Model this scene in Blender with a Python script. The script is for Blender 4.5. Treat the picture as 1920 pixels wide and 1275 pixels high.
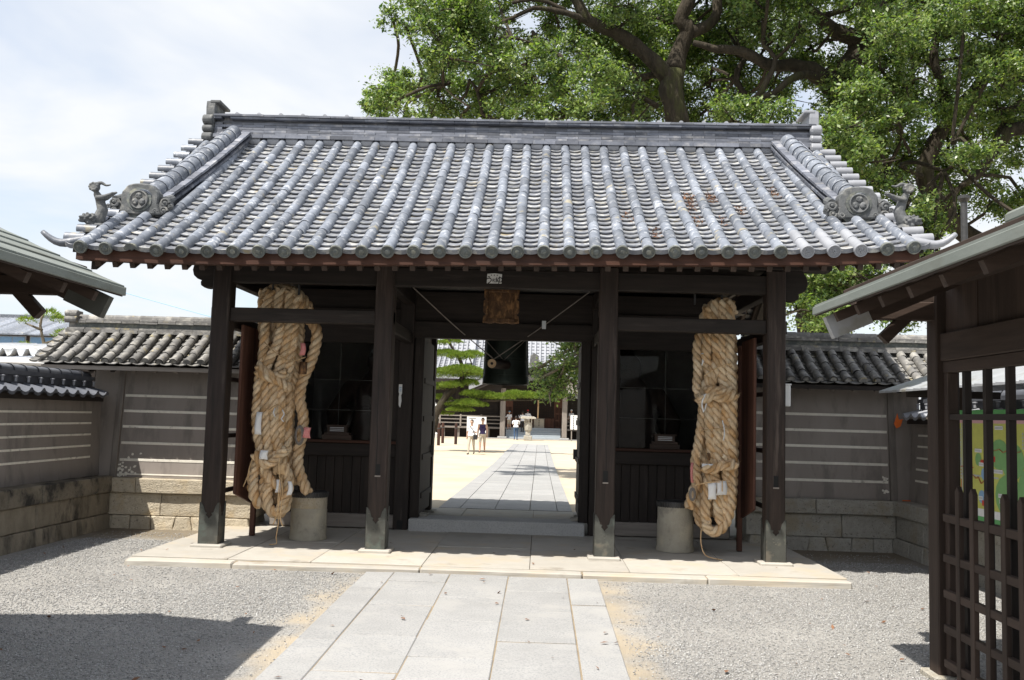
import bpy, math, random
import numpy as np
from mathutils import Matrix, Vector

for o in list(bpy.data.objects):
    bpy.data.objects.remove(o)
SC = bpy.context.scene
COL = SC.collection
RNG = random.Random(7)
R = math.radians

# ------------------------------------------------------------------ camera
cam_d = bpy.data.cameras.new("camera")
cam = bpy.data.objects.new("camera", cam_d)
COL.objects.link(cam)
SC.camera = cam
cam_d.sensor_width = 36.0
cam_d.lens = 1743.0 / 1920.0 * 36.0
cam_d.clip_start = 0.05
cam_d.clip_end = 2000.0
YAW, PITCH, ROLL = 0.0321, 0.0818, 0.0279
fw = Vector((-math.sin(YAW) * math.cos(PITCH), math.cos(YAW) * math.cos(PITCH), math.sin(PITCH)))
rt = Vector((math.cos(YAW), math.sin(YAW), 0.0))
up = rt.cross(fw)
r2 = rt * math.cos(ROLL) + up * math.sin(ROLL)
u2 = up * math.cos(ROLL) - rt * math.sin(ROLL)
cm = Matrix((r2, u2, -fw)).transposed().to_4x4()
cm.translation = Vector((0.5023, -10.079, 1.6))
cam.matrix_world = cm

# ------------------------------------------------------------------ sky and sun
SUN_DIR = Vector((0.37, 0.43, -1.0)).normalized()
world = bpy.data.worlds.new("World")
SC.world = world
world.use_nodes = True
nt = world.node_tree
nt.nodes.clear()
wo = nt.nodes.new("ShaderNodeOutputWorld")
bg = nt.nodes.new("ShaderNodeBackground")
bg.inputs["Strength"].default_value = 0.13
sky = nt.nodes.new("ShaderNodeTexSky")
sky.sky_type = 'NISHITA'
sky.sun_disc = False
sky.sun_elevation = math.asin(-SUN_DIR.z)
sky.sun_rotation = math.atan2(-SUN_DIR.x, -SUN_DIR.y)
sky.altitude = 20.0
sky.air_density = 1.0
sky.dust_density = 1.6
sky.ozone_density = 1.0
# broken summer cloud all round the sky
tcw = nt.nodes.new("ShaderNodeTexCoord")
sep = nt.nodes.new("ShaderNodeSeparateXYZ")
nt.links.new(tcw.outputs["Generated"], sep.inputs[0])
zz = nt.nodes.new("ShaderNodeMath"); zz.operation = 'ADD'; zz.inputs[1].default_value = 0.22
nt.links.new(sep.outputs["Z"], zz.inputs[0])
zm = nt.nodes.new("ShaderNodeMath"); zm.operation = 'MAXIMUM'; zm.inputs[1].default_value = 0.08
nt.links.new(zz.outputs[0], zm.inputs[0])
dv = nt.nodes.new("ShaderNodeVectorMath"); dv.operation = 'DIVIDE'
nt.links.new(tcw.outputs["Generated"], dv.inputs[0])
cb = nt.nodes.new("ShaderNodeCombineXYZ")
for i in range(3):
    nt.links.new(zm.outputs[0], cb.inputs[i])
nt.links.new(cb.outputs[0], dv.inputs[1])
ns = nt.nodes.new("ShaderNodeTexNoise")
ns.inputs["Scale"].default_value = 1.5
ns.inputs["Detail"].default_value = 5.0
ns.inputs["Roughness"].default_value = 0.52
ns.inputs["Distortion"].default_value = 0.35
nt.links.new(dv.outputs[0], ns.inputs["Vector"])
rp = nt.nodes.new("ShaderNodeValToRGB")
rp.color_ramp.elements[0].position = 0.40
rp.color_ramp.elements[0].color = (0.5, 0.5, 0.5, 1)
rp.color_ramp.elements[1].position = 0.62
rp.color_ramp.elements[1].color = (1, 1, 1, 1)
nt.links.new(ns.outputs["Fac"], rp.inputs[0])
mx = nt.nodes.new("ShaderNodeMix"); mx.data_type = 'RGBA'
nt.links.new(rp.outputs[0], mx.inputs["Factor"])
nt.links.new(sky.outputs[0], mx.inputs[6])
mx.inputs[7].default_value = (4.5, 4.62, 4.78, 1)
nt.links.new(mx.outputs[2], bg.inputs["Color"])
nt.links.new(bg.outputs[0], wo.inputs[0])

sun_d = bpy.data.lights.new("sun", 'SUN')
sun_d.energy = 4.8
sun_d.angle = R(0.53)
sun_d.color = (1.0, 0.945, 0.86)
sun = bpy.data.objects.new("sun", sun_d)
COL.objects.link(sun)
sun.location = (-8, -14, 24)
sun.rotation_euler = SUN_DIR.to_track_quat('-Z', 'Y').to_euler()

vs = SC.view_settings
vs.view_transform = 'Standard'
vs.look = 'None'
vs.exposure = 0.72
vs.gamma = 1.0
vs.use_curve_mapping = False
SC.cycles.use_denoising = True
SC.cycles.max_bounces = 8

# ------------------------------------------------------------------ materials
def mat(name, c1, c2, sc=6.0, c3=None, s3=2.0, t3=0.58, w3=0.08, rough=0.8, vary=0.15, bump=0.25, bsc=60.0,
        stretch=(1, 1, 1), spec=0.3, metal=0.0, c4=None, s4=9.0, t4=0.62, w4=0.04, trans=None, tint=None, detail=6.0, bdist=0.01):
    m = bpy.data.materials.new(name)
    m.use_nodes = True
    t = m.node_tree
    N, L = t.nodes, t.links
    b = N["Principled BSDF"]
    tc = N.new("ShaderNodeTexCoord")
    oi = N.new("ShaderNodeObjectInfo")
    ge = N.new("ShaderNodeNewGeometry")
    mul = N.new("ShaderNodeMath"); mul.operation = 'MULTIPLY'; mul.inputs[1].default_value = 37.0
    L.new(oi.outputs["Random"], mul.inputs[0])
    mul2 = N.new("ShaderNodeMath"); mul2.operation = 'MULTIPLY_ADD'; mul2.inputs[1].default_value = 23.0
    L.new(ge.outputs["Random Per Island"], mul2.inputs[0])
    L.new(mul.outputs[0], mul2.inputs[2])
    mp = N.new("ShaderNodeMapping")
    mp.inputs["Scale"].default_value = stretch
    L.new(tc.outputs["Object"], mp.inputs["Vector"])
    ad = N.new("ShaderNodeVectorMath"); ad.operation = 'ADD'
    L.new(mp.outputs[0], ad.inputs[0])
    L.new(mul2.outputs[0], ad.inputs[1])

    def noise(scale, det=detail, rg=0.6):
        n = N.new("ShaderNodeTexNoise")
        n.inputs["Scale"].default_value = scale
        n.inputs["Detail"].default_value = det
        n.inputs["Roughness"].default_value = rg
        L.new(ad.outputs[0], n.inputs["Vector"])
        return n

    def ramp(src, a, bb):
        r = N.new("ShaderNodeMapRange")
        r.inputs["From Min"].default_value = a
        r.inputs["From Max"].default_value = bb
        L.new(src, r.inputs["Value"])
        return r.outputs[0]

    def mix(fac, a, bb):
        x = N.new("ShaderNodeMix"); x.data_type = 'RGBA'
        L.new(fac, x.inputs["Factor"])
        for k, v in ((6, a), (7, bb)):
            if isinstance(v, tuple):
                x.inputs[k].default_value = (v[0], v[1], v[2], 1)
            else:
                L.new(v, x.inputs[k])
        return x.outputs[2]
    n1 = noise(sc)
    col = mix(ramp(n1.outputs["Fac"], 0.3, 0.7), c1, c2)
    if c3:
        col = mix(ramp(noise(s3, 5.0, 0.65).outputs["Fac"], t3 - w3, t3 + w3), col, c3)
    if c4:
        col = mix(ramp(noise(s4, 4.0, 0.6).outputs["Fac"], t4 - w4, t4 + w4), col, c4)
    if vary:
        fr = N.new("ShaderNodeMath"); fr.operation = 'FRACT'
        L.new(mul2.outputs[0], fr.inputs[0])
        vr = N.new("ShaderNodeMapRange")
        vr.inputs["To Min"].default_value = 1 - vary
        vr.inputs["To Max"].default_value = 1 + vary
        L.new(fr.outputs[0], vr.inputs["Value"])
        hs = N.new("ShaderNodeHueSaturation")
        L.new(col, hs.inputs["Color"])
        L.new(vr.outputs[0], hs.inputs["Value"])
        if tint:
            f2 = N.new("ShaderNodeMath"); f2.operation = 'MULTIPLY'; f2.inputs[1].default_value = 7.31
            L.new(fr.outputs[0], f2.inputs[0])
            f3 = N.new("ShaderNodeMath"); f3.operation = 'FRACT'
            L.new(f2.outputs[0], f3.inputs[0])
            hr = N.new("ShaderNodeMapRange")
            hr.inputs["To Min"].default_value = 0.5 - tint
            hr.inputs["To Max"].default_value = 0.5 + tint
            L.new(f3.outputs[0], hr.inputs["Value"])
            L.new(hr.outputs[0], hs.inputs["Hue"])
        col = hs.outputs["Color"]
    L.new(col, b.inputs["Base Color"])
    b.inputs["Roughness"].default_value = rough
    b.inputs["Metallic"].default_value = metal
    b.inputs["Specular IOR Level"].default_value = spec
    if bump:
        bn = noise(bsc, 4.0, 0.65)
        bp = N.new("ShaderNodeBump")
        bp.inputs["Strength"].default_value = bump
        bp.inputs["Distance"].default_value = bdist
        L.new(bn.outputs["Fac"], bp.inputs["Height"])
        L.new(bp.outputs[0], b.inputs["Normal"])
    if trans:
        tr = N.new("ShaderNodeBsdfTranslucent")
        tm = N.new("ShaderNodeMix"); tm.data_type = 'RGBA'; tm.blend_type = 'MULTIPLY'
        tm.inputs["Factor"].default_value = 1.0
        L.new(col, tm.inputs[6]); tm.inputs[7].default_value = (trans[0], trans[1], trans[2], 1)
        L.new(tm.outputs[2], tr.inputs["Color"])
        ms = N.new("ShaderNodeMixShader"); ms.inputs[0].default_value = trans[3]
        L.new(b.outputs[0], ms.inputs[1]); L.new(tr.outputs[0], ms.inputs[2])
        L.new(ms.outputs[0], N["Material Output"].inputs["Surface"])
    return m


def wood(name, c1, c2, axis, rough=0.7, **k):
    st = {'x': (0.08, 1, 1), 'y': (1, 0.08, 1), 'z': (1, 1, 0.08)}[axis]
    return mat(name, c1, c2, sc=22.0, stretch=st, rough=rough, bump=k.pop('bump', 0.35), bsc=60.0, vary=k.pop('vary', 0.2), bdist=0.004, **k)


WD1, WD2 = (0.014, 0.011, 0.0095), (0.03, 0.0225, 0.019)
M = {}
for ax in 'xyz':
    M['wood_' + ax] = wood('dark_weathered_wood_' + ax, WD1, WD2, ax, c3=(0.05, 0.04, 0.035), s3=7.0, t3=0.66, w3=0.06)
    M['brown_' + ax] = wood('brown_shelter_wood_' + ax, (0.032, 0.0215, 0.0165), (0.058, 0.039, 0.03), ax, c3=(0.09, 0.064, 0.05), s3=8.0, t3=0.66, w3=0.06)
    M['red_' + ax] = wood('reddish_wood_' + ax, (0.036, 0.0155, 0.010), (0.066, 0.027, 0.0155), ax, c3=(0.024, 0.012, 0.009), s3=6.0, t3=0.6)
    M['greywood_' + ax] = wood('grey_weathered_wood_' + ax, (0.16, 0.14, 0.125), (0.26, 0.235, 0.21), ax)
M['pillar'] = wood('pillar_wood', (0.016, 0.012, 0.010), (0.042, 0.029, 0.024), 'z', c3=(0.085, 0.065, 0.055), s3=7.0, t3=0.63, w3=0.06)
M['board'] = wood('board_red_brown', (0.095, 0.042, 0.028), (0.15, 0.072, 0.05), 'z', c3=(0.04, 0.018, 0.014), s3=5.0)
M['tile'] = mat('smoked_roof_tile', (0.112, 0.128, 0.158), (0.20, 0.218, 0.252), sc=9.0, c3=(0.37, 0.385, 0.41), s3=14.0, t3=0.60, w3=0.05,
                rough=0.45, vary=0.32, bump=0.2, spec=0.45, c4=(0.30, 0.275, 0.21), s4=5.0, t4=0.67)
M['flat_tile'] = mat('flat_roof_tile', (0.12, 0.13, 0.155), (0.215, 0.225, 0.245), sc=9.0, c3=(0.36, 0.36, 0.345), s3=11.0, t3=0.56, w3=0.06,
                     rough=0.5, vary=0.25, bump=0.2, spec=0.45, c4=(0.26, 0.225, 0.155), s4=6.0, t4=0.65)
M['tile_cap'] = mat('eave_cap_tile', (0.075, 0.085, 0.085), (0.135, 0.145, 0.14), sc=18.0, c3=(0.22, 0.22, 0.18), s3=12.0, t3=0.58, rough=0.7, vary=0.2, bump=0.4)
M['tile_new'] = mat('newer_roof_tile', (0.24, 0.25, 0.275), (0.31, 0.32, 0.345), sc=6.0, rough=0.4, vary=0.08, bump=0.08, spec=0.5)
M['ridge_tile'] = mat('ridge_noshi_tile', (0.085, 0.095, 0.12), (0.165, 0.175, 0.205), sc=7.0, c3=(0.29, 0.29, 0.30), s3=4.0, t3=0.62, rough=0.5, vary=0.4, bump=0.15, spec=0.45)
M['old_tile'] = mat('old_wall_tile', (0.115, 0.113, 0.112), (0.215, 0.21, 0.20), sc=10.0, c3=(0.31, 0.30, 0.275), s3=9.0, t3=0.58, rough=0.8, vary=0.25, bump=0.4,
                    c4=(0.30, 0.26, 0.16), s4=7.0, t4=0.66)
M['black_tile'] = mat('glossy_wall_tile', (0.075, 0.082, 0.10), (0.12, 0.127, 0.145), sc=6.0, rough=0.35, vary=0.12, bump=0.08, spec=0.5)
M['ornament'] = mat('ornament_tile', (0.065, 0.07, 0.072), (0.14, 0.145, 0.15), sc=12.0, c3=(0.25, 0.245, 0.225), s3=7.0, t3=0.62, rough=0.65, vary=0.08, bump=0.4)
M['plaster'] = mat('grey_brown_plaster', (0.235, 0.208, 0.188), (0.285, 0.255, 0.232), sc=3.0, rough=0.9, vary=0.03, bump=0.2, bsc=180.0,
                   c3=(0.185, 0.165, 0.15), s3=5.0, t3=0.6, stretch=(1, 1, .3), c4=(0.31, 0.275, 0.25), s4=2.2, t4=0.66, w4=0.08)
M['line'] = mat('cream_wall_line', (0.66, 0.63, 0.56), (0.78, 0.75, 0.67), sc=14.0, rough=0.85, vary=0.05, bump=0.3, c3=(0.30, 0.28, 0.25), s3=9.0, t3=0.66)
M['white'] = mat('white_plaster', (0.6, 0.6, 0.59), (0.72, 0.72, 0.7), sc=4.0, rough=0.9, vary=0.03, bump=0.1)
M['stone_tan'] = mat('tan_granite', (0.42, 0.365, 0.275), (0.53, 0.47, 0.365), sc=16.0, c3=(0.46, 0.36, 0.22), s3=2.5, t3=0.6, rough=0.9, vary=0.12, bump=0.9, bsc=55.0, bdist=0.02,
                     c4=(0.2, 0.18, 0.155), s4=40.0, t4=0.64)
M['stone_dark'] = mat('stained_granite', (0.15, 0.13, 0.10), (0.29, 0.255, 0.20), sc=6.0, c3=(0.045, 0.042, 0.038), s3=3.0, t3=0.54, w3=0.07, rough=0.92, vary=0.15, bump=0.9, bsc=55.0, bdist=0.02)
M['stone_mid'] = mat('streaked_granite', (0.22, 0.19, 0.145), (0.33, 0.29, 0.225), sc=8.0, c3=(0.06, 0.055, 0.048), s3=3.5, t3=0.6, w3=0.08, rough=0.92, vary=0.15, bump=0.9, bsc=55.0, bdist=0.02, stretch=(1, 1, .45))
M['stone_grey'] = mat('grey_granite', (0.34, 0.325, 0.285), (0.45, 0.43, 0.38), sc=16.0, c3=(0.36, 0.315, 0.235), s3=2.5, t3=0.6, rough=0.9, vary=0.12, bump=0.9, bsc=55.0, bdist=0.02,
                      c4=(0.19, 0.183, 0.168), s4=45.0, t4=0.63)
M['granite'] = mat('path_granite', (0.285, 0.284, 0.278), (0.34, 0.338, 0.332), sc=3.0, c3=(0.225, 0.23, 0.235), s3=70.0, t3=0.56, rough=0.85, vary=0.06, bump=0.35, bsc=150.0, bdist=0.004,
                   c4=(0.335, 0.33, 0.318), s4=2.2, t4=0.63, w4=0.1)
M['granite_pale'] = mat('pale_granite', (0.40, 0.40, 0.395), (0.48, 0.48, 0.47), sc=4.0, c3=(0.33, 0.33, 0.33), s3=70.0, t3=0.57, rough=0.85, vary=0.05, bump=0.35, bsc=120.0, bdist=0.004)
M['granite_dark'] = mat('joint_earth', (0.20, 0.155, 0.10), (0.3, 0.24, 0.16), sc=10.0, rough=1.0, vary=0.0, bump=0.4)
M['slab'] = mat('platform_slab', (0.355, 0.335, 0.298), (0.425, 0.402, 0.36), sc=3.0, c3=(0.42, 0.365, 0.285), s3=1.6, t3=0.6, rough=0.85, vary=0.07, bump=0.3, bsc=90.0, bdist=0.005,
                c4=(0.30, 0.275, 0.235), s4=3.0, t4=0.66, w4=0.06)
M['gravel'] = mat('gravel_stone', (0.275, 0.274, 0.268), (0.375, 0.372, 0.364), sc=40.0, rough=0.85, vary=0.36, bump=0.0, tint=0.02)
M['shoe'] = mat('bronze_shoe', (0.062, 0.064, 0.057), (0.10, 0.102, 0.092), sc=5.0, c3=(0.105, 0.128, 0.114), s3=6.0, t3=0.62, rough=0.55, metal=0.35, vary=0.08, bump=0.15, c4=(0.15, 0.135, 0.11), s4=3.0, t4=0.6)
M['copper'] = mat('green_copper_sheet', (0.145, 0.165, 0.15), (0.21, 0.228, 0.21), sc=4.0, c3=(0.12, 0.125, 0.105), s3=3.0, t3=0.6, rough=0.6, vary=0.1, bump=0.1, stretch=(1, .3, 1))
M['dark_metal'] = mat('dark_metal', (0.05, 0.05, 0.05), (0.085, 0.085, 0.085), sc=12.0, rough=0.5, metal=0.5, vary=0.05, bump=0.2)
M['bronze'] = mat('bell_bronze', (0.03, 0.04, 0.034), (0.05, 0.062, 0.052), sc=5.0, rough=0.5, metal=0.6, vary=0.02, bump=0.2)
M['rope'] = mat('straw_rope', (0.46, 0.255, 0.105), (0.68, 0.46, 0.25), sc=26.0, c3=(0.78, 0.64, 0.45), s3=5.0, t3=0.5, w3=0.12, rough=0.95, vary=0.14, bump=1.0, bsc=70.0, spec=0.1, bdist=0.02, stretch=(1, 1, .3), c4=(0.3, 0.19, 0.10), s4=40.0, t4=0.66, w4=0.05)
M['fibre'] = mat('loose_straw', (0.42, 0.27, 0.14), (0.60, 0.44, 0.26), sc=30.0, rough=0.95, vary=0.2, bump=0.0, spec=0.1)
M['paper'] = mat('white_paper', (0.66, 0.66, 0.66), (0.76, 0.76, 0.75), sc=8.0, rough=0.85, vary=0.05, bump=0.1)
M['pinkcloth'] = mat('pink_cloth', (0.55, 0.16, 0.15), (0.66, 0.32, 0.30), sc=60.0, rough=0.9, vary=0.1, bump=0.1)
M['cement'] = mat('cement_drum', (0.30, 0.275, 0.22), (0.40, 0.37, 0.30), sc=5.0, c3=(0.46, 0.41, 0.31), s3=2.6, t3=0.56, rough=0.92, vary=0.06, bump=0.6, bsc=60.0, bdist=0.012, c4=(0.24, 0.225, 0.19), s4=4.0, t4=0.62)
M['sand'] = mat('courtyard_sand', (0.43, 0.37, 0.28), (0.50, 0.435, 0.335), sc=0.8, rough=1.0, vary=0.0, bump=0.3, bsc=30.0, c3=(0.44, 0.36, 0.25), s3=0.5, t3=0.6)
M['shadewall'] = mat('shade_toned_plaster', (0.12, 0.12, 0.118), (0.17, 0.17, 0.165), sc=4.0, rough=0.9, vary=0.03, bump=0.1)  # white plaster with the dimness of the interior put into its colour
M['bark'] = mat('camphor_bark', (0.024, 0.02, 0.015), (0.066, 0.054, 0.039), sc=7.0, stretch=(1, 1, 0.3), rough=1.0, vary=0.1, bump=1.0, bsc=14.0, bdist=0.06, c3=(0.065, 0.07, 0.025), s3=1.6, t3=0.64)
M['twig'] = mat('pale_bark', (0.09, 0.075, 0.055), (0.17, 0.145, 0.11), sc=7.0, rough=1.0, vary=0.1, bump=0.6, bsc=20.0)
M['leaf'] = mat('camphor_leaf', (0.118, 0.172, 0.046), (0.205, 0.262, 0.095), sc=0.5, rough=0.36, vary=0.45, tint=0.025, bump=0.0, spec=0.45, trans=(1.5, 1.75, 0.6, 0.38))
M['leaf_dark'] = mat('understory_leaf', (0.035, 0.07, 0.022), (0.065, 0.11, 0.036), sc=0.5, rough=0.42, vary=0.4, tint=0.02, bump=0.0, spec=0.4, trans=(1.4, 1.7, 0.6, 0.3))
M['pine'] = mat('pine_needle', (0.12, 0.185, 0.035), (0.21, 0.27, 0.05), sc=1.2, rough=0.7, vary=0.35, tint=0.02, bump=0.0, spec=0.2, trans=(1.3, 1.5, 0.6, 0.3))
M['litter'] = mat('dry_leaf_litter', (0.13, 0.065, 0.038), (0.22, 0.12, 0.07), sc=20.0, rough=0.95, vary=0.35, bump=0.0)


def flat(name, c, rough=0.8, vary=0.0, metal=0.0, spec=0.3):
    d = tuple(x * 0.86 for x in c)
    return mat(name, d, c, sc=15.0, rough=rough, vary=vary, bump=0.05, metal=metal, spec=spec)


M['skin'] = flat('skin', (0.52, 0.33, 0.24))
M['hair'] = flat('black_hair', (0.02, 0.017, 0.015), 0.5)
M['tee'] = flat('white_shirt', (0.74, 0.75, 0.78))
M['jeans'] = flat('blue_jeans', (0.055, 0.10, 0.19))
M['khaki'] = flat('khaki_cloth', (0.46, 0.41, 0.33))
M['navy'] = flat('navy_vest', (0.035, 0.025, 0.085))
M['blackcloth'] = flat('black_cloth', (0.025, 0.025, 0.027))
M['redcloth'] = flat('red_cap_cloth', (0.45, 0.03, 0.03))
M['bluecap'] = flat('blue_cap_cloth', (0.16, 0.36, 0.52))
M['ink'] = flat('black_ink', (0.015, 0.015, 0.015))
M['orange'] = flat('orange_tape', (0.75, 0.16, 0.03))
M['mapyellow'] = flat('map_yellow', (0.56, 0.57, 0.15), 0.45)
M['mapgreen'] = flat('map_green', (0.13, 0.38, 0.14), 0.45)
M['mapgreen2'] = flat('map_light_green', (0.22, 0.42, 0.17), 0.45)
M['mapgrey'] = flat('map_grey', (0.46, 0.48, 0.5), 0.45)
M['mapred'] = flat('map_red', (0.55, 0.07, 0.05), 0.45)
M['mapbrown'] = flat('map_brown', (0.42, 0.17, 0.08), 0.45)
M['mappink'] = flat('map_pink', (0.66, 0.4, 0.42), 0.45)
M['mapblue'] = flat('map_blue', (0.25, 0.42, 0.62), 0.45)
M['mapwhite'] = flat('map_white', (0.75, 0.75, 0.75), 0.45)
M['bluegrey'] = flat('blue_grey_steps', (0.36, 0.40, 0.43))
M['zinc'] = mat('zinc_sheet', (0.42, 0.44, 0.46), (0.52, 0.54, 0.57), sc=5.0, rough=0.4, metal=0.4, vary=0.08, bump=0.1, c3=(0.36, 0.35, 0.30), s3=3.0, t3=0.62)
M['glassdark'] = flat('window_glass', (0.04, 0.05, 0.055), 0.06, spec=0.6)
M['gilt'] = mat('worn_plaque_wood', (0.05, 0.028, 0.016), (0.13, 0.07, 0.035), sc=14.0, c3=(0.28, 0.15, 0.065), s3=16.0, t3=0.58, rough=0.8, vary=0.05, bump=0.6, stretch=(1, 1, .5))
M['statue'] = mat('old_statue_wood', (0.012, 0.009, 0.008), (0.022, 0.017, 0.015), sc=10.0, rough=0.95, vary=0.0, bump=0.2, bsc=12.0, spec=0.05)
M['logend'] = mat('cut_log_end', (0.42, 0.28, 0.16), (0.55, 0.4, 0.25), sc=14.0, rough=0.8, vary=0.0, bump=0.2)
# ------------------------------------------------------------------ object helpers
WL = {}          # world position of every object that parents others


def tag(o, label=None, cat=None, group=None, kind=None):
    if label: o["label"] = label
    if cat: o["category"] = cat
    if group: o["group"] = group
    if kind: o["kind"] = kind
    return o


def wloc(p):
    return WL.get(p.name, Vector((0, 0, 0))) if p is not None else Vector((0, 0, 0))


def thing(name, loc, label=None, cat=None, group=None, kind=None, parent=None):
    o = bpy.data.objects.new(name, None)
    o.empty_display_size = 0.2
    COL.objects.link(o)
    o.parent = parent
    o.location = Vector(loc) - wloc(parent)
    WL[o.name] = Vector(loc)
    return tag(o, label, cat, group, kind)


def put(name, mesh, mtx, parent=None):
    """One more object on a shared mesh; mtx is its world matrix (parents are never turned)."""
    o = bpy.data.objects.new(name, mesh)
    COL.objects.link(o)
    m = mtx.copy()
    m.translation = m.translation - wloc(parent)
    o.parent = parent
    o.matrix_basis = m
    WL[o.name] = mtx.translation.copy()
    return o


class MB:
    def __init__(s):
        s.v, s.f, s.m = [], [], []

    def add(s, vs, fs, mi=0):
        n = len(s.v)
        s.v += [tuple(q) for q in vs]
        s.f += [tuple(i + n for i in q) for q in fs]
        s.m += [mi] * len(fs)
        return s

    def box(s, lo, hi, mi=0):
        x0, y0, z0 = lo
        x1, y1, z1 = hi
        return s.add([(x0, y0, z0), (x1, y0, z0), (x1, y1, z0), (x0, y1, z0), (x0, y0, z1), (x1, y0, z1), (x1, y1, z1), (x0, y1, z1)],
                     [(0, 3, 2, 1), (4, 5, 6, 7), (0, 1, 5, 4), (1, 2, 6, 5), (2, 3, 7, 6), (3, 0, 4, 7)], mi)

    def hexa(s, b, t, mi=0):
        """b, t: four bottom and four top corners in the same turning order (counter-clockwise from above)."""
        return s.add(list(b) + list(t), [(0, 3, 2, 1), (4, 5, 6, 7), (0, 1, 5, 4), (1, 2, 6, 5), (2, 3, 7, 6), (3, 0, 4, 7)], mi)

    def bar(s, p0, p1, w, h, upv=(0, 0, 1), mi=0):
        p0, p1 = Vector(p0), Vector(p1)
        d = (p1 - p0).normalized()
        u = Vector(upv)
        sd = d.cross(u)
        if sd.length < 1e-5:
            sd = d.cross(Vector((1, 0, 0)))
        sd.normalize()
        u = sd.cross(d)
        a = [p0 + sd * (i * w / 2) + u * (j * h / 2) for i, j in ((-1, -1), (1, -1), (1, 1), (-1, 1))]
        c = [q + (p1 - p0) for q in a]
        return s.add(a + c, [(0, 1, 2, 3), (7, 6, 5, 4), (0, 4, 5, 1), (1, 5, 6, 2), (2, 6, 7, 3), (3, 7, 4, 0)], mi)

    def tube(s, pts, rad, n=8, caps=True, mi=0, flat=1.0, flatdir=None):
        pts = [Vector(p) for p in pts]
        if not hasattr(rad, '__len__'):
            rad = [rad] * len(pts)
        nv0 = len(s.v)
        prev = None
        for i, p in enumerate(pts):
            d = (pts[min(i + 1, len(pts) - 1)] - pts[max(i - 1, 0)])
            if d.length < 1e-9:
                d = Vector((0, 0, 1))
            d.normalize()
            if prev is None:
                u = Vector((0, 0, 1)) if abs(d.z) < 0.9 else Vector((1, 0, 0))
                if flatdir is not None:
                    u = Vector(flatdir)
            else:
                u = prev
            u = (u - d * u.dot(d))
            if u.length < 1e-6:
                u = d.orthogonal()
            u.normalize()
            prev = u
            w = d.cross(u)
            for k in range(n):
                a = 2 * math.pi * k / n
                s.v.append(tuple(p + u * (math.cos(a) * rad[i] * flat) + w * (math.sin(a) * rad[i])))
        for i in range(len(pts) - 1):
            for k in range(n):
                a = nv0 + i * n + k
                b = nv0 + i * n + (k + 1) % n
                s.f.append((a, b, b + n, a + n)); s.m.append(mi)
        if caps:
            s.f.append(tuple(nv0 + k for k in range(n - 1, -1, -1))); s.m.append(mi)
            e = nv0 + (len(pts) - 1) * n
            s.f.append(tuple(e + k for k in range(n))); s.m.append(mi)
        return s

    def lathe(s, prof, c=(0, 0, 0), axis='z', n=16, mi=0, close=True):
        """prof: (radius, height) pairs along the axis."""
        nv0 = len(s.v)
        c = Vector(c)
        for r, h in prof:
            for k in range(n):
                a = 2 * math.pi * k / n
                x, y = r * math.cos(a), r * math.sin(a)
                q = {'z': (x, y, h), 'y': (x, h, -y), 'x': (h, x, y)}[axis]
                s.v.append(tuple(c + Vector(q)))
        for i in range(len(prof) - 1):
            for k in range(n):
                a = nv0 + i * n + k
                b = nv0 + i * n + (k + 1) % n
                s.f.append((a, b, b + n, a + n)); s.m.append(mi)
        if close:
            s.f.append(tuple(nv0 + k for k in range(n - 1, -1, -1))); s.m.append(mi)
            e = nv0 + (len(prof) - 1) * n
            s.f.append(tuple(e + k for k in range(n))); s.m.append(mi)
        return s

    def prism(s, poly, o, ux, uy, dp, mi=0):
        """outline poly (u, v) in the plane through o spanned by ux, uy, thickened by vector dp."""
        o, ux, uy, dp = Vector(o), Vector(ux), Vector(uy), Vector(dp)
        a = [o + ux * u + uy * v for u, v in poly]
        n = len(a)
        if ux.cross(uy).dot(dp) > 0:
            fs = [tuple(range(n - 1, -1, -1)), tuple(range(n, 2 * n))] + [(i, (i + 1) % n, (i + 1) % n + n, i + n) for i in range(n)]
        else:
            fs = [tuple(range(n)), tuple(range(2 * n - 1, n - 1, -1))] + [(i + n, (i + 1) % n + n, (i + 1) % n, i) for i in range(n)]
        return s.add(a + [q + dp for q in a], fs, mi)

    def ball(s, c, r, n=10, m=7, mi=0, mtx=None):
        c = Vector(c)
        if not hasattr(r, '__len__'):
            r = (r, r, r)
        vs = []
        for i in range(1, m):
            t = math.pi * i / m
            for k in range(n):
                a = 2 * math.pi * k / n
                q = Vector((r[0] * math.sin(t) * math.cos(a), r[1] * math.sin(t) * math.sin(a), r[2] * math.cos(t)))
                if mtx: q = mtx @ q
                vs.append(c + q)
        q0, q1 = Vector((0, 0, r[2])), Vector((0, 0, -r[2]))
        if mtx: q0, q1 = mtx @ q0, mtx @ q1
        vs += [c + q0, c + q1]
        T, B = len(vs) - 2, len(vs) - 1
        fs = []
        for i in range(m - 2):
            for k in range(n):
                a, b = i * n + k, i * n + (k + 1) % n
                fs.append((a, a + n, b + n, b))
        for k in range(n):
            fs.append((T, k, (k + 1) % n))
            e = (m - 2) * n
            fs.append((B, e + (k + 1) % n, e + k))
        return s.add(vs, fs, mi)

    def mesh(s, name, mats, smooth=False, off=(0, 0, 0)):
        off = Vector(off)
        me = bpy.data.meshes.new(name)
        if off.length > 0:
            vv = [(a - off.x, b - off.y, c - off.z) for a, b, c in s.v]
        else:
            vv = s.v
        me.from_pydata(vv, [], s.f)
        for mm in (mats if isinstance(mats, (list, tuple)) else [mats]):
            me.materials.append(mm)
        if len(me.materials) > 1:
            me.polygons.foreach_set('material_index', s.m)
        if smooth:
            me.polygons.foreach_set('use_smooth', [True] * len(me.polygons))
        me.update()
        return me

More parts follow.
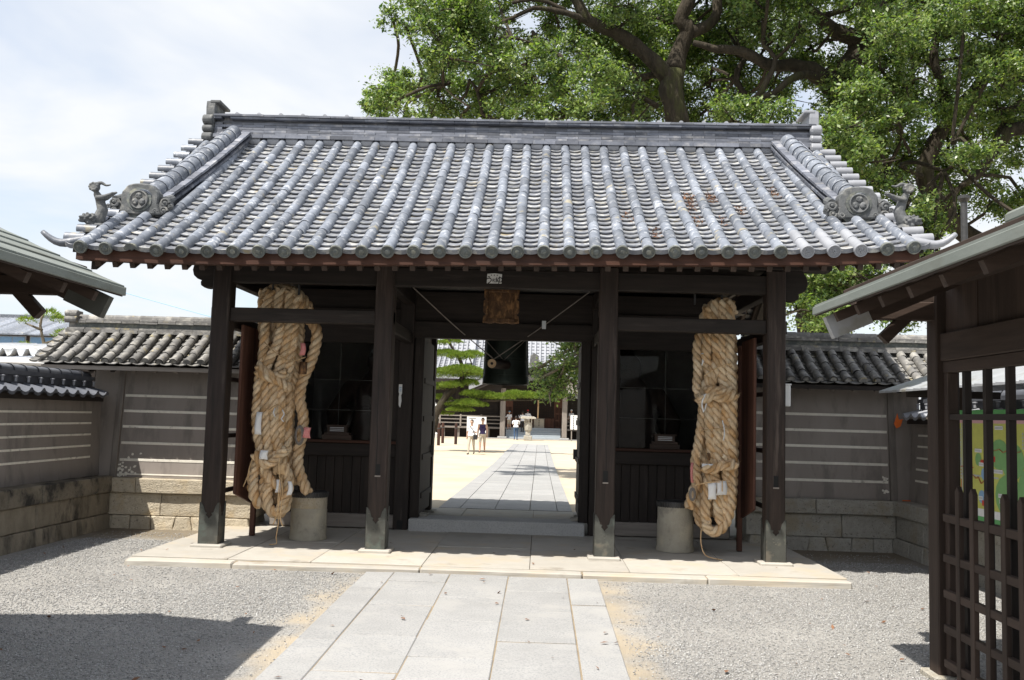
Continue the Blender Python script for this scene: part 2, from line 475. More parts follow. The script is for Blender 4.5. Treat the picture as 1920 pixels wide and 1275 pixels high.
    def build(s, name, mats, parent=None, smooth=False, bevel=0.0, auto=None, pos=None):
        """pos: the object's own origin; by default its parent's (or the world's)."""
        org = Vector(pos) if pos is not None else wloc(parent)
        me = s.mesh(name, mats, smooth, org)
        if auto is not None:
            me.polygons.foreach_set('use_smooth', [True] * len(me.polygons))
            me.set_sharp_from_angle(angle=R(auto))
        o = bpy.data.objects.new(name, me)
        COL.objects.link(o)
        o.parent = parent
        o.location = org - wloc(parent)
        WL[o.name] = org
        if bevel:
            b = o.modifiers.new('bevel', 'BEVEL')
            b.width = bevel
            b.segments = 1
            b.limit_method = 'ANGLE'
        return o


def smooth_path(pts, step=0.03):
    """Catmull-Rom through the points, sampled about every step."""
    P = [Vector(p) for p in pts]
    out = []
    for i in range(len(P) - 1):
        p0, p1, p2, p3 = P[max(i - 1, 0)], P[i], P[i + 1], P[min(i + 2, len(P) - 1)]
        n = max(2, int((p2 - p1).length / step))
        for k in range(n):
            t = k / n
            out.append(0.5 * ((2 * p1) + (p2 - p0) * t + (2 * p0 - 5 * p1 + 4 * p2 - p3) * t * t + (3 * p1 - p0 - 3 * p2 + p3) * t ** 3))
    out.append(P[-1])
    return out


def fused(mb, voxel, name):
    """Melt overlapping solids into one continuous surface."""
    me = mb.mesh(name + '_rough', [])
    o = bpy.data.objects.new(name + '_rough', me)
    COL.objects.link(o)
    rm = o.modifiers.new('remesh', 'REMESH')
    rm.mode = 'VOXEL'
    rm.voxel_size = voxel
    rm.use_smooth_shade = True
    sm = o.modifiers.new('smooth', 'SMOOTH')
    sm.iterations = 2
    sm.factor = 0.5
    dg = bpy.context.evaluated_depsgraph_get()
    dg.update()
    res = bpy.data.meshes.new_from_object(o.evaluated_get(dg))
    res.name = name
    bpy.data.objects.remove(o)
    bpy.data.meshes.remove(me)
    res.polygons.foreach_set('use_smooth', [True] * len(res.polygons))
    return res


def capsule(mb, p0, p1, r0, r1, n=10):
    p0, p1 = Vector(p0), Vector(p1)
    d = (p1 - p0)
    L = d.length
    d.normalize()
    pts, rr = [], []
    for k in range(4):
        a = math.pi / 2 * k / 4
        pts.append(p0 - d * (r0 * math.cos(a))); rr.append(max(r0 * math.sin(a), r0 * 0.12))
    pts.append(p0); rr.append(r0)
    pts.append(p1); rr.append(r1)
    for k in range(3, -1, -1):
        a = math.pi / 2 * k / 4
        pts.append(p1 + d * (r1 * math.cos(a))); rr.append(max(r1 * math.sin(a), r1 * 0.12))
    mb.tube(pts, rr, n)


def text_mesh(txt, size, mtx, name, m, parent, depth=0.002):
    cu = bpy.data.curves.new(name, 'FONT')
    cu.body = txt
    cu.size = size
    cu.align_x = 'CENTER'
    cu.align_y = 'CENTER'
    cu.extrude = depth
    cu.resolution_u = 4
    o = bpy.data.objects.new(name + '_rough', cu)
    COL.objects.link(o)
    dg = bpy.context.evaluated_depsgraph_get()
    dg.update()
    me = bpy.data.meshes.new_from_object(o.evaluated_get(dg))
    bpy.data.objects.remove(o)
    me.materials.clear()
    me.materials.append(m)
    return put(name, me, mtx, parent)


def leaf_mesh(name, pos, nrm_up, size, mats, rng, wide=0.45, droop=0.0):
    """pos: (n,3) leaf positions; one folded diamond per leaf, facing mostly nrm_up."""
    n = len(pos)
    nr = rng.normal(size=(n, 3)) * 0.75 + nrm_up
    nr /= np.linalg.norm(nr, axis=1)[:, None]
    d = rng.normal(size=(n, 3))
    d[:, 2] -= droop
    d -= nr * (d * nr).sum(1)[:, None]
    d /= np.linalg.norm(d, axis=1)[:, None]
    w = np.cross(nr, d)
    ln = size * (0.5 + 0.95 * rng.random(n) ** 1.4)[:, None]
    a = pos - d * ln * 0.5
    b = pos + w * ln * wide * 0.5 + nr * ln * 0.06
    c = pos + d * ln * 0.5
    e = pos - w * ln * wide * 0.5 + nr * ln * 0.06
    v = np.stack([a, b, c, e], 1).reshape(-1, 3)
    me = bpy.data.meshes.new(name)
    me.vertices.add(4 * n)
    me.vertices.foreach_set('co', v.astype(np.float32).ravel())
    me.loops.add(4 * n)
    me.loops.foreach_set('vertex_index', np.arange(4 * n, dtype=np.int32))
    me.polygons.add(n)
    me.polygons.foreach_set('loop_start', np.arange(0, 4 * n, 4, dtype=np.int32))
    me.polygons.foreach_set('loop_total', np.full(n, 4, dtype=np.int32))
    for mm in (mats if isinstance(mats, (list, tuple)) else [mats]):
        me.materials.append(mm)
    if len(me.materials) > 1:
        me.polygons.foreach_set('material_index', rng.integers(0, len(me.materials), n).astype(np.int32))
    me.update(calc_edges=True)
    return me
# ------------------------------------------------------------------ ground, gravel, path, platform
def gravel_ground():
    m = bpy.data.materials.new('gravel_and_earth')
    m.use_nodes = True
    N, L = m.node_tree.nodes, m.node_tree.links
    b = N["Principled BSDF"]
    b.inputs["Roughness"].default_value = 0.95
    b.inputs["Specular IOR Level"].default_value = 0.15
    tc = N.new("ShaderNodeTexCoord")
    vo = N.new("ShaderNodeTexVoronoi"); vo.inputs["Scale"].default_value = 110.0
    L.new(tc.outputs["Object"], vo.inputs["Vector"])
    sp = N.new("ShaderNodeSeparateXYZ"); L.new(vo.outputs["Color"], sp.inputs[0])
    mr = N.new("ShaderNodeMapRange"); L.new(sp.outputs[0], mr.inputs["Value"])
    mr.inputs["To Min"].default_value = 0.7; mr.inputs["To Max"].default_value = 1.18
    g = N.new("ShaderNodeMix"); g.data_type = 'RGBA'; L.new(sp.outputs[1], g.inputs["Factor"])
    g.inputs[6].default_value = (0.31, 0.305, 0.292, 1); g.inputs[7].default_value = (0.365, 0.352, 0.33, 1)
    g2 = N.new("ShaderNodeMix"); g2.data_type = 'RGBA'; g2.blend_type = 'MULTIPLY'; g2.inputs["Factor"].default_value = 1.0
    L.new(g.outputs[2], g2.inputs[6]); L.new(mr.outputs[0], g2.inputs[7])
    # bare sandy strip along the path edges and trodden earth by the walls
    po = N.new("ShaderNodeSeparateXYZ"); L.new(tc.outputs["Object"], po.inputs[0])
    ab = N.new("ShaderNodeMath"); ab.operation = 'ABSOLUTE'; L.new(po.outputs["X"], ab.inputs[0])
    nz = N.new("ShaderNodeTexNoise"); nz.inputs["Scale"].default_value = 2.2; nz.inputs["Detail"].default_value = 7.0
    L.new(tc.outputs["Object"], nz.inputs["Vector"])
    e = N.new("ShaderNodeMath"); e.operation = 'MULTIPLY_ADD'; e.inputs[1].default_value = 1.1
    L.new(nz.outputs["Fac"], e.inputs[0]); L.new(ab.outputs[0], e.inputs[2])
    k = N.new("ShaderNodeMapRange"); L.new(e.outputs[0], k.inputs["Value"])
    k.inputs["From Min"].default_value = 1.58; k.inputs["From Max"].default_value = 1.95
    k.inputs["To Min"].default_value = 1.0; k.inputs["To Max"].default_value = 0.0
    s2 = N.new("ShaderNodeMix"); s2.data_type = 'RGBA'; L.new(k.outputs[0], s2.inputs["Factor"])
    L.new(g2.outputs[2], s2.inputs[6]); s2.inputs[7].default_value = (0.42, 0.36, 0.275, 1)
    f = N.new("ShaderNodeMath"); f.operation = 'MULTIPLY_ADD'; f.inputs[1].default_value = 0.9
    L.new(nz.outputs["Fac"], f.inputs[0]); L.new(po.outputs["Y"], f.inputs[2])
    k2 = N.new("ShaderNodeMapRange"); L.new(f.outputs[0], k2.inputs["Value"])
    k2.inputs["From Min"].default_value = 1.0; k2.inputs["From Max"].default_value = 1.6
    s3 = N.new("ShaderNodeMix"); s3.data_type = 'RGBA'; L.new(k2.outputs[0], s3.inputs["Factor"])
    L.new(s2.outputs[2], s3.inputs[6]); s3.inputs[7].default_value = (0.235, 0.20, 0.15, 1)
    nl = N.new("ShaderNodeTexNoise"); nl.inputs["Scale"].default_value = 0.9; nl.inputs["Detail"].default_value = 6.0; nl.inputs["Roughness"].default_value = 0.65
    L.new(tc.outputs["Object"], nl.inputs["Vector"])
    vl = N.new("ShaderNodeMapRange"); L.new(nl.outputs["Fac"], vl.inputs["Value"])
    vl.inputs["From Min"].default_value = 0.3; vl.inputs["From Max"].default_value = 0.7
    vl.inputs["To Min"].default_value = 0.8; vl.inputs["To Max"].default_value = 1.12
    s4 = N.new("ShaderNodeMix"); s4.data_type = 'RGBA'; s4.blend_type = 'MULTIPLY'; s4.inputs["Factor"].default_value = 1.0
    L.new(s3.outputs[2], s4.inputs[6]); L.new(vl.outputs[0], s4.inputs[7])
    L.new(s4.outputs[2], b.inputs["Base Color"])
    bp = N.new("ShaderNodeBump"); bp.inputs["Strength"].default_value = 0.8; bp.inputs["Distance"].default_value = 0.012
    L.new(vo.outputs["Distance"], bp.inputs["Height"]); bp.invert = True
    L.new(bp.outputs[0], b.inputs["Normal"])
    return m


def ground_z(y):
    if y < -4.5: return 0.0
    if y < -1.1: return 0.05 * (y + 4.5) / 3.4
    if y < 4.4: return 0.05
    if y < 5.6: return 0.07
    if y < 22: return 0.07 - 0.17 * (y - 5.6) / 16.4
    return -0.10


mb = MB()
ys = [-500, -60, -12, -4.5, -1.1, 4.4, 4.41, 5.6, 22, 60, 900]
zs = [0, 0, 0, 0, 0.05, 0.05, 0.07, 0.07, -0.1, -0.1, -0.1]
for i, (y, z) in enumerate(zip(ys, zs)):
    mb.v += [(-700, y, z), (700, y, z)]
    if i:
        mb.f.append((2 * i - 2, 2 * i - 1, 2 * i + 1, 2 * i)); mb.m.append(0 if y < 4.405 else 1)
tag(mb.build('ground', [gravel_ground(), M['sand']]), kind='structure')

# loose gravel, far too many stones to count
rng = np.random.default_rng(3)
pts = []
while len(pts) < 110000:
    x = rng.uniform(-4.9, 5.0, 40000); y = -6.6 + 8.0 * rng.random(40000) ** 0.8
    nse = np.sin(x * 5.1 + y * 3.3) * 0.5 + np.sin(y * 7.7 - x * 2.1) * 0.5
    keep = (np.abs(x) > 1.13) & ~((np.abs(x) < 3.56) & (y > -1.02)) & (np.abs(x) < 4.75)
    edge = np.clip((np.abs(x) - 1.18 + 0.1 * nse) / 0.34, 0.2, 1)
    edge *= np.where(y > 0.75, 0.12, 1.0)
    patch = 0.62 + 0.5 * np.sin(x * 1.3 + 1.1 * np.sin(y * 1.7)) * np.sin(y * 1.1 + 0.8 * np.sin(x * 2.3)) + 0.12 * nse
    edge *= np.clip(patch, 0.3, 1.0)
    keep &= rng.random(40000) < edge
    pts += list(np.stack([x, y], 1)[keep])
pts = np.array(pts[:110000])
n = len(pts)
base = np.array([(1, 0, 0), (0, 1, 0), (-1, 0, 0), (0, -1, 0), (0, 0, 1), (0, 0, -1)], float)
sz = (0.003 + 0.0065 * rng.random((n, 1, 1)) ** 1.6) * np.stack([rng.uniform(.7, 1.3, n), rng.uniform(.7, 1.3, n), rng.uniform(.5, .9, n)], 1)[:, None, :]
v = base[None] * sz
a = rng.uniform(0, 6.28, n); t = rng.normal(0, 0.35, n)
ca, sa, ct, st = np.cos(a)[:, None], np.sin(a)[:, None], np.cos(t)[:, None], np.sin(t)[:, None]
vx, vz = v[:, :, 0] * ct - v[:, :, 2] * st, v[:, :, 0] * st + v[:, :, 2] * ct
v = np.stack([vx * ca - v[:, :, 1] * sa, vx * sa + v[:, :, 1] * ca, vz], 2)
v[:, :, 0] += pts[:, 0:1]; v[:, :, 1] += pts[:, 1:2]; v[:, :, 2] += rng.uniform(0.001, 0.0055, (n, 1)) + np.interp(pts[:, 1:2], [-4.5, -1.1], [0, .05])
tri = np.array([(0, 1, 4), (1, 2, 4), (2, 3, 4), (3, 0, 4), (1, 0, 5), (2, 1, 5), (3, 2, 5), (0, 3, 5)])
fi = (tri[None] + (np.arange(n) * 6)[:, None, None]).reshape(-1)
me = bpy.data.meshes.new('gravel')
me.vertices.add(n * 6); me.vertices.foreach_set('co', v.astype(np.float32).ravel())
me.loops.add(n * 24); me.loops.foreach_set('vertex_index', fi.astype(np.int32))
me.polygons.add(n * 8)
me.polygons.foreach_set('loop_start', np.arange(0, n * 24, 3, dtype=np.int32))
me.polygons.foreach_set('loop_total', np.full(n * 8, 3, dtype=np.int32))
me.materials.append(M['gravel']); me.update(calc_edges=True)
go = bpy.data.objects.new('gravel', me); COL.objects.link(go)
tag(go, 'loose pale grey gravel spread on both sides of the path', 'gravel', kind='stuff')


# a few fallen leaves blown over the forecourt
fl_ = []
for _ in range(150):
    x_, y_ = rng.uniform(-4.6, 4.7), rng.uniform(-5.5, 1.4)
    if abs(x_) < 3.6 and y_ > -1.0 and rng.random() < .75: continue
    zb_ = .125 if (abs(x_) < 3.5 and y_ > -.95) else ground_z(y_) + (.03 if abs(x_) < 1.1 else .012)
    fl_.append((x_, y_, zb_ + .004))
o = bpy.data.objects.new('fallen_leaves', leaf_mesh('fallen_leaves', np.array(fl_), np.array([0, 0, 3.0]), .05, M['litter'], rng, .5))
COL.objects.link(o)
tag(o, 'small dry leaves scattered over the gravel and paving', 'fallen leaves', kind='stuff')


def rough_face(o, amount, levels=3):
    """hand-dressed stone: finely divided and pushed about."""
    tx = bpy.data.textures.get('stone_relief')
    if tx is None:
        tx = bpy.data.textures.new('stone_relief', 'CLOUDS')
        tx.noise_scale = .07; tx.noise_depth = 3
    sb = o.modifiers.new('divide', 'SUBSURF'); sb.subdivision_type = 'SIMPLE'; sb.levels = levels; sb.render_levels = levels
    dm = o.modifiers.new('relief', 'DISPLACE'); dm.texture = tx; dm.texture_coords = 'GLOBAL'; dm.strength = amount; dm.mid_level = .5
    return o


def slab(parent, name, poly, z0, z1, m, rng=RNG, bev=0.006):
    """a stone slab with a slightly uneven top; poly: four (x, y) corners counter-clockwise."""
    j = [rng.uniform(-0.003, 0.003) for _ in range(4)]
    mb = MB()
    zz_ = [z1] * 4 if not isinstance(z1, tuple) else [z1[1], z1[1], z1[0], z1[0]]
    z1 = zz_[0]
    mb.hexa([(x, y, z0) for x, y in poly], [(x, y, h_ + q) for (x, y), q, h_ in zip(poly, j, zz_)])
    c = (sum(p[0] for p in poly) / 4, sum(p[1] for p in poly) / 4, z1)
    return mb.build(name, m, parent, bevel=bev, pos=c)


# front path: three lanes of slabs between two kerb strips
path = MB().hexa([(-1.12, -4.5, -.06), (1.08, -4.5, -.06), (1.08, -1.02, -.06), (-1.12, -1.02, -.06)], [(-1.12, -4.5, .017), (1.08, -4.5, .017), (1.08, -1.02, .067), (-1.12, -1.02, .067)]).box((-1.12, -9.3, -.06), (1.08, -4.501, .017)).build('path', M['granite_dark'])
tag(path, kind='structure')
lanes = [(-1.13, -0.86, [-1.01, -1.78, -3.58, -4.55, -5.6, -7.0, -8.3, -9.3]), (-0.853, -0.325, [-1.01, -1.43, -2.42, -3.42, -4.3, -5.3, -6.4, -7.6, -9.3]),
         (-0.317, 0.236, [-1.01, -1.14, -2.05, -2.90, -3.92, -4.9, -6.0, -7.2, -9.3]), (0.244, 0.796, [-1.03, -1.72, -2.52, -3.46, -4.5, -5.6, -6.8, -8.1, -9.3]),
         (0.804, 1.09, [-1.04, -2.2, -4.2, -5.9, -7.6, -9.3])]
for x0, x1, yy in lanes:
    for a, b in zip(yy[:-1], yy[1:]):
        g = -0.0012
        s = [RNG.uniform(-0.0025, 0.0025) for _ in range(4)]
        zt = RNG.uniform(-.003, .003)
        slab(path, 'slab', [(x0 + g + s[0], b + .009), (x1 - g + s[1], b + .009 + s[2]), (x1 - g + s[1], a - .009 + s[2]), (x0 + g + s[0], a - .009 + s[3])], -0.05, (ground_z(a) + 0.024 + zt, ground_z(b) + 0.024 + zt), M['granite'])

# platform under the gate
plat = MB().box((-3.46, -0.93, -0.05), (3.46, 4.82, 0.100)).build('platform', M['granite_dark'])
tag(plat, kind='structure')
xs = [-3.52, -2.55, -1.72, -0.62, 0.44, 1.42, 2.48, 3.52]
kx = [-3.52, -2.45, -0.62, 0.95, 2.15, 3.52]
for a, b in zip(kx[:-1], kx[1:]):
    j = RNG.uniform(-0.012, 0.012)
    slab(plat, 'kerb_stone', [(a + .004, -0.985 + j), (b - .004, -0.985 - j), (b - .004, -0.826), (a + .004, -0.822)], -0.02, 0.108 + RNG.uniform(-.008, .004), M['slab'], bev=0.012)
    rough_face(COL.objects[-1] if False else plat.children[-1], .012)
rows = [-0.818, 0.52, 1.84, 2.32, 3.4, 4.84]
for r0, r1 in zip(rows[:-1], rows[1:]):
    for a, b in zip(xs[:-1], xs[1:]):
        if r0 == 1.84:
            continue
        sk = 0.03 * RNG.uniform(-1, 1)
        slab(plat, 'slab', [(a + .0025, r0 + .003), (b - .0025, r0 + .003), (b - .0025 + 0, r1 - .003), (a + .0025 + 0, r1 - .003)], 0.0, 0.119 + RNG.uniform(-.002, .002), M['slab'], bev=0.004)
for a, b in ((-3.52, -1.3), (1.3, 3.52), (-1.3, 1.3)):
    slab(plat, 'slab', [(a + .003, 1.843), (b - .003, 1.843), (b - .003, 2.317), (a + .003, 2.317)], 0.0, 0.118, M['slab'], bev=0.004)

# courtyard path beyond the gate
path2 = MB().box((-1.06, 5.0, -0.3), (1.04, 47.0, -0.12)).build('courtyard_path', M['granite_dark'])
tag(path2, kind='structure')
lx = [-1.08, -0.74, -0.18, 0.38, 0.82, 1.06]
for a, b in zip(lx[:-1], lx[1:]):
    y = 4.93
    while y < 47:
        d = min(RNG.uniform(0.9, 1.5), 47.2 - y)
        if d < 0.3: break
        if y > 26: d = min(d * 2.2, 47.2 - y)
        mb = MB()
        z0, z1 = ground_z(y) + .045, ground_z(y + d) + .045
        mb.hexa([(a + .006, y + .006, z0 - .15), (b - .006, y + .006, z0 - .15), (b - .006, y + d - .006, z1 - .15), (a + .006, y + d - .006, z1 - .15)],
                [(a + .006, y + .006, z0), (b - .006, y + .006, z0), (b - .006, y + d - .006, z1), (a + .006, y + d - .006, z1)])
        mb.build('slab', M['granite'], path2, pos=((a + b) / 2, y, z0))
        y += d
# stone edging that shows at the right of the courtyard path
tag(MB().box((1.5, 12.6, -0.1), (4.5, 12.85, 0.10)).build('edging_stone', M['granite'], bevel=0.01),
    'low pale edging stone on the sand right of the courtyard path', 'edging stone')
# ------------------------------------------------------------------ the gate: frame
GY = 2.1                                     # line of the ridge and of the door
PX = (-3.01, -1.215, 1.215, 3.01)
PW = 0.2
gate = thing('temple_gate', (0, 0, 0.12), 'wide dark timber temple gate under a grey tiled gable roof', 'gate')


def shoe(p, x, y, parent):
    """bronze sleeve with a scalloped V-notched top edge on all four faces."""
    w = PW / 2 + 0.008
    h = 0.47
    half = [(-w, 0), (w, 0), (w, h), (w - .018, h - .004), (w - .045, h - .045), (w - .062, h - .105), (w - .085, h - .112), (w - .072, h - .135), (0.012, h - .155),
            (0, h - .175)]
    out = half + [(-u, v) for u, v in half[-2:1:-1]]
    s = MB()
    for ux, dp in (((1, 0, 0), (0, -1, 0)), ((0, 1, 0), (1, 0, 0)), ((-1, 0, 0), (0, 1, 0)), ((0, -1, 0), (-1, 0, 0))):
        d = Vector(dp)
        s.prism(out, Vector((x, y, 0.122)) + d * (w - 0.006), ux, (0, 0, 1), d * 0.006)
    # nail heads along the foot and below the notch
    for u in (-.075, -.04, 0, .04, .075):
        s.ball((x + u, y - w, 0.15), 0.006, 6, 4)
        for sx in (-1, 1): s.ball((x + sx * w, y + u, 0.15), 0.006, 6, 4)
    for u, v in ((-.03, .27), (.03, .27), (0, .25), (-.02, .235), (.02, .235), (0, .215), (-.085, .44), (.085, .44), (-.075, .405), (.075, .405), (-.06, .375), (.06, .375)):
        s.ball((x + u, y - w, 0.12 + v), 0.0055, 6, 4)
    return s.build('metal_shoe', M['shoe'], p, bevel=0.0015)


pillars = []
for ix, x in enumerate(PX):
    for y in (0.0, 4.2):
        mb = MB().box((x - PW / 2, y - PW / 2, 0.15), (x + PW / 2, y + PW / 2, 3.24))
        p = mb.build('pillar', M['pillar'], gate, bevel=0.012, pos=(x, y, 0.15))
        pillars.append(p)
        MB().box((x - .17, y - .17, 0.10), (x + .17, y + .17, 0.152)).build('base_stone', M['slab'], p, bevel=0.012, pos=(x, y, .12))
        if y == 0:
            shoe(p, x, y, gate)
            # old mortise left in the front face, and a drying crack
            if ix in (1, 2, 3):
                MB().box((x - .026, -PW / 2 - .004, 0.93), (x + .026, -PW / 2 - .0005, 1.05)).build('mortise', M['ink'], p)
                MB().box((x - .03, -PW / 2 - .012, 0.915), (x + .03, -PW / 2 + .002, 0.93)).build('mortise_sill', M['greywood_x'], p)
            if ix in (1, 2):
                c = MB()
                zz = 0.62
                px = x - 0.01
                pl = []
                while zz < 2.2:
                    pl.append((px, zz)); zz += 0.11; px += RNG.uniform(-.008, .008)
                wd = [0.0005 + 0.0045 * math.sin(math.pi * i / (len(pl) - 1)) for i in range(len(pl))]
                c.prism([(a - w_, b) for (a, b), w_ in zip(pl, wd)] + [(a + w_, b) for (a, b), w_ in zip(pl[::-1], wd[::-1])], (0, -PW / 2 - .0006, 0), (1, 0, 0), (0, 0, 1), (0, -.0006, 0))
                c.build('crack', M['ink'], p)


def beam(name, lo, hi, m='wood_x', parent=gate, bev=0.008):
    return MB().box(lo, hi).build(name, M[m], parent, bevel=bev, pos=((lo[0] + hi[0]) / 2, (lo[1] + hi[1]) / 2, (lo[2] + hi[2]) / 2))


for y in (0.0, 4.2):
    beam('head_beam', (-3.12, y - .065, 2.985), (3.12, y + .065, 3.185))
    beam('wall_plate', (-3.6, y - .11, 3.245), (3.6, y + .11, 3.46))
# carved noses of the head beam outside the corner pillars
for s in (-1, 1):
    o = [(0, 0), (.07, -.02), (.11, -.015), (.15, .01), (.155, .05), (.14, .07), (.19, .08), (.235, .12), (.25, .18), (.235, .25), (.2, .3), (.12, .32), (0, .32)]
    for y in (0.0, 4.2):
        MB().prism([(s * u, v) for u, v in o], (s * 3.105, y - .06, 2.93), (1, 0, 0), (0, 0, 1), (0, .12, 0)).build('beam_nose', M['wood_x'], gate, bevel=0.006)
# penetrating tie beams of the side bays
for s in (-1, 1):
    a, b = sorted((s * 1.115, s * 2.91))
    beam('tie_beam', (a, -.07, 2.555), (b, .07, 2.705))
    beam('tie_beam', (a, 4.13, 2.555), (b, 4.27, 2.705))
    for x in (s * 1.215, s * 3.01):
        beam('tie_beam', (x - .055, .1, 2.5), (x + .055, 4.1, 2.64), 'wood_y')
        beam('tie_beam', (x - .06, .1, 3.0), (x + .06, 4.1, 3.18), 'wood_y')
    # wedge pegs beside the corner pillars
    MB().box((s * 3.01 + s * .1 - .02, -.04, 2.56), (s * 3.01 + s * .1 + .025, .05, 2.70)).build('wedge', M['wood_x'], gate)

# ceiling and inner boarding that keep the gate dark
beam('ceiling', (-3.1, .06, 3.30), (3.1, 4.14, 3.33), 'wood_y')
for k, y in enumerate((0.85, 1.5, 2.75, 3.45)):
    beam('ceiling_beam', (-3.0, y - .05, 3.2), (3.0, y + .05, 3.31))
# door line: posts, lintel, panel above
for s in (-1, 1):
    a, b = sorted((s * 1.15, s * 1.335))
    p = beam('door_post', (a, 1.86, 0.12), (b, 2.06, 3.2), 'wood_z')
    MB().box((s * 1.245 - .035, 1.853, .13), (s * 1.245 + .035, 1.862, .24)).build('post_notch', M['ink'], p)
    a, b = sorted((s * 1.02, s * 1.145))
    beam('door_jamb', (a, 1.93, 0.27), (b, 2.05, 2.6), 'wood_z')
    # open door leaf folded back along the passage
    lo, hi = sorted((s * 1.035, s * 1.085))
    leaf = beam('door_leaf', (lo, 2.12, 0.30), (hi, 3.2, 2.58), 'wood_z')
    for z in (0.5, 1.0, 1.5, 2.0):
        MB().box((lo - .02 if s > 0 else lo, 2.14, z), (hi if s > 0 else hi + .02, 3.18, z + .07)).build('door_rail', M['wood_y'], leaf)
    MB().box((lo - .05 if s > 0 else lo - .001, 3.1, 1.02), (hi + .001 if s > 0 else hi + .05, 3.16, 1.16)).build('door_latch', M['dark_metal'], leaf)
    MB().box((lo - .1, 2.1, .27), (hi + .1, 2.34, .305)).build('pivot_stone', M['stone_grey'], leaf)
beam('door_lintel', (-1.33, 1.90, 2.585), (1.33, 2.08, 2.80))
beam('door_header_board', (-1.33, 1.97, 2.80), (1.33, 2.01, 3.2), 'wood_x')
thr = MB().box((-1.13, 1.80, 0.10), (1.10, 2.30, 0.272)).build('threshold_stone', M['granite_pale'], gate, bevel=0.012, pos=(0, 2.05, .12))

# statue niches left and right of the passage
for s in (-1, 1):
    xo, xi = s * 2.93, s * 1.335            # outer and inner side of the niche front
    a, b = min(xo, xi), max(xo, xi)
    nic = thing('niche', ((a + b) / 2, 2.0, .12), parent=gate)
    beam('ground_sill', (a, 1.88, .13), (b, 2.06, .30), 'greywood_x', nic)
    nb = 14
    for k in range(nb):
        u0, u1 = a + (b - a) * k / nb, a + (b - a) * (k + 1) / nb
        beam('wainscot_board', (u0 + .002, 1.95 + .004 * (k % 2), .30), (u1 - .002, 1.99, 1.03), 'wood_z', nic, 0.004)
    beam('rail', (a, 1.90, 1.03), (b, 2.02, 1.20), 'wood_x', nic)
    beam('window_sill', (a, 1.86, 1.20), (b, 2.04, 1.235), 'red_x', nic, .004)
    x0, x1 = (s * 1.52, s * 2.62)
    w0, w1 = min(x0, x1), max(x0, x1)
    beam('window_jamb', (min(xi, x0), 1.92, 1.235), (max(xi, x0), 2.02, 2.5), 'wood_z', nic)
    beam('window_jamb', (min(xo, x1), 1.92, 1.235), (max(xo, x1), 2.02, 2.5), 'wood_z', nic)
    beam('window_head', (a, 1.90, 2.5), (b, 2.02, 2.95), 'wood_x', nic)
    beam('header_board', (a, 1.95, 2.95), (b, 1.99, 3.2), 'wood_x', nic)
    for z in (1.62, 2.01):
        MB().tube([(w0, 1.96, z), (w1, 1.96, z)], .0028, 6).build('window_wire', M['shoe'], nic)
    MB().tube([(s * 2.11, 1.955, 1.38), (s * 2.11, 1.955, 2.5)], .0028, 6).build('window_wire', M['shoe'], nic)
    # glass panes between the wires
    gm = M.get('pane')
    if gm is None:
        gm = bpy.data.materials.new('clear_pane'); gm.use_nodes = True
        gt = gm.node_tree
        gt.nodes.clear()
        go_ = gt.nodes.new('ShaderNodeOutputMaterial'); gl = gt.nodes.new('ShaderNodeBsdfGlossy'); tr = gt.nodes.new('ShaderNodeBsdfTransparent')
        gl.inputs['Roughness'].default_value = 0.03; fr = gt.nodes.new('ShaderNodeFresnel'); fr.inputs[0].default_value = 1.18
        mi = gt.nodes.new('ShaderNodeMixShader')
        gt.links.new(fr.outputs[0], mi.inputs[0]); gt.links.new(tr.outputs[0], mi.inputs[1]); gt.links.new(gl.outputs[0], mi.inputs[2]); gt.links.new(mi.outputs[0], go_.inputs[0])
        M['pane'] = gm
    for u0, u1 in ((w0, s * 2.11) if s > 0 else (w0, s * 2.11), (s * 2.11, w1)):
        for z0, z1 in ((1.24, 1.62), (1.62, 2.01), (2.01, 2.5)):
            MB().box((u0 + .004, 1.966, z0 + .004), (u1 - .004, 1.969, z1 - .004)).build('pane', gm, nic)
    # inside in plaster toned dark as shade, and roofed over
    beam('niche_back', (a, 3.9, .13), (b, 3.95, 3.2), 'shadewall', nic, 0)
    beam('niche_floor', (a, 2.06, .6), (b, 3.9, .66), 'wood_x', nic, 0)
    beam('niche_ceiling', (a, 2.06, 2.9), (b, 3.9, 2.95), 'wood_x', nic, 0)
    so0, so1 = sorted((s * 2.93, s * 2.97))
    beam('niche_side', (so0, 2.06, .13), (so1, 3.95, 3.2), 'shadewall', nic, 0)
    si0, si1 = sorted((s * 1.20, s * 1.24))
    beam('passage_wall', (si0, 2.07, .13), (si1, 4.12, 1.15), 'wood_y', nic, 0)
    beam('passage_rail', (si0 - .02, 2.07, 1.15), (si1 + .02, 4.12, 1.32), 'wood_y', nic)
    beam('passage_plaster', (si0, 2.07, 1.32), (si1, 4.12, 2.5), 'shadewall', nic, 0)
    li0, li1 = sorted((s * 1.262, s * 1.28))
    beam('niche_shade_board', (li0, 2.07, .66), (li1, 3.9, 2.9), 'wood_y', nic, 0)  # added dark board standing in for shade on the pale inner wall
    beam('passage_rail', (si0 - .02, 2.07, 2.5), (si1 + .02, 4.12, 3.2), 'wood_y', nic)
    # offering box with slots, behind the glass
    ob = MB()
    cx = s * 2.1
    ob.box((cx - .19, 1.85, 1.237), (cx + .19, 1.94, 1.30)).box((cx - .16, 1.84, 1.30), (cx + .16, 1.945, 1.33)).box((cx - .125, 1.852, 1.33), (cx + .125, 1.94, 1.41))
    ob.box((cx - .15, 1.846, 1.41), (cx + .15, 1.945, 1.425))
    box = tag(ob.build('offering_box', M['brown_x'], None, bevel=.003, pos=(cx, 1.9, 1.24)),
              'small wooden offering box on the window sill of the %s statue niche' % ('left' if s < 0 else 'right'), 'offering box')
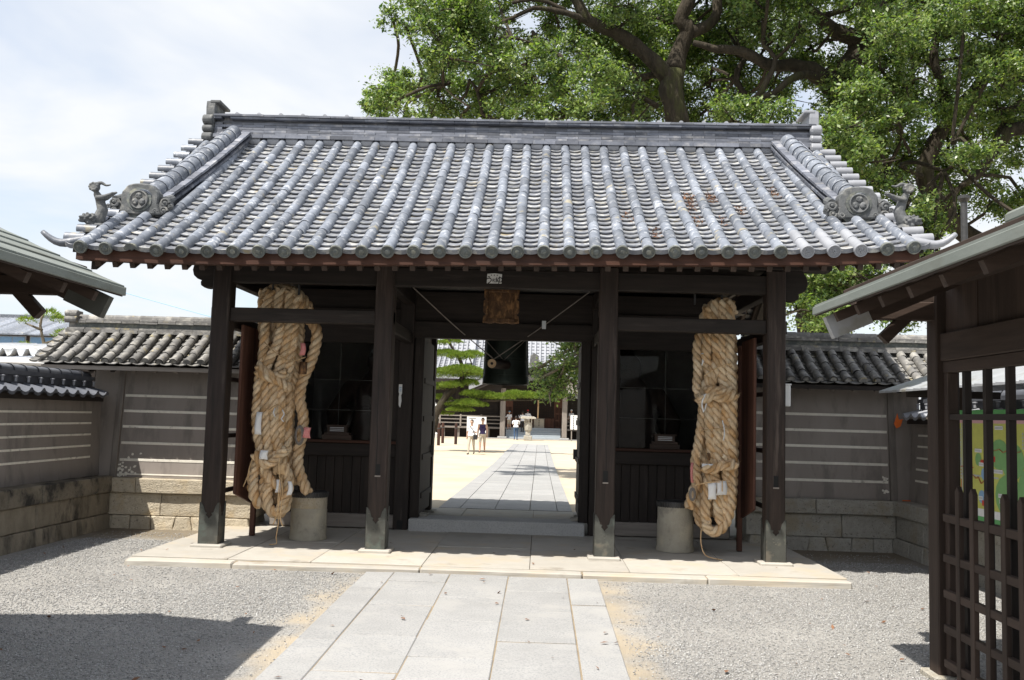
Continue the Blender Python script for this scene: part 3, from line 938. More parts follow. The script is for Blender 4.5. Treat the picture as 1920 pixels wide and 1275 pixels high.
    for k in range(3):
        MB().box((cx - .09, 1.848, 1.347 + k * .02), (cx + .09, 1.8515, 1.355 + k * .02)).build('slot_strip', M['zinc'], box)

# sides of the gate between front pillar and niche: rails with gaps and a hung board
for s in (-1, 1):
    for z in (0.66, 1.27, 1.9):
        beam('side_rail', (s * 3.0 - .02, .1, z), (s * 3.0 + .02, 1.9, z + .05), 'wood_y')
    beam('side_post', (s * 2.84 - .03, .86, .12), (s * 2.84 + .03, .92, 2.5), 'board')
    bd = MB()
    x = s * 2.86
    bd.prism([(.22, .66), (.85, .50), (.85, 2.54), (.22, 2.54)], (x - .014, 0, 0), (0, 1, 0), (0, 0, 1), (.028, 0, 0))
    bd.build('hung_board', M['board'], gate, bevel=.004)

# gable ends above the wall plate
for s in (-1, 1):
    MB().prism([(0, 3.3), (4.2, 3.3), (4.2, 3.6), (2.1, 4.9), (0, 3.6)], (s * 3.0, 0, 0), (0, 1, 0), (0, 0, 1), (s * .04, 0, 0)).build('gable_wall', M['wood_z'], gate)

# ------------------------------------------------------------------ things hung in the gate
# small white sign over the entrance
sg = thing('name_board', (-.03, -.09, 3.03), 'small white board with black brush characters over the entrance', 'sign')
pl = [(-.08, -.052), (.08, -.052), (.083, .05), (0, .058), (-.077, .05)]
MB().prism(pl, (-.03, -.067, 3.085), (1, 0, 0), (0, 0, 1), (0, -.012, 0)).build('board', M['paper'], sg)
fm = Matrix(((1, 0, 0, 0), (0, 0, -1, 0), (0, 1, 0, 0), (0, 0, 0, 1)))     # letters upright, facing the camera


def front_text(t, size, x, y, z, m, parent, name='lettering'):
    q = fm.copy(); q.translation = Vector((x, y, z))
    return text_mesh(t, size, q, name, m, parent, 0.0015)


def brush(strokes, x, z, sz, parent, w=.12):
    """one brushed character from its strokes, in a unit square."""
    b_ = MB()
    for q in strokes:
        p_ = [Vector((x + (u - .5) * sz, -.0805, z + (v - .5) * sz)) for u, v in q]
        p_ = smooth_path(p_, sz * .06) if len(p_) > 2 else p_
        for a, c in zip(p_[:-1], p_[1:]):
            e_ = (c - a).normalized() * sz * .02
            b_.bar(a - e_, c + e_, w * sz, .002, (0, -1, 0))
    return b_.build('character', M['ink'], parent)


brush([[(.35, .97), (.62, .9)], [(.12, .62), (.45, .74), (.72, .68), (.8, .45), (.62, .18), (.35, .0)]], -.085, 3.07, .075, sg)
brush([[(.02, .68), (.46, .68)], [(.24, 1), (.24, 0)], [(.24, .66), (.02, .25)], [(.26, .6), (.42, .4)], [(.66, .95), (.5, .55)], [(.78, .95), (.98, .6)], [(.72, .5), (.55, .1), (.9, .14)], [(.82, .3), (.95, .02)]], -.03, 3.064, .044, sg, .1)
brush([[(.14, .85), (.1, .5), (.2, .2), (.3, .6), (.55, .85), (.85, .75), (.92, .5), (.8, .25), (.5, .2), (.4, .4)], [(.55, 1.0), (.56, .5), (.4, .0)]], .024, 3.07, .075, sg, .11)
for k in range(3):
    brush([[(.1, .9), (.9, .9)], [(.1, .5), (.9, .5)], [(.1, .1), (.9, .1)], [(.5, 1), (.5, 0)]], -.062 + .032 * k, 3.121, .013, sg, .2)

# weathered carved plaque hanging from the beam
pq = thing('hanging_plaque', (.02, .6, 2.66), 'weathered brown carved plaque with notched frame hanging below the front beam', 'plaque')
lean = Matrix.Rotation(R(-12), 4, 'X')
cen = Vector((.025, .62, 2.865))


def pqp(mb_, nm, m, mat_):
    o = mb_.build(nm, m, None, bevel=.004)
    o.parent = pq
    mm = Matrix.Translation(cen - wloc(pq)) @ lean
    o.matrix_basis = mm
    return o


pqp(MB().box((-.165, 0, -.165), (.165, .02, .175)), 'panel', M['gilt'], None)
side = [(0, .2), (.055, .21), (.05, .1), (.02, .08), (.055, .06), (.06, -.06), (.045, -.09), (.02, -.1), (.055, -.13), (.06, -.2), (0, -.2)]
for s in (-1, 1):
    pqp(MB().prism([(s * (u + .15), v) for u, v in side], (0, -.03, 0), (1, 0, 0), (0, 0, 1), (0, .045, 0)), 'carved_border', M['gilt'], None)
pqp(MB().prism([(-.2, .17), (.2, .17), (.21, .205), (-.21, .205)], (0, -.03, 0), (1, 0, 0), (0, 0, 1), (0, .04, 0)), 'carved_border', M['gilt'], None)
bot = [(-.2, -.155), (.2, -.155), (.2, -.2), (.13, -.215), (.06, -.2), (0, -.21), (-.07, -.2), (-.13, -.215), (-.2, -.2)]
pqp(MB().prism(bot, (0, -.03, 0), (1, 0, 0), (0, 0, 1), (0, .04, 0)), 'carved_border', M['gilt'], None)
for s in (-1, 1):
    pqp(MB().tube([(s * .12, .0, .2), (s * .12, .05, .33)], .006, 6), 'hanging_hook', M['dark_metal'], None)

# bell hung in the rear half of the passage
bell = thing('temple_bell', (0, 3.2, 2.05), 'dark bronze temple bell hanging in the gate passage', 'bell')
pr = [(.0, .95), (.12, .945), (.22, .91), (.275, .85), (.295, .74), (.30, .5), (.31, .25), (.32, .12), (.33, .1), (.33, .03), (.335, .0), (.3, .0), (.29, .1), (.26, .5), (.1, .8)]
MB().lathe(pr, (0, 3.2, 2.05), n=32, close=False).build('bell_body', M['bronze'], bell, smooth=True)
bb = MB()
for z in (.13, .33, .37, .72):
    bb.lathe([(.325 - z * .035, z - .008), (.333 - z * .035, z), (.325 - z * .035, z + .008)], (0, 3.2, 2.05), n=32, close=False)
bb.build('raised_band', M['bronze'], bell, smooth=True)
for a in (0, 90, 180, 270):
    MB().bar((.315 * math.cos(R(a)), 3.2 + .315 * math.sin(R(a)), 2.15), (.295 * math.cos(R(a)), 3.2 + .295 * math.sin(R(a)), 2.8), .03, .02, (math.cos(R(a)), math.sin(R(a)), 0)).build('vertical_band', M['bronze'], bell)
MB().tube([(-.06, 3.2, 2.95), (-.06, 3.2, 3.05), (0, 3.2, 3.1), (.06, 3.2, 3.05), (.06, 3.2, 2.95)], .025, 8).build('hanging_loop', M['bronze'], bell)
MB().tube([(0, 3.2, 3.08), (0, 3.2, 3.3)], .02, 8).build('hook', M['dark_metal'], bell)
# striker log slung in front of the bell
st = thing('bell_striker', (-.15, 2.5, 2.25), 'short pale log slung on two ropes in front of the bell', 'bell striker')
p0, p1 = Vector((-.15, 2.22, 2.29)), Vector((.02, 2.84, 2.31))
MB().tube([p0, p0.lerp(p1, .5), p1], [.062, .066, .064], 16).build('log', M['brown_y'], st, auto=40)
d = (p0 - p1).normalized()
e = MB().tube([p0, p0 + d * .004], [.0605, .0605], 16)
e.build('cut_end', M['logend'], st)
MB().tube([p0 + d * .004, p0 + d * .006], [.02, .018], 8).build('heart_split', M['blackcloth'], st)
for an in ((-1.1, 1.25, 3.15), (1.08, 1.25, 3.15), (-.75, 3.0, 3.2), (.75, 3.2, 3.2)):
    t = p0.lerp(p1, .12 if an[1] < 2 else .8) + Vector((0, 0, .06))
    MB().tube(smooth_path([an, Vector(an).lerp(t, .5) + Vector((0, 0, -.02)), t], .1), .008 if an[1] < 2 else .006, 6).build('sling_rope', M['greywood_x'], st)
MB().box((.50, 1.5, 2.70), (.55, 1.52, 2.80)).build('rope_tag', M['zinc'], st)
# paper slip pasted on the left door post
ps = tag(MB().prism([(-.022, .15), (.022, .15), (.022, .03), (.012, .01), (.02, -.06), (.005, -.15), (-.015, -.12), (-.02, -.02), (-.014, .03), (-.022, .05)], (-1.30, 1.857, 1.82), (1, 0, 0), (0, 0, 1), (0, -.002, 0)).build('paper_slip', M['paper'], None, pos=(-1.30, 1.857, 1.82)),
         'torn white paper slip pasted on the left door post', 'paper slip')
for k in range(3):
    MB().box((-1.315, 1.853, 1.88 + k * .022), (-1.285, 1.8545, 1.89 + k * .022)).build('print', M['mapblue'], ps)
# white box on the outside of the right corner pillar
wb = thing('white_box', (3.165, .15, 1.78), 'small white box fixed to the outer side of the rightmost pillar', 'box')
MB().box((3.115, .1, 1.79), (3.215, .17, 2.02)).build('case', M['paper'], wb, bevel=.006)
MB().box((3.108, .092, 2.02), (3.222, .178, 2.035)).build('lid', M['paper'], wb, bevel=.003)

# guardian statues in the niches, barely lit
for s in (-1, 1):
    g = MB()
    cx, cy = s * 1.76, 2.62
    z0 = .66
    capsule(g, (cx, cy, z0 + .35), (cx - .05 * s, cy, z0 + .95), .3, .27)
    capsule(g, (cx - .05 * s, cy, z0 + .95), (cx - .06 * s, cy - .05, z0 + 1.25), .27, .24)
    g.ball((cx - .08 * s, cy - .1, z0 + 1.58), (.17, .18, .21))
    capsule(g, (cx - .06 * s, cy - .02, z0 + 1.3), (cx - .07 * s, cy - .08, z0 + 1.5), .1, .1)
    g.ball((cx - .08 * s, cy - .03, z0 + 1.8), (.08, .08, .08))
    capsule(g, (cx + .25 * s, cy, z0 + 1.25), (cx + .42 * s, cy - .05, z0 + .9), .1, .085)
    capsule(g, (cx + .42 * s, cy - .05, z0 + .9), (cx + .36 * s, cy - .3, z0 + .6), .08, .07)
    capsule(g, (cx - .33 * s, cy, z0 + 1.25), (cx - .45 * s, cy - .1, z0 + 1.55), .1, .085)
    capsule(g, (cx - .45 * s, cy - .1, z0 + 1.55), (cx - .36 * s, cy - .2, z0 + 1.8), .08, .07)
    capsule(g, (cx + .13, cy, z0 + .45), (cx + .2, cy - .05, z0 + .1), .17, .13)
    capsule(g, (cx - .13, cy, z0 + .45), (cx - .2, cy - .05, z0 + .1), .17, .13)
    for q in (-.2, .2): capsule(g, (cx + q, cy - .05, z0 + .06), (cx + q * 1.2, cy - .25, z0 + .05), .08, .06)
    capsule(g, (cx - .35, cy + .1, z0 + .9), (cx - .5, cy + .12, z0 + .35), .1, .05)
    capsule(g, (cx + .35, cy + .1, z0 + .9), (cx + .5, cy + .12, z0 + .3), .1, .05)
    g.ball((cx - .08 * s, cy - .28, z0 + 1.56), (.035, .05, .045))
    g.v = [((a - cx) * 1.3 + cx, (b - cy) * 1.05 + cy, (c - z0) * 1.03 + z0) for a, b, c in g.v]
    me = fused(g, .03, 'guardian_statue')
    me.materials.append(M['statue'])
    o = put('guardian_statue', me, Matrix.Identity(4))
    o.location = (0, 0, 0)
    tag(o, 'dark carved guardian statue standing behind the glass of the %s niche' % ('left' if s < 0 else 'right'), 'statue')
# ------------------------------------------------------------------ gate roof
def roof_z(x, y):
    yy = y if y <= GY else 2 * GY - y
    t = (yy + 1.2) / 3.3
    lift = 0.05 * max(0.0, (abs(x) - 2.6) / 1.5) ** 2 * max(0, 1 - t)
    return 3.165 + 2.03 * (.86 * t + .14 * t * t) + (.021 * x * (1 - t) if y <= GY else 0) + lift


def roof_frame(x, y, up_n=0.0):
    """matrix with x across, y up the slope, z off the roof, at a point of the front slope."""
    d = 0.01
    ey = Vector((0, d, roof_z(x, y + d) - roof_z(x, y)) if y + d < GY else (0, d, roof_z(x, y) - roof_z(x, y - d))).normalized()
    ex = Vector((1, 0, (roof_z(x + .05, y) - roof_z(x - .05, y)) / .1)).normalized()
    n = ex.cross(ey).normalized()
    ex = ey.cross(n)
    m = Matrix((ex, ey, n)).transposed().to_4x4()
    m.translation = Vector((x, y, roof_z(x, y))) + n * up_n
    return m


# boarding that carries the tiles: both slopes
rb = MB()
gx = [-4.12 + 8.24 * i / 12 for i in range(13)]
gy = [-1.19 + (6.58) * i / 24 for i in range(25)]
nx = len(gx)
for lvl in (0.0, -0.05):
    for y in gy:
        for x in gx:
            rb.v.append((x, y, roof_z(x, y) + lvl))
tot = nx * len(gy)
for j in range(len(gy) - 1):
    for i in range(nx - 1):
        a = j * nx + i
        rb.f += [(a, a + 1, a + nx + 1, a + nx), (a + tot, a + nx + tot, a + nx + 1 + tot, a + 1 + tot)]; rb.m += [0, 0]
for i in range(nx - 1):
    rb.f += [(i, i + tot, i + 1 + tot, i + 1)]; rb.m.append(0)
    a = (len(gy) - 1) * nx + i
    rb.f += [(a, a + 1, a + 1 + tot, a + tot)]; rb.m.append(0)
for j in range(len(gy) - 1):
    a = j * nx
    rb.f += [(a, a + nx, a + nx + tot, a + tot)]; rb.m.append(0)
    a = j * nx + nx - 1
    rb.f += [(a, a + tot, a + nx + tot, a + nx)]; rb.m.append(0)
roof = rb.build('roof', M['wood_y'], gate)

# fascia, verge boards, rafters
for side in (0, 1):
    f = MB()
    xs_ = [-4.08 + 8.16 * i / 10 for i in range(11)]
    yo, yi = (-1.20, -1.10) if side == 0 else (5.30, 5.40)
    for j, a in enumerate(xs_):
        za = roof_z(a, -1.15 if side == 0 else 5.35) - .055
        f.v += [(a, yo, za - .085), (a, yi, za - .085), (a, yi, za + .03), (a, yo, za + .03)]
        if j:
            n0 = 4 * j
            for q in range(4):
                f.f.append((n0 - 4 + q, n0 - 4 + (q + 1) % 4, n0 + (q + 1) % 4, n0 + q)); f.m.append(0)
    f.f += [(0, 3, 2, 1), (40, 41, 42, 43)]; f.m += [0, 0]
    f.build('fascia_board', M['red_x'], roof)
for s in (-1, 1):
    for side in (0, 1):
        vb = MB()
        ysq = [-1.06 + 3.16 * i / 8 for i in range(9)]
        for a, b in zip(ysq[:-1], ysq[1:]):
            ya, yb = (a, b) if side == 0 else (4.2 - a, 4.2 - b)
            za, zb = roof_z(s * 3.9, ya) - .06, roof_z(s * 3.9, yb) - .06
            h = .2
            x0, x1 = sorted((s * 3.93, s * 3.99))
            q = sorted(((ya, za), (yb, zb)))
            vb.hexa([(x0, q[0][0], q[0][1] - h), (x1, q[0][0], q[0][1] - h), (x1, q[1][0], q[1][1] - h), (x0, q[1][0], q[1][1] - h)],
                    [(x0, q[0][0], q[0][1]), (x1, q[0][0], q[0][1]), (x1, q[1][0], q[1][1]), (x0, q[1][0], q[1][1])])
        vb.build('verge_board', M['wood_y'], roof)
rf = MB()
L0 = math.hypot(3.2, 1.8)
for k in range(46):
    x = -3.9 + 7.8 * k / 45
    z0 = roof_z(x, -1.1) - .175
    for side in (0, 1):
        if side == 0:
            m_ = MB().bar((x, -1.12, z0 - .0), (x, 2.05, z0 + .56 * 3.17), .052, .085)
        else:
            z1 = roof_z(x, 5.3) - .175
            m_ = MB().bar((x, 5.32, z1), (x, 2.15, z1 + .56 * 3.17), .052, .085)
        if side == 0:
            m_.build('rafter', M['brown_y'], roof, pos=(x, -1.1, z0))
        else:
            rf.v += [tuple(v_) for v_ in []]
            rf.add(m_.v, m_.f)
tag(rf.build('rafters', M['brown_y'], roof), kind='stuff')


# ---- tiles
def flat_mesh(lip):
    mb = MB()
    nc = 6
    W = .108
    top, bot = [], []
    for y, zo in ((0.0, .036), (.2, .004)):
        for i in range(nc + 1):
            u = -1 + 2 * i / nc
            z = .026 * u * u + zo
            mb.v.append((u * W, y, z))
    for y, zo in ((0.0, .036 - .014 - lip), (.2, -.008)):
        for i in range(nc + 1):
            u = -1 + 2 * i / nc
            z = .026 * u * u + zo
            mb.v.append((u * W, y, z))
    n1 = nc + 1
    for i in range(nc):
        mb.f += [(i, i + 1, i + 1 + n1, i + n1), (2 * n1 + i, 3 * n1 + i, 3 * n1 + i + 1, 2 * n1 + i + 1), (i, 2 * n1 + i, 2 * n1 + i + 1, i + 1)]
        mb.m += [0, 0, 0]
    mb.f += [(0, n1, 3 * n1, 2 * n1), (nc, 2 * n1 + nc, 3 * n1 + nc, n1 + nc)]; mb.m += [0, 0]
    return mb


def round_mesh(L, r0=.0575, r1=.0555, closed=False):
    mb = MB()
    n = 9
    for y, r in ((0, r0), (.012, r0 + .0006), (L, r1)):
        for i in range(n):
            a = math.pi * (-.06 + 1.12 * i / (n - 1))
            mb.v.append((r * math.cos(a), y, r * math.sin(a)))
    for j in range(2):
        for i in range(n - 1):
            a = j * n + i
            mb.f.append((a, a + n, a + n + 1, a + 1)); mb.m.append(0)
    b = len(mb.v)
    for i in range(n):
        a = math.pi * (-.06 + 1.12 * i / (n - 1))
        mb.v.append(((r0 - .016) * math.cos(a), 0, (r0 - .016) * math.sin(a)))
    for i in range(n - 1):
        mb.f.append((i, i + 1, b + i + 1, b + i)); mb.m.append(0)
    if closed:
        mb.f.append(tuple(range(n))); mb.m.append(0)
    return mb


def cap_mesh(kind):
    """disc that closes the lowest round tile: rim, hollow, boss (or three comma swirls)."""
    mb = MB()
    if kind == 'boss':
        mb.lathe([(.03, .03), (.07, .03), (.07, -.004), (.066, -.008), (.057, -.008), (.053, -.001), (.03, -.001), (.027, -.009), (.02, -.012), (.004, -.012)], axis='y', n=20)
    elif kind == 'broken':
        mb.prism([(.07 * math.cos(R(a)), .07 * math.sin(R(a))) for a in range(0, 181, 15)] + [(-.05, -.012), (-.02, .012), (.01, -.01), (.04, .008)], (0, 0, 0), (1, 0, 0), (0, 0, 1), (0, .03, 0))
    else:
        mb.lathe([(.03, .03), (.07, .03), (.07, -.004), (.066, -.008), (.058, -.008), (.055, -.001), (.045, -.001), (.043, -.006), (.039, -.006), (.037, -.001), (.004, -.001)], axis='y', n=20)
        for k in range(3):
            q = [Vector((.004 + .0, -.004, 0))]
            pts_ = []
            for i in range(6):
                a = R(k * 120 + i * 30)
                rr = .008 + .0042 * i
                pts_.append((rr * math.cos(a), -.003, rr * math.sin(a)))
            mb.tube(pts_, [.009, .009, .0075, .006, .004, .0015], 6)
    return mb


FLAT = flat_mesh(0.0).mesh('flat_tile', M['flat_tile'], True)
FLAT.set_sharp_from_angle(angle=R(40))
EAVEFLAT = flat_mesh(0.03).mesh('eave_flat_tile', M['flat_tile'], True)
EAVEFLAT.set_sharp_from_angle(angle=R(40))
TL = .268
ROUND = round_mesh(TL + .03).mesh('round_tile', M['tile'], True)
ROUND.set_sharp_from_angle(angle=R(50))
ROUNDNEW = round_mesh(TL + .03).mesh('round_tile_new', M['tile_new'], True)
ROUNDNEW.set_sharp_from_angle(angle=R(50))
CAPB = cap_mesh('boss').mesh('cap_boss', M['tile_cap'], True); CAPB.set_sharp_from_angle(angle=R(35))
CAPX = cap_mesh('broken').mesh('cap_broken', M['tile_cap'])
CAPS = cap_mesh('swirl').mesh('cap_swirl', M['tile_new'], True); CAPS.set_sharp_from_angle(angle=R(35))

# arc length table up the slope so that every row is the same real length
ARC = [(-1.2, 0.0)]
y = -1.2
while y < 1.98:
    y2 = y + .02
    ARC.append((y2, ARC[-1][1] + math.hypot(.02, roof_z(0, y2) - roof_z(0, y))))
    y = y2


def y_at(s):
    for (ya, sa), (yb, sb) in zip(ARC[:-1], ARC[1:]):
        if sb >= s:
            return ya + (yb - ya) * (s - sa) / (sb - sa)
    return ARC[-1][0]


SLOPE = ARC[-1][1] - .06
CX = [-4.0 + .25 * i for i in range(33)]
far_round, far_flat, rear = MB(), MB(), MB()


def into(mb, src, mtx):
    n0 = len(mb.v)
    mb.v += [tuple(mtx @ Vector(q)) for q in src.v]
    mb.f += [tuple(i + n0 for i in q) for q in src.f]
    mb.m += src.m


RM, FMh = round_mesh(TL + .03), flat_mesh(0.0)
for ci, x in enumerate(CX):
    s = -.07
    k = 0
    new = ci in (28, 29, 30)
    while s < SLOPE - .05:
        yy = y_at(max(s, 0))
        m_ = roof_frame(x + RNG.uniform(-.0045, .0045), yy, .048 + RNG.uniform(-.003, .003))
        m_ = m_ @ Matrix.Rotation(R(RNG.uniform(-1.1, 1.1)), 4, 'Z') @ Matrix.Rotation(R(RNG.uniform(-.5, .5)), 4, 'X')
        if s < 0: m_.translation = m_.translation - m_.col[1].to_3d() * .07
        if s + TL > SLOPE: m_ = m_ @ Matrix.Diagonal((1, (SLOPE - s) / TL, 1, 1))
        if k < 9:
            put('round_tile', ROUNDNEW if (new and k < 2) else ROUND, m_, roof)
        else:
            into(far_round, RM, m_)
        s += TL
        k += 1
    m_ = roof_frame(x, -1.2, .046)
    m_.translation = m_.translation - m_.col[1].to_3d() * .085 - m_.col[2].to_3d() * .006
    m_ = m_ @ Matrix.Diagonal((.92, 1, .92, 1))
    put('eave_cap_tile', CAPX if ci == 2 else (CAPS if ci in (28, 29, 30) else CAPB), m_, roof)
EX = .145
for ci in range(-1, 33):
    x = -4.0 + .25 * ci + .125
    if ci in (-1, 32):
        x = -4.11 if ci < 0 else 4.11
    s, k = -.03, 0
    while s < SLOPE - .02:
        m_ = roof_frame(x, y_at(max(s, 0)), .004)
        if s < 0: m_.translation = m_.translation - m_.col[1].to_3d() * .03
        m_ = m_ @ Matrix.Rotation(R(RNG.uniform(-1.2, 1.2)), 4, 'Z') @ Matrix.Translation((RNG.uniform(-.004, .004), RNG.uniform(-.006, .006), RNG.uniform(0, .004)))
        if ci in (-1, 32): m_ = m_ @ Matrix.Diagonal((.55, 1, 1, 1))
        if k == 0:
            put('eave_flat_tile', EAVEFLAT, m_, roof)
        elif k <= 9 and 0 <= ci < 32 and not (ci < 2 and k > 7) and not (ci > 29 and k > 7):
            put('flat_tile', FLAT, m_, roof)
        else:
            into(far_flat, FMh, m_)
        s += EX
        k += 1
tag(far_round.build('round_tiles', M['tile'], roof, auto=50), kind='stuff')
tag(far_flat.build('flat_tiles', M['flat_tile'], roof, auto=40), kind='stuff')
# rear slope, never seen from the entrance side
flip = Matrix.Translation((0, 2 * GY, 0)) @ Matrix.Rotation(math.pi, 4, 'Z')
for x in CX:
    s = 0
    while s < SLOPE - .05:
        into(rear, RM, flip @ roof_frame(x, y_at(s), .048)); s += TL
    into(rear, cap_mesh('boss'), flip @ roof_frame(x, -1.2, .046))
for ci in range(32):
    s = -.03
    while s < SLOPE:
        m_ = roof_frame(-3.875 + .25 * ci, y_at(max(s, 0)), .004)
        into(rear, FMh, flip @ m_); s += EX
tag(rear.build('roof_tiles', M['tile'], roof, auto=50), kind='stuff')

# ---- main ridge: courses of thin flat tiles, capped
RZ = 5.12
courses = [(.050, .25), (.034, .215), (.034, .21), (.034, .205), (.034, .2), (.034, .195), (.034, .15), (.03, .25), (.03, .265)]
z = RZ + .06
MND = MB().lathe([(.052, -.078), (.056, -.06), (.056, .06), (.052, .078)], axis='x', n=12).mesh('filler_tile', M['tile_new'], True)
for x in [-3.375 + .25 * i for i in range(28)]:
    put('filler_tile', MND, Matrix.Translation((x, 1.93, roof_z(0, 1.93) + .075)), roof)
core = MB().box((-3.9, GY - .14, RZ - .15), (3.9, GY + .14, RZ + .38)).build('ridge_core', M['ridge_tile'], roof)
NOSHI = {}
for ci, (h, w) in enumerate(courses):
    me_ = MB().box((-.147, -w, -h / 2 + .002), (.147, w, h / 2 - .002)).mesh('ridge_tile', M['ridge_tile'])
    x = -3.92 + (.07 + .15 * (ci % 2))
    sag = 0
    put('ridge_tile', MB().box((-.05, -w, -h / 2 + .002), (.05, w, h / 2 - .002)).mesh('ridge_tile_end', M['ridge_tile']), Matrix.Translation((-3.87, GY, z + h / 2)), roof)
    while x < 3.9:
        put('ridge_tile', me_, Matrix.Translation((x + .149 if x + .3 < 3.95 else 3.85, GY + RNG.uniform(-.004, .004), z + h / 2 - .015 * (1 - (x / 3.9) ** 2) + RNG.uniform(-.0015, .0015))), roof)
        x += .298
    z += h
CAPT = MB()
for j, (y_, zz_) in enumerate(((-.19, .0), (-.16, .03), (-.09, .055), (0, .065), (.09, .055), (.16, .03), (.19, 0))):
    for xx in (-.146, .146):
        CAPT.v.append((xx, y_, zz_))
for j in range(6):
    CAPT.f.append((2 * j, 2 * j + 1, 2 * j + 3, 2 * j + 2)); CAPT.m.append(0)
CAPT.f += [tuple(range(0, 14, 2)), tuple(range(13, 0, -2))]; CAPT.m += [0, 0]
CAPT.lathe([(.001, -.034), (.03, -.034), (.03, .034), (.001, .034)], (.1, -.02, .062), 'y', 10)
capm = CAPT.mesh('ridge_cap_tile', M['tile_new'])
x = -3.78
while x < 3.9:
    put('ridge_cap_tile', capm, Matrix.Translation((x, GY, z - .015 * (1 - (x / 3.9) ** 2))), roof)
    x += .298
RTOP = z

# end pieces of the main ridge
for s in (-1, 1):
    e = MB()
    e.prism([(-.2, 5.12), (.2, 5.12), (.24, 5.3), (.19, 5.45), (.2, 5.6), (.19, 5.69), (.1, 5.67), (-.1, 5.67), (-.19, 5.69), (-.2, 5.6), (-.19, 5.45), (-.24, 5.3)],
            (s * 3.93, GY, 0), (0, 1, 0), (0, 0, 1), (s * .12, 0, 0))
    for zc, r_ in ((5.18, .07), (5.30, .055), (5.42, .07)):
        for yy in (-.22, .22):
            e.lathe([(r_ * .4, -.02), (r_, 0), (r_, .12), (r_ * .4, .14)], (s * 3.94 - (.0 if s > 0 else .12), GY + yy, zc), 'x', 10)
    e.box((s * 3.93 - .07, GY - .2, 5.66), (s * 3.93 + .07, GY + .2, 5.70))
    e.build('ridge_end_ornament', M['ornament'] if s < 0 else M['tile_new'], roof, bevel=.008)

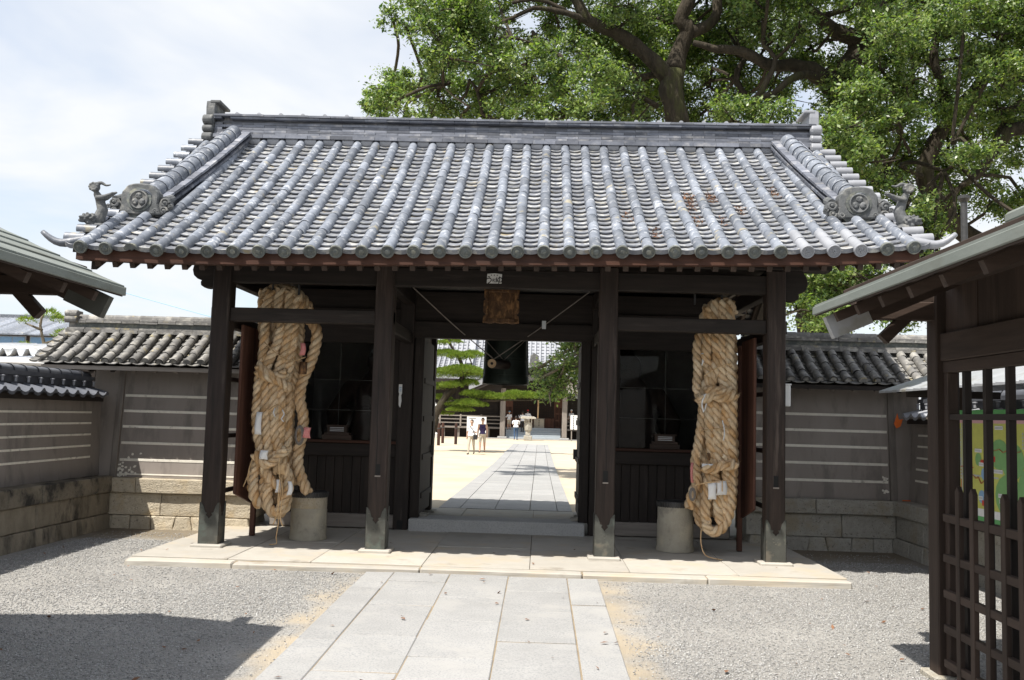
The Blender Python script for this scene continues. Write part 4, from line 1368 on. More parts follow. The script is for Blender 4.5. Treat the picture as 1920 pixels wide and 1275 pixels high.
# ---- descending ridges near both verges, with crested end tiles
DXT, DXB = 3.60, 3.80
def dxat(y):
    return DXT + (DXB - DXT) * (2.0 - y) / 2.35
DB = round_mesh(.2, .1, .094)
DB.lathe([(.097, 0), (.1035, 0), (.1035, .014), (.097, .014)], axis='y', n=18, close=False)
for s in (-1, 1):
    x = s * 3.7
    y0, y1 = -.30, 2.02
    L = 0
    sarr = [a for yy_, a in ARC if yy_ >= y0]
    sa, sb = sarr[0], ARC[-1][1] - .02
    dr = thing('descending_ridge', (x, y0, roof_z(x, y0)), parent=roof)
    n_ = 11
    stp = (sb - sa) / n_
    me_b = [MB().box((-w_, -.0, -.0), (w_, stp - .004, h_)).mesh('ridge_tile', M['ridge_tile']) for w_, h_ in ((.145, .075), (.195, .028), (.13, .036), (.19, .028))]
    lvh = (.03, .105, .133, .169)
    me_c = DB.mesh('ridge_cap_tile', M['tile'], True); me_c.set_sharp_from_angle(angle=R(45))
    for k in range(n_):
        for lv in range(4):
            yq = y_at(sa + stp * (k + (.4 if lv == 3 else 0) * (k < n_ - 1)))
            put('ridge_tile', me_b[lv], roof_frame(s * dxat(yq), yq, lvh[lv] + .0015 * (k % 2)) @ Matrix.Rotation(s * .055, 4, 'Z'), dr)
    k = 0
    q = sa
    while q < sb - .1:
        put('ridge_cap_tile', me_c, roof_frame(s * dxat(y_at(q)), y_at(q), .21 + RNG.uniform(-.002, .002)) @ Matrix.Rotation(s * .055, 4, 'Z'), dr)
        q += .185
    # a raised core so no light passes between the courses
    cb = MB()
    for k in range(8):
        a, b = y_at(sa + (sb - sa) * k / 8), y_at(sa + (sb - sa) * (k + 1) / 8)
        za, zb = roof_z(x, a), roof_z(x, b)
        xa, xb = s * dxat(a), s * dxat(b)
        cb.hexa([(xa - .12, a, za), (xa + .12, a, za), (xb + .12, b, zb), (xb - .12, b, zb)], [(xa - .085, a, za + .22), (xa + .085, a, za + .22), (xb + .085, b, zb + .22), (xb - .085, b, zb + .22)])
    cb.build('ridge_core', M['ridge_tile'], dr)

    # crested end tile (onigawara)
    oy = -.38
    x = s * (3.83 if s < 0 else 3.77)
    oz = roof_z(x, oy) + .055
    on = thing('crested_end_tile', (x, oy, oz), parent=roof)
    body = [(-.235, 0), (.235, 0), (.215, .06), (.2, .12), (.205, .2), (.195, .255), (.17, .275), (.145, .315), (.08, .335), (0, .34)]
    body = body + [(-u, v_) for u, v_ in body[-2:1:-1]]
    b_ = MB().prism(body, (x, oy - .05, oz), (1, 0, 0), (0, 0, 1), (0, .15, 0))
    b_.build('shield', M['ornament'], on, bevel=.014)
    ring = [(.135 * math.cos(R(a)), .16 + .13 * math.sin(R(a))) for a in range(0, 360, 20)]
    MB().prism(ring, (x, oy - .052, oz), (1, 0, 0), (0, 0, 1), (0, -.006, 0)).build('recess', M['tile_cap'], on)
    MB().lathe([(.02, 0), (.098, 0), (.105, -.012), (.098, -.022), (.09, -.022), (.085, -.012), (.02, -.012)], (x, oy - .057, oz + .155), 'y', 22).build('crest_disc', M['ornament'], on, smooth=True)
    pt_ = MB()
    for k in range(3):
        a = R(90 + 120 * k)
        cx_, cz_ = x + .043 * math.cos(a), oz + .155 + .043 * math.sin(a)
        mrot = Matrix.Rotation(-(a - R(90)), 3, 'Y')
        pt_.ball((cx_, oy - .072, cz_), (.038, .012, .033), 10, 6, mtx=mrot)
        pt_.ball((cx_ + .016 * math.cos(a + 1.1), oy - .074, cz_ + .016 * math.sin(a + 1.1)), (.02, .012, .02), 8, 5)
        pt_.ball((cx_ + .016 * math.cos(a - 1.1), oy - .074, cz_ + .016 * math.sin(a - 1.1)), (.02, .012, .02), 8, 5)
    pt_.build('crest_leaves', M['ornament'], on, smooth=True)
    for w_ in (-1, 1):
        sc_ = MB()
        for (cx_, cz_, rr) in ((.275, .13, .05), (.265, .045, .042), (.17, .035, .03), (.335, .09, .026)):
            sp_ = []
            for i in range(15):
                a = R(i * 36) * w_
                q = rr * (1 - i / 17)
                sp_.append((x + w_ * cx_ + q * math.cos(a), oy - .045, oz + cz_ + q * math.sin(a)))
            sc_.tube(sp_, [rr * .36 * (1 - .4 * i / 15) for i in range(15)], 7)
            sc_.ball((x + w_ * cx_, oy - .05, oz + cz_), rr * .4, 8, 5)
        sc_.prism([(w_ * .2, 0), (w_ * .31, .02), (w_ * .33, .1), (w_ * .31, .17), (w_ * .24, .18), (w_ * .2, .12)], (x, oy - .03, oz), (1, 0, 0), (0, 0, 1), (0, .12, 0))
        sc_.build('side_scroll', M['ornament'], on, smooth=False, bevel=0)
        MB().tube([(x + w_ * .27, oy - .02, oz + .16), (x + w_ * .27, oy + .14, oz + .22)], .045, 10).build('scroll_top', M['ornament'], on)
    MB().prism([(-.1, -.05), (.1, -.05), (.16, .01), (-.16, .01)], (x, oy - .02, oz), (1, 0, 0), (0, 0, 1), (0, .1, 0)).build('foot', M['tile_cap'], on)

    # short round tiles laid across the verge
    STUB = round_mesh(.2, .052, .05, True)
    stub_m = STUB.mesh('verge_tile', M['tile_new'] if s > 0 else M['tile'], True); stub_m.set_sharp_from_angle(angle=R(50))
    q = .12
    while q < SLOPE:
        fr_ = roof_frame(s * 4.0, y_at(q), .062)
        # its axis runs outward: local y of the tile becomes minus s * x
        mm = fr_ @ Matrix.Rotation(R(90) if s > 0 else R(-90), 4, 'Z')
        mm.translation = fr_.translation + fr_.col[0].to_3d() * (s * .235)
        put('verge_tile', stub_m, mm, roof)
        q += .27
    # upturned corner tile
    h = MB()
    pts_ = [(s * 3.98, -1.1, roof_z(s * 4, -1.1) + .06), (s * 4.12, -1.16, roof_z(s * 4, -1.15) + .045), (s * 4.24, -1.2, roof_z(s * 4, -1.2) + .05), (s * 4.33, -1.22, roof_z(s * 4, -1.2) + .085), (s * 4.41, -1.235, roof_z(s * 4, -1.2) + .15)]
    h.tube(smooth_path(pts_, .04), [.066] * 1 + [.07 - .052 * (i / 12) ** 1.6 for i in range(1, len(smooth_path(pts_, .04)))], 10, flat=.75)
    h.build('corner_tile', M['tile'] if s < 0 else M['tile_new'], roof, smooth=True)

    # lion figure doing a handstand on the corner
    lx, ly = s * 4.1, -.80
    lz = roof_z(lx, ly) + .075
    g = MB()
    o_ = s          # outward
    P_ = lambda a, b, c: (lx + o_ * a, ly + b, lz + c)
    g.ball(P_(0, .0, .0), (.15, .12, .05))
    capsule(g, P_(-.02, .02, .1), P_(-.07, .03, .24), .085, .075)
    capsule(g, P_(-.07, .03, .24), P_(-.02, .02, .40), .075, .062)
    capsule(g, P_(-.02, .02, .40), P_(.01, .0, .46), .062, .05)
    # hind legs stretched inwards, tail tuft on top
    for q in (-.04, .05):
        capsule(g, P_(-.02, q, .40), P_(-.12, q - .01, .42), .04, .032)
        capsule(g, P_(-.12, q - .01, .42), P_(-.24, q - .03, .475 + q * .3), .03, .02)
        g.ball(P_(-.25, q - .035, .48 + q * .3), (.026, .024, .018))
    capsule(g, P_(.02, 0, .46), P_(.03, -.01, .52), .035, .03)
    g.ball(P_(.035, -.02, .56), (.075, .06, .07))
    tl = smooth_path([P_(.03, -.01, .60), P_(-.05, -.02, .625), P_(-.12, -.02, .59), P_(-.19, -.02, .60)], .02)
    g.tube(tl, [.035 * (1 - .75 * i / len(tl)) for i in range(len(tl))], 8)
    for k in range(9):
        a = R(k * 40)
        g.ball(P_(.04 + .055 * math.cos(a), -.06, .56 + .05 * math.sin(a)), .024, 7, 5)
    # front legs and curly head at the bottom
    for q in (-.06, .06):
        capsule(g, P_(.0, q, .12), P_(.06, q - .05, .03), .035, .03)
    g.ball(P_(.07, -.06, .09), (.1, .085, .075))
    for k in range(26):
        a, b_ = k * 2.399, math.acos(1 - 2 * (k + .5) / 34)
        g.ball(P_(.075 + .1 * math.sin(b_) * math.cos(a), -.065 + .085 * math.sin(b_) * math.sin(a), .1 + .07 * math.cos(b_)), .022, 7, 5)
    capsule(g, P_(.13, -.12, .06), P_(.16, -.14, .055), .035, .028)
    capsule(g, P_(.11, -.14, .1), P_(.15, -.17, .1), .025, .02)
    g.v = [((a - lx) * .72 + lx, (b - ly) * .72 + ly, (c - lz) * .72 + lz) for a, b, c in g.v]
    me_l = fused(g, .0065, 'lion_figure')
    me_l.materials.append(M['ornament'])
    put('lion_figure', me_l, Matrix.Identity(4), roof)

# dry leaves caught between the tiles
lr = np.random.default_rng(5)
ps_ = []
for (cx_, cy_, n_) in ((2.12, .30, 130), (2.38, .33, 150), (2.62, -.08, 90), (2.1, -.35, 80), (2.12, .05, 80), (3.12, .52, 90), (1.38, -.25, 50), (2.38, -.4, 40), (1.62, -.78, 60)):
    for _ in range(int(n_ * .55)):
        px_, py_ = cx_ + lr.normal(0, .035), cy_ + lr.normal(0, .10)
        ps_.append((px_, py_, roof_z(px_, py_) + .045 + lr.random() * .03))
me_ = leaf_mesh('leaf_litter', np.array(ps_), np.array([0, -.3, .9]), .05, M['litter'], lr, wide=.22)
o = bpy.data.objects.new('leaf_litter', me_); COL.objects.link(o)
tag(o, 'reddish dry leaves and twigs caught between the roof tiles', 'leaf litter', kind='stuff')
# ------------------------------------------------------------------ walls on both sides of the gate
def stones(parent, m, course, face, back, z0, z1, axis, sgn=1):
    """one course of dressed stones. course: list of (a_bottom, a_top) joint positions along the wall."""
    for (a0, a1), (b0, b1) in zip(course[:-1], course[1:]):
        g = .003
        f0, f1 = face
        j = RNG.uniform(-.006, .006)
        lo = [(a0 + g, f0 + j), (b0 - g, f0 - j), (b0 - g, back), (a0 + g, back)]
        hi = [(a1 + g, f1 + j), (b1 - g, f1 - j), (b1 - g, back), (a1 + g, back)]
        if axis == 'y':
            lo = [(q, p) for p, q in lo]; hi = [(q, p) for p, q in hi]
        mb = MB()
        b_ = [(p, q, z0) for p, q in lo]; t_ = [(p, q, z1 - .003) for p, q in hi]
        # keep the turning order outward whatever the side
        e1 = Vector(b_[1]) - Vector(b_[0]); e2 = Vector(b_[3]) - Vector(b_[0])
        if e1.cross(e2).z < 0:
            b_, t_ = b_[::-1], t_[::-1]
        mb.hexa(b_, t_)
        rough_face(mb.build('stone', m, parent, bevel=.009, pos=b_[0]), .014)


def wing(s):
    nm = 'left' if s < 0 else 'right'
    w = thing('boundary_wall', (s * 4.0, 1.9, 0),
              ('striped grey plaster wall with tiled roof joining the gate on the left, partly sunlit' if s < 0 else
               'striped grey plaster wall with tiled roof joining the gate on the right, wholly in shade'), 'wall')
    m = M['stone_tan'] if s < 0 else M['stone_grey']
    X = lambda a: s * a
    xs_ = [3.1, 3.5, 3.83, 4.12, 4.38, 4.66, 4.9, 5.2]
    tl = [.05, -.03, .06, -.05, .02, 0, 0, 0]
    def cr(l):
        l = [(s * a, s * b) for a, b in l]
        return l if s > 0 else l[::-1]
    stones(w, m, cr([(a, a + t_) for a, t_ in zip(xs_, tl)]), (1.68, 1.70), 2.4, -.03, .215, 'x')
    stones(w, m, cr([(a, a) for a in (3.1, 4.28, 4.95, 5.2)]), (1.705, 1.72), 2.4, .218, .50, 'x')
    stones(w, m, cr([(a, a) for a in (3.1, 3.66, 4.60, 5.2)] if s < 0 else [(a, a) for a in (3.1, 3.95, 5.2)]), (1.66, 1.665), 2.45, .503, .685, 'x')
    # plaster body, battered
    a, b = sorted((s * 3.1, s * 4.9))
    MB().hexa([(a, 1.80, .685), (b, 1.80, .685), (b, 2.4, .685), (a, 2.4, .685)], [(a, 1.90, 2.16), (b, 1.90, 2.16), (b, 2.3, 2.16), (a, 2.3, 2.16)]).build('plaster_body', M['plaster'], w)
    a, b = sorted((s * 4.982, s * 5.3))
    MB().hexa([(a, 1.76, .66), (b, 1.76, .66), (b, 2.4, .66), (a, 2.4, .66)], [(a, 1.90, 2.16), (b, 1.90, 2.16), (b, 2.3, 2.16), (a, 2.3, 2.16)]).build('corner_panel', M['plaster'], w)
    a, b = sorted((s * 4.902, s * 4.98))
    MB().hexa([(a, 1.745, .68), (b, 1.745, .68), (b, 1.9, .68), (a, 1.9, .68)], [(a, 1.875, 2.1), (b, 1.875, 2.1), (b, 2.0, 2.1), (a, 2.0, 2.1)]).build('corner_post', M['greywood_z'], w, bevel=.004)
    for k, z in enumerate((1.715, 1.515, 1.315, 1.105, .89, .715)):
        if k == 5 and s > 0: continue
        y_ = 1.80 + .1 * (z - .685) / 1.475
        a, b = sorted((s * 3.1, s * 4.885))
        h = .033 if k < 5 else .018
        MB().box((a, y_ - .005, z), (b, y_ + .03, z + h)).build('wall_line', M['line'], w, bevel=.002)
    # scuffed patches where the plaster has chipped at the corner
    ch = MB()
    for k in range(46 if s < 0 else 15):
        if s < 0:
            cx_, cz_ = -4.9 + abs(RNG.gauss(0, .11)), .70 + abs(RNG.gauss(0, .11))
        else:
            cx_, cz_ = 4.895 - abs(RNG.gauss(0, .05)), RNG.choice((.93, .90, .80, .76, .95)) + RNG.gauss(0, .012)
        r_ = RNG.uniform(.006, .024)
        y_ = 1.80 + .1 * (cz_ - .685) / 1.475 - .0035
        n_ = 7
        ch.prism([(r_ * RNG.uniform(.5, 1.2) * math.cos(6.283 * i / n_), r_ * RNG.uniform(.5, 1.1) * math.sin(6.283 * i / n_)) for i in range(n_)], (cx_, y_, cz_), (1, 0, 0), (0, 0, 1), (0, .004, 0))
    tag(ch.build('chipped_plaster', M['line'], w), kind='stuff')
    # eaves: board, small rafter ends
    a, b = sorted((s * 3.12, s * 5.75))
    MB().box((a, 1.36, 2.035), (b, 1.40, 2.085)).build('eave_board', M['greywood_x'] if s < 0 else M['wood_x'], w)
    MB().hexa([(a, 1.40, 2.05), (b, 1.40, 2.05), (b, 2.1, 2.48), (a, 2.1, 2.48)], [(a, 1.40, 2.085), (b, 1.40, 2.085), (b, 2.1, 2.54), (a, 2.1, 2.54)]).build('roof_board', M['wood_x'], w)
    MB().hexa([(a, 2.1, 2.48), (b, 2.1, 2.48), (b, 2.8, 2.05), (a, 2.8, 2.05)], [(a, 2.1, 2.54), (b, 2.1, 2.54), (b, 2.8, 2.085), (a, 2.8, 2.085)]).build('roof_board', M['wood_x'], w)
    for k in range(9):
        x = s * (3.3 + .27 * k)
        MB().bar((x, 1.52, 2.04), (x, 2.0, 2.22), .05, .05).build('rafter', M['greywood_y'] if k < 6 else M['wood_y'], w)
    # round tiles, lying a little unevenly
    tl_ = .215
    rm_ = round_mesh(tl_ + .02, .053, .049, True).mesh('round_tile', M['old_tile'], True)
    rm_.set_sharp_from_angle(angle=R(50))
    fl = MB()
    ffl = flat_mesh(0.0)
    def frame(x, q):           # q: distance up the slope from the eave
        y_ = 1.33 + q * .87
        z_ = 2.10 + .53 * (.8 * q + .22 * q * q)
        d_ = Vector((0, .87, .53 * (.8 + .44 * q))).normalized()
        n_ = Vector((1, 0, 0)).cross(d_)
        mt = Matrix((Vector((1, 0, 0)), d_, n_)).transposed().to_4x4()
        mt.translation = Vector((x, y_, z_))
        return mt
    k = 0
    x = 3.2
    while x < 5.72:
        for j in range(4):
            yaw_ = R(RNG.uniform(-2.5, 2.5))
            mt = frame(s * x + RNG.uniform(-.008, .008), .0 + j * tl_) @ Matrix.Translation((0, 0, .046 + RNG.uniform(-.004, .006))) @ Matrix.Rotation(yaw_, 4, 'Z')
            put('round_tile', rm_, mt, w)
        for j in range(9):
            mt = frame(s * (x + .086), j * .1 - .02) @ Matrix.Rotation(R(RNG.uniform(-2, 2)), 4, 'Z') @ Matrix.Diagonal((.72, .75, .6, 1))
            into(fl, ffl, mt)
        x += .172
    # rear slope
    for i in range(15):
        x = s * (3.2 + .172 * i)
        mt0 = Matrix.Translation((0, 4.2, 0)) @ Matrix.Rotation(math.pi, 4, 'Z')
        for j in range(4):
            into(fl, round_mesh(tl_ + .02, .046, .041), mt0 @ frame(-x, j * tl_) @ Matrix.Translation((0, 0, .035)))
    tag(fl.build('flat_tiles', M['old_tile'], w, auto=40), kind='stuff')
    # verge at the far end
    for j in range(6):
        mt = frame(s * 5.80, j * .15) @ Matrix.Rotation(R(s * 8), 4, 'Y') @ Matrix.Diagonal((.7, .95, 1, 1))
        put('verge_tile', FLAT_OLD, mt, w)
    # ridge courses and cap
    z = 2.545
    for ci, (h, hw, m_) in enumerate(((.045, .17, 'old_tile'), (.028, .135, 'old_tile'), (.06, .085, 'plaster'), (.028, .13, 'old_tile'), (.028, .12, 'old_tile'))):
        if m_ == 'plaster':
            a, b = sorted((s * 3.12, s * 5.7))
            MB().box((a, 2.1 - hw, z), (b, 2.1 + hw, z + h)).build('ridge_infill', M['tile_cap'], w)
        else:
            x = 3.12
            me_ = MB().box((-.118, -hw, 0), (.118, hw, h - .003)).mesh('ridge_tile', M['old_tile'])
            while x < 5.6:
                put('ridge_tile', me_, Matrix.Translation((s * (x + .12), 2.1 + RNG.uniform(-.006, .006), z + RNG.uniform(-.003, .003))) @ Matrix.Rotation(R(RNG.uniform(-.8, .8)), 4, 'Y'), w)
                x += .241
        z += h
    cm_ = MB()
    for y_, zz_ in ((-.075, 0), (-.065, .035), (-.03, .06), (0, .065), (.03, .06), (.065, .035), (.075, 0)):
        cm_.v += [(-.09, y_ * 1.0, zz_), (.09, y_ * .92, zz_ * .92)]
    for j in range(6):
        cm_.f.append((2 * j, 2 * j + 1, 2 * j + 3, 2 * j + 2)); cm_.m.append(0)
    cm_.f += [tuple(range(0, 14, 2))[::1], tuple(range(13, 0, -2))]; cm_.m += [0, 0]
    cme = cm_.mesh('ridge_cap_tile', M['old_tile'])
    x = 3.2
    while x < 5.65:
        put('ridge_cap_tile', cme, Matrix.Translation((s * x, 2.1, z)) @ Matrix.Rotation(0 if s < 0 else math.pi, 4, 'Z'), w)
        x += .172
    e = MB()
    xe = s * 5.72
    for zc, r_ in ((2.52, .06), (2.72, .05), (2.80, .045)):
        e.lathe([(r_ * .6, -.09), (r_, -.08), (r_, .08), (r_ * .6, .09)], (xe, 1.98, zc), 'x', 10)
    e.prism([(-.1, 2.44), (.1, 2.44), (.08, 2.84), (-.08, 2.84)], (xe - .05, 2.1, 0), (0, 1, 0), (0, 0, 1), (.1, 0, 0))
    e.build('ridge_end_tile', M['old_tile'], w, bevel=.005)
    return w


FLAT_OLD = flat_mesh(.01).mesh('verge_tile', M['old_tile'], True)
FLAT_OLD.set_sharp_from_angle(angle=R(40))
wing(-1)
wing(1)


def side_wall(s):
    w = thing('side_wall', (s * 5.0, -.5, 0),
              ('low dark striped wall with glossy tiles along the left edge' if s < 0 else 'low striped wall with tiled roof along the right, behind the map board'), 'wall')
    m = M['stone_dark'] if s < 0 else M['stone_grey']
    y0, y1 = -7.6, 1.71
    def jn(step, sk=0.0, y_end=y1):
        l, y = [], y_end
        while y > y0:
            t_ = RNG.uniform(-sk, sk)
            l.append((y, y + t_)); y -= RNG.uniform(.8, 1.2) * step
        l[0] = (y_end, y_end)
        return l[::-1]
    f0, b_ = s * 4.9, s * 5.7
    stones(w, m if s > 0 else M['stone_mid'], jn(.42, .03), (f0, s * 4.92), b_, -.03, .235, 'y')
    stones(w, m if s > 0 else M['stone_mid'], jn(.95), (s * 4.935, s * 4.945), b_, .238, .505, 'y')
    stones(w, m, jn(1.6), (s * 4.89, s * 4.895), b_, .508, .71 if s < 0 else .685, 'y')
    xa, xb, xc, xd = s * 5.12, s * 5.2, s * 5.7, s * 5.65
    q = [(xa, y0), (xc, y0), (xc, y1 + .05), (xa, y1 + .05)]; t_ = [(xb, y0), (xd, y0), (xd, y1 + .15), (xb, y1 + .15)]
    if s < 0: q, t_ = [q[1], q[0], q[3], q[2]], [t_[1], t_[0], t_[3], t_[2]]
    MB().hexa([(a, b, .68) for a, b in q], [(a, b, 1.74) for a, b in t_]).build('plaster_body', M['plaster'], w)
    for z in (1.49, 1.355, 1.215, 1.075, .935):
        x_ = s * (5.12 + .08 * (z - .68) / 1.06)
        x0_, x1_ = sorted((x_ - s * .006, x_ + s * .03))
        MB().box((x0_, y0, z), (x1_, 1.60 - .1 * (1.7 - z) if s < 0 else 1.6, z + .024)).build('wall_line', M['line'], w)
    a, b = sorted((s * 5.02, s * 5.8))
    MB().box((a, y0, 1.64), (b, 1.55, 1.70)).build('eave_board', M['wood_y'], w)
    # interlocking eave tiles: a pan and a roll each
    tm = MB()
    prof = [(0, .0), (.03, -.012), (.075, -.02), (.12, -.012), (.15, .004), (.168, .024), (.195, .034), (.222, .024), (.238, .002)]
    for x_, zo in ((0, 0.0), (.22, .055)):
        for p_, z_ in prof: tm.v.append((x_, p_, z_ + zo))
    for p_, z_ in prof: tm.v.append((0, p_, z_ - .035 if p_ < .15 else z_ * .2 - .02))
    n_ = len(prof)
    for i in range(n_ - 1):
        tm.f += [(i, i + n_, i + n_ + 1, i + 1), (i, i + 1, i + 1 + 2 * n_, i + 2 * n_)]; tm.m += [0, 0]
    tmm = tm.mesh('eave_tile', M['black_tile'] if s < 0 else M['tile_new'], True)
    tmm.set_sharp_from_angle(angle=R(45))
    capm_ = MB()
    L_ = .25
    for yy, rr in ((0, .079), (.02, .079), (.022, .07), (L_, .07)):
        for i in range(9):
            a_ = math.pi * i / 8
            capm_.v.append((rr * math.cos(a_), yy, rr * math.sin(a_)))
    for j in range(3):
        for i in range(8):
            q_ = j * 9 + i
            capm_.f.append((q_, q_ + 9, q_ + 10, q_ + 1)); capm_.m.append(0)
    capme = capm_.mesh('ridge_cap_tile', M['black_tile'], True); capme.set_sharp_from_angle(angle=R(40))
    nub = MB().lathe([(.014, -.0), (.016, .05), (.026, .052), (.026, .062), (.004, .066)], n=8).mesh('ridge_peg', M['tile_new'])
    k = 0
    y = 1.30
    while y > (-2.6 if s < 0 else -4.0):
        mt = Matrix.Translation((s * 4.95, y, 1.735))
        if s < 0: mt = mt @ Matrix.Diagonal((-1, 1, 1, 1))
        put('eave_tile', tmm, mt, w)
        put('ridge_cap_tile', capme, Matrix.Translation((s * 5.26, y, 1.945)), w)
        put('ridge_peg', nub, Matrix.Translation((s * 5.135, y + .2, 1.825)), w)
        y -= .25
    a, b = sorted((s * 5.15, s * 5.37))
    MB().box((a, y, 1.90), (b, 1.55, 1.945)).build('ridge_tile', M['black_tile'], w)
    a, b = sorted((s * 5.18, s * 5.34))
    MB().box((a, y, 1.82), (b, 1.55, 1.90)).build('ridge_tile', M['black_tile'], w)
    a, b = sorted((s * 5.2, s * 5.75))
    MB().hexa([(a, y, 1.7), (b, y, 1.7), (b, 1.55, 1.7), (a, 1.55, 1.7)], [(a, y, 1.9 if s > 0 else 1.72), (b, y, 1.72 if s > 0 else 1.9), (b, 1.55, 1.72 if s > 0 else 1.9), (a, 1.55, 1.9 if s > 0 else 1.72)]).build('roof_slope', M['black_tile'], w)


side_wall(-1)
side_wall(1)

# ------------------------------------------------------------------ roofed fences by the path in front
def shelter(s):
    lab = ('copper-roofed timber shelter whose eave corner shows at the left edge' if s < 0 else 'copper-roofed timber shelter with lattice and pointed pickets at the right edge')
    yE = -4.20 if s < 0 else -4.08
    ex, ez, rx = s * (2.2 if s < 0 else 2.25), 2.30 if s < 0 else 2.295, s * (3.5 if s < 0 else 3.55)
    sl = .44
    yN = -8.8
    w = thing('roadside_shelter', (s * 3.5, -6.4, 0), lab, 'shelter')
    # copper sheets, course over course
    nC = 6
    for side in (0, 1):
        for k in range(nC):
            u0, u1 = k / nC, (k + 1) / nC + .03
            def pt(u):
                x = ex + (rx - ex) * u if side == 0 else 2 * rx - ex - (rx - ex) * u
                return x, ez + .045 + abs(rx - ex) * sl * u + .012
            (xa, za), (xb, zb) = pt(u0), pt(u1)
            y = yE
            j = 0
            while y > yN + .1:
                y2 = max(y - (.62 if (j or k % 2 == 0) else .3), yN)
                mb = MB()
                P4 = [(xa, y2 + .002, za), (xb, y2 + .002, zb - .012), (xb, y - .002, zb - .012), (xa, y - .002, za)]
                T4 = [(p[0], p[1], p[2] + .013) for p in P4]
                if (xb - xa) < 0: P4, T4 = [P4[1], P4[0], P4[3], P4[2]], [T4[1], T4[0], T4[3], T4[2]]
                mb.hexa(P4, T4)
                mb.build('copper_sheet', M['copper'], w, pos=(xa, y, za))
                y = y2
                j += 1
    MB().box((rx - .09, yN, ez + .05 + 1.3 * sl), (rx + .09, yE + .01, ez + .13 + 1.3 * sl)).build('ridge_cover', M['copper'], w, bevel=.02)
    # copper-clad eave edge and under-boarding
    for side in (0, 1):
        xx = ex if side == 0 else 2 * rx - ex
        q = s if side == 0 else -s
        a, b = sorted((xx - q * .012, xx + q * .03))
        MB().box((a, yN, ez + .005), (b, yE + .006, ez + .055)).build('eave_edge', M['copper'], w, bevel=.004)
        P4 = [(xx, yN, ez - .005), (rx, yN, ez + 1.3 * sl - .005), (rx, yE - .02, ez + 1.3 * sl - .005), (xx, yE - .02, ez - .005)]
        T4 = [(p[0], p[1], p[2] + .05) for p in P4]
        if rx < xx: P4, T4 = [P4[1], P4[0], P4[3], P4[2]], [T4[1], T4[0], T4[3], T4[2]]
        MB().hexa(P4, T4).build('roof_board', M['brown_y'], w)
        # rake edge
        MB().bar((xx, yE - .004, ez + .03), (rx, yE - .004, ez + .03 + 1.3 * sl), .02, .06).build('rake_edge', M['copper'], w)
        # barge board, its lower end clad in sheet metal
        d_ = (1 if rx > xx else -1)
        MB().bar((xx + d_ * .28, yE - .10, ez + .012), (rx, yE - .10, ez + .012 + 1.02 * sl), .05, .13).build('barge_board', M['brown_x'], w)
        MB().bar((xx + d_ * .06, yE - .10, ez - .085), (xx + d_ * .30, yE - .10, ez + .02), .064, .145).build('clad_board_end', M['zinc'] if s > 0 else M['shoe'], w)
        for k in range(12):
            y = yE - .28 - k * .38
            if y < yN: break
            MB().bar((xx + d_ * .05, y, ez - .035), (rx, y, ez - .035 + 1.25 * sl), .045, .06).build('rafter', M['brown_x'], w)
    # posts
    for x in (3.13, 3.92):
        for y in (-3.92 - .28 * (s < 0), -6.4, -8.6):
            MB().box((s * x - .075, y - .075, 0), (s * x + .075, y + .075, 2.50 + .0)).build('post', M['brown_z'], w, bevel=.008, pos=(s * x, y, 0))
            MB().box((s * x - .12, y - .12, -.05), (s * x + .12, y + .12, .05)).build('post_stone', M['stone_grey'], w, bevel=.01)
    py = -3.92 - .28 * (s < 0)
    for x in (3.08, 3.92):
        MB().box((s * x - .055, yN, 2.50), (s * x + .055, yE - .14 if s < 0 else yE + -.02, 2.61)).build('purlin', M['brown_y'], w, bevel=.005)
    a, b = sorted((s * 2.55, s * 4.45))
    MB().box((a, py - .045, 2.30), (b, py + .045, 2.42)).build('cross_beam', M['brown_x'], w, bevel=.005)
    for q in (1, -1):
        MB().bar((s * 3.5 - q * s * .46, py, 2.47), (s * 3.5 - q * s * .76, py, 2.17), .06, .075).build('bracket', M['brown_x'], w)
    a, b = sorted((s * 2.55, s * 2.64))
    MB().box((a, yN, 2.42), (b, py + .2, 2.52)).build('purlin', M['brown_y'], w, bevel=.005)
    # header beams and boarding between the posts, open lattice below
    x = s * 3.13
    yb = py - .075
    MB().box((x - .05, yN, 2.03), (x + .05, yb, 2.21)).build('header_beam', M['brown_y'], w, bevel=.006)
    MB().box((x - .035, yN, 1.955), (x + .035, yb, 2.028)).build('window_head', M['brown_y'], w, bevel=.004)
    y = yb
    k = 0
    while y > yN:
        MB().box((x - .012 + .004 * (k % 2), max(y - .44, yN), 2.21), (x + .016, y - .004, 2.50)).build('wall_board', M['brown_z'], w)
        y -= .44; k += 1
    if s > 0:
        MB().box((x - .03, yb - .06, .06), (x + .04, yb - .0, 1.955)).build('window_jamb', M['brown_z'], w, bevel=.004)
        y = -4.24
        while y > -6.3:
            MB().box((x - .012, y - .02, .06), (x + .028, y + .02, 1.955)).build('mullion', M['wood_z'], w)
            y -= .268
        MB().box((x - .02, yN, 1.655), (x + .02, yb - .06, 1.69)).build('rail', M['wood_y'], w)
        MB().box((x - .02, yN, 1.0), (x + .03, yb - .06, 1.03)).build('rail', M['wood_y'], w)
        xp = 3.085
        for z in (1.04, .79, .57, .355, .145):
            MB().box((xp - .026, -6.3, z - .024), (xp + .01, -4.06, z + .024)).build('picket_rail', M['brown_y'], w, bevel=.003)
        y = -4.27
        while y > -6.3:
            MB().prism([(-.026, .03), (.026, .03), (.026, 1.215), (0, 1.25), (-.026, 1.215)], (xp - .03, y, 0), (0, 1, 0), (0, 0, 1), (.03, 0, 0)).build('picket', M['brown_z'], w, bevel=.002)
            y -= .187
    return w


shelter(-1)
shelter(1)

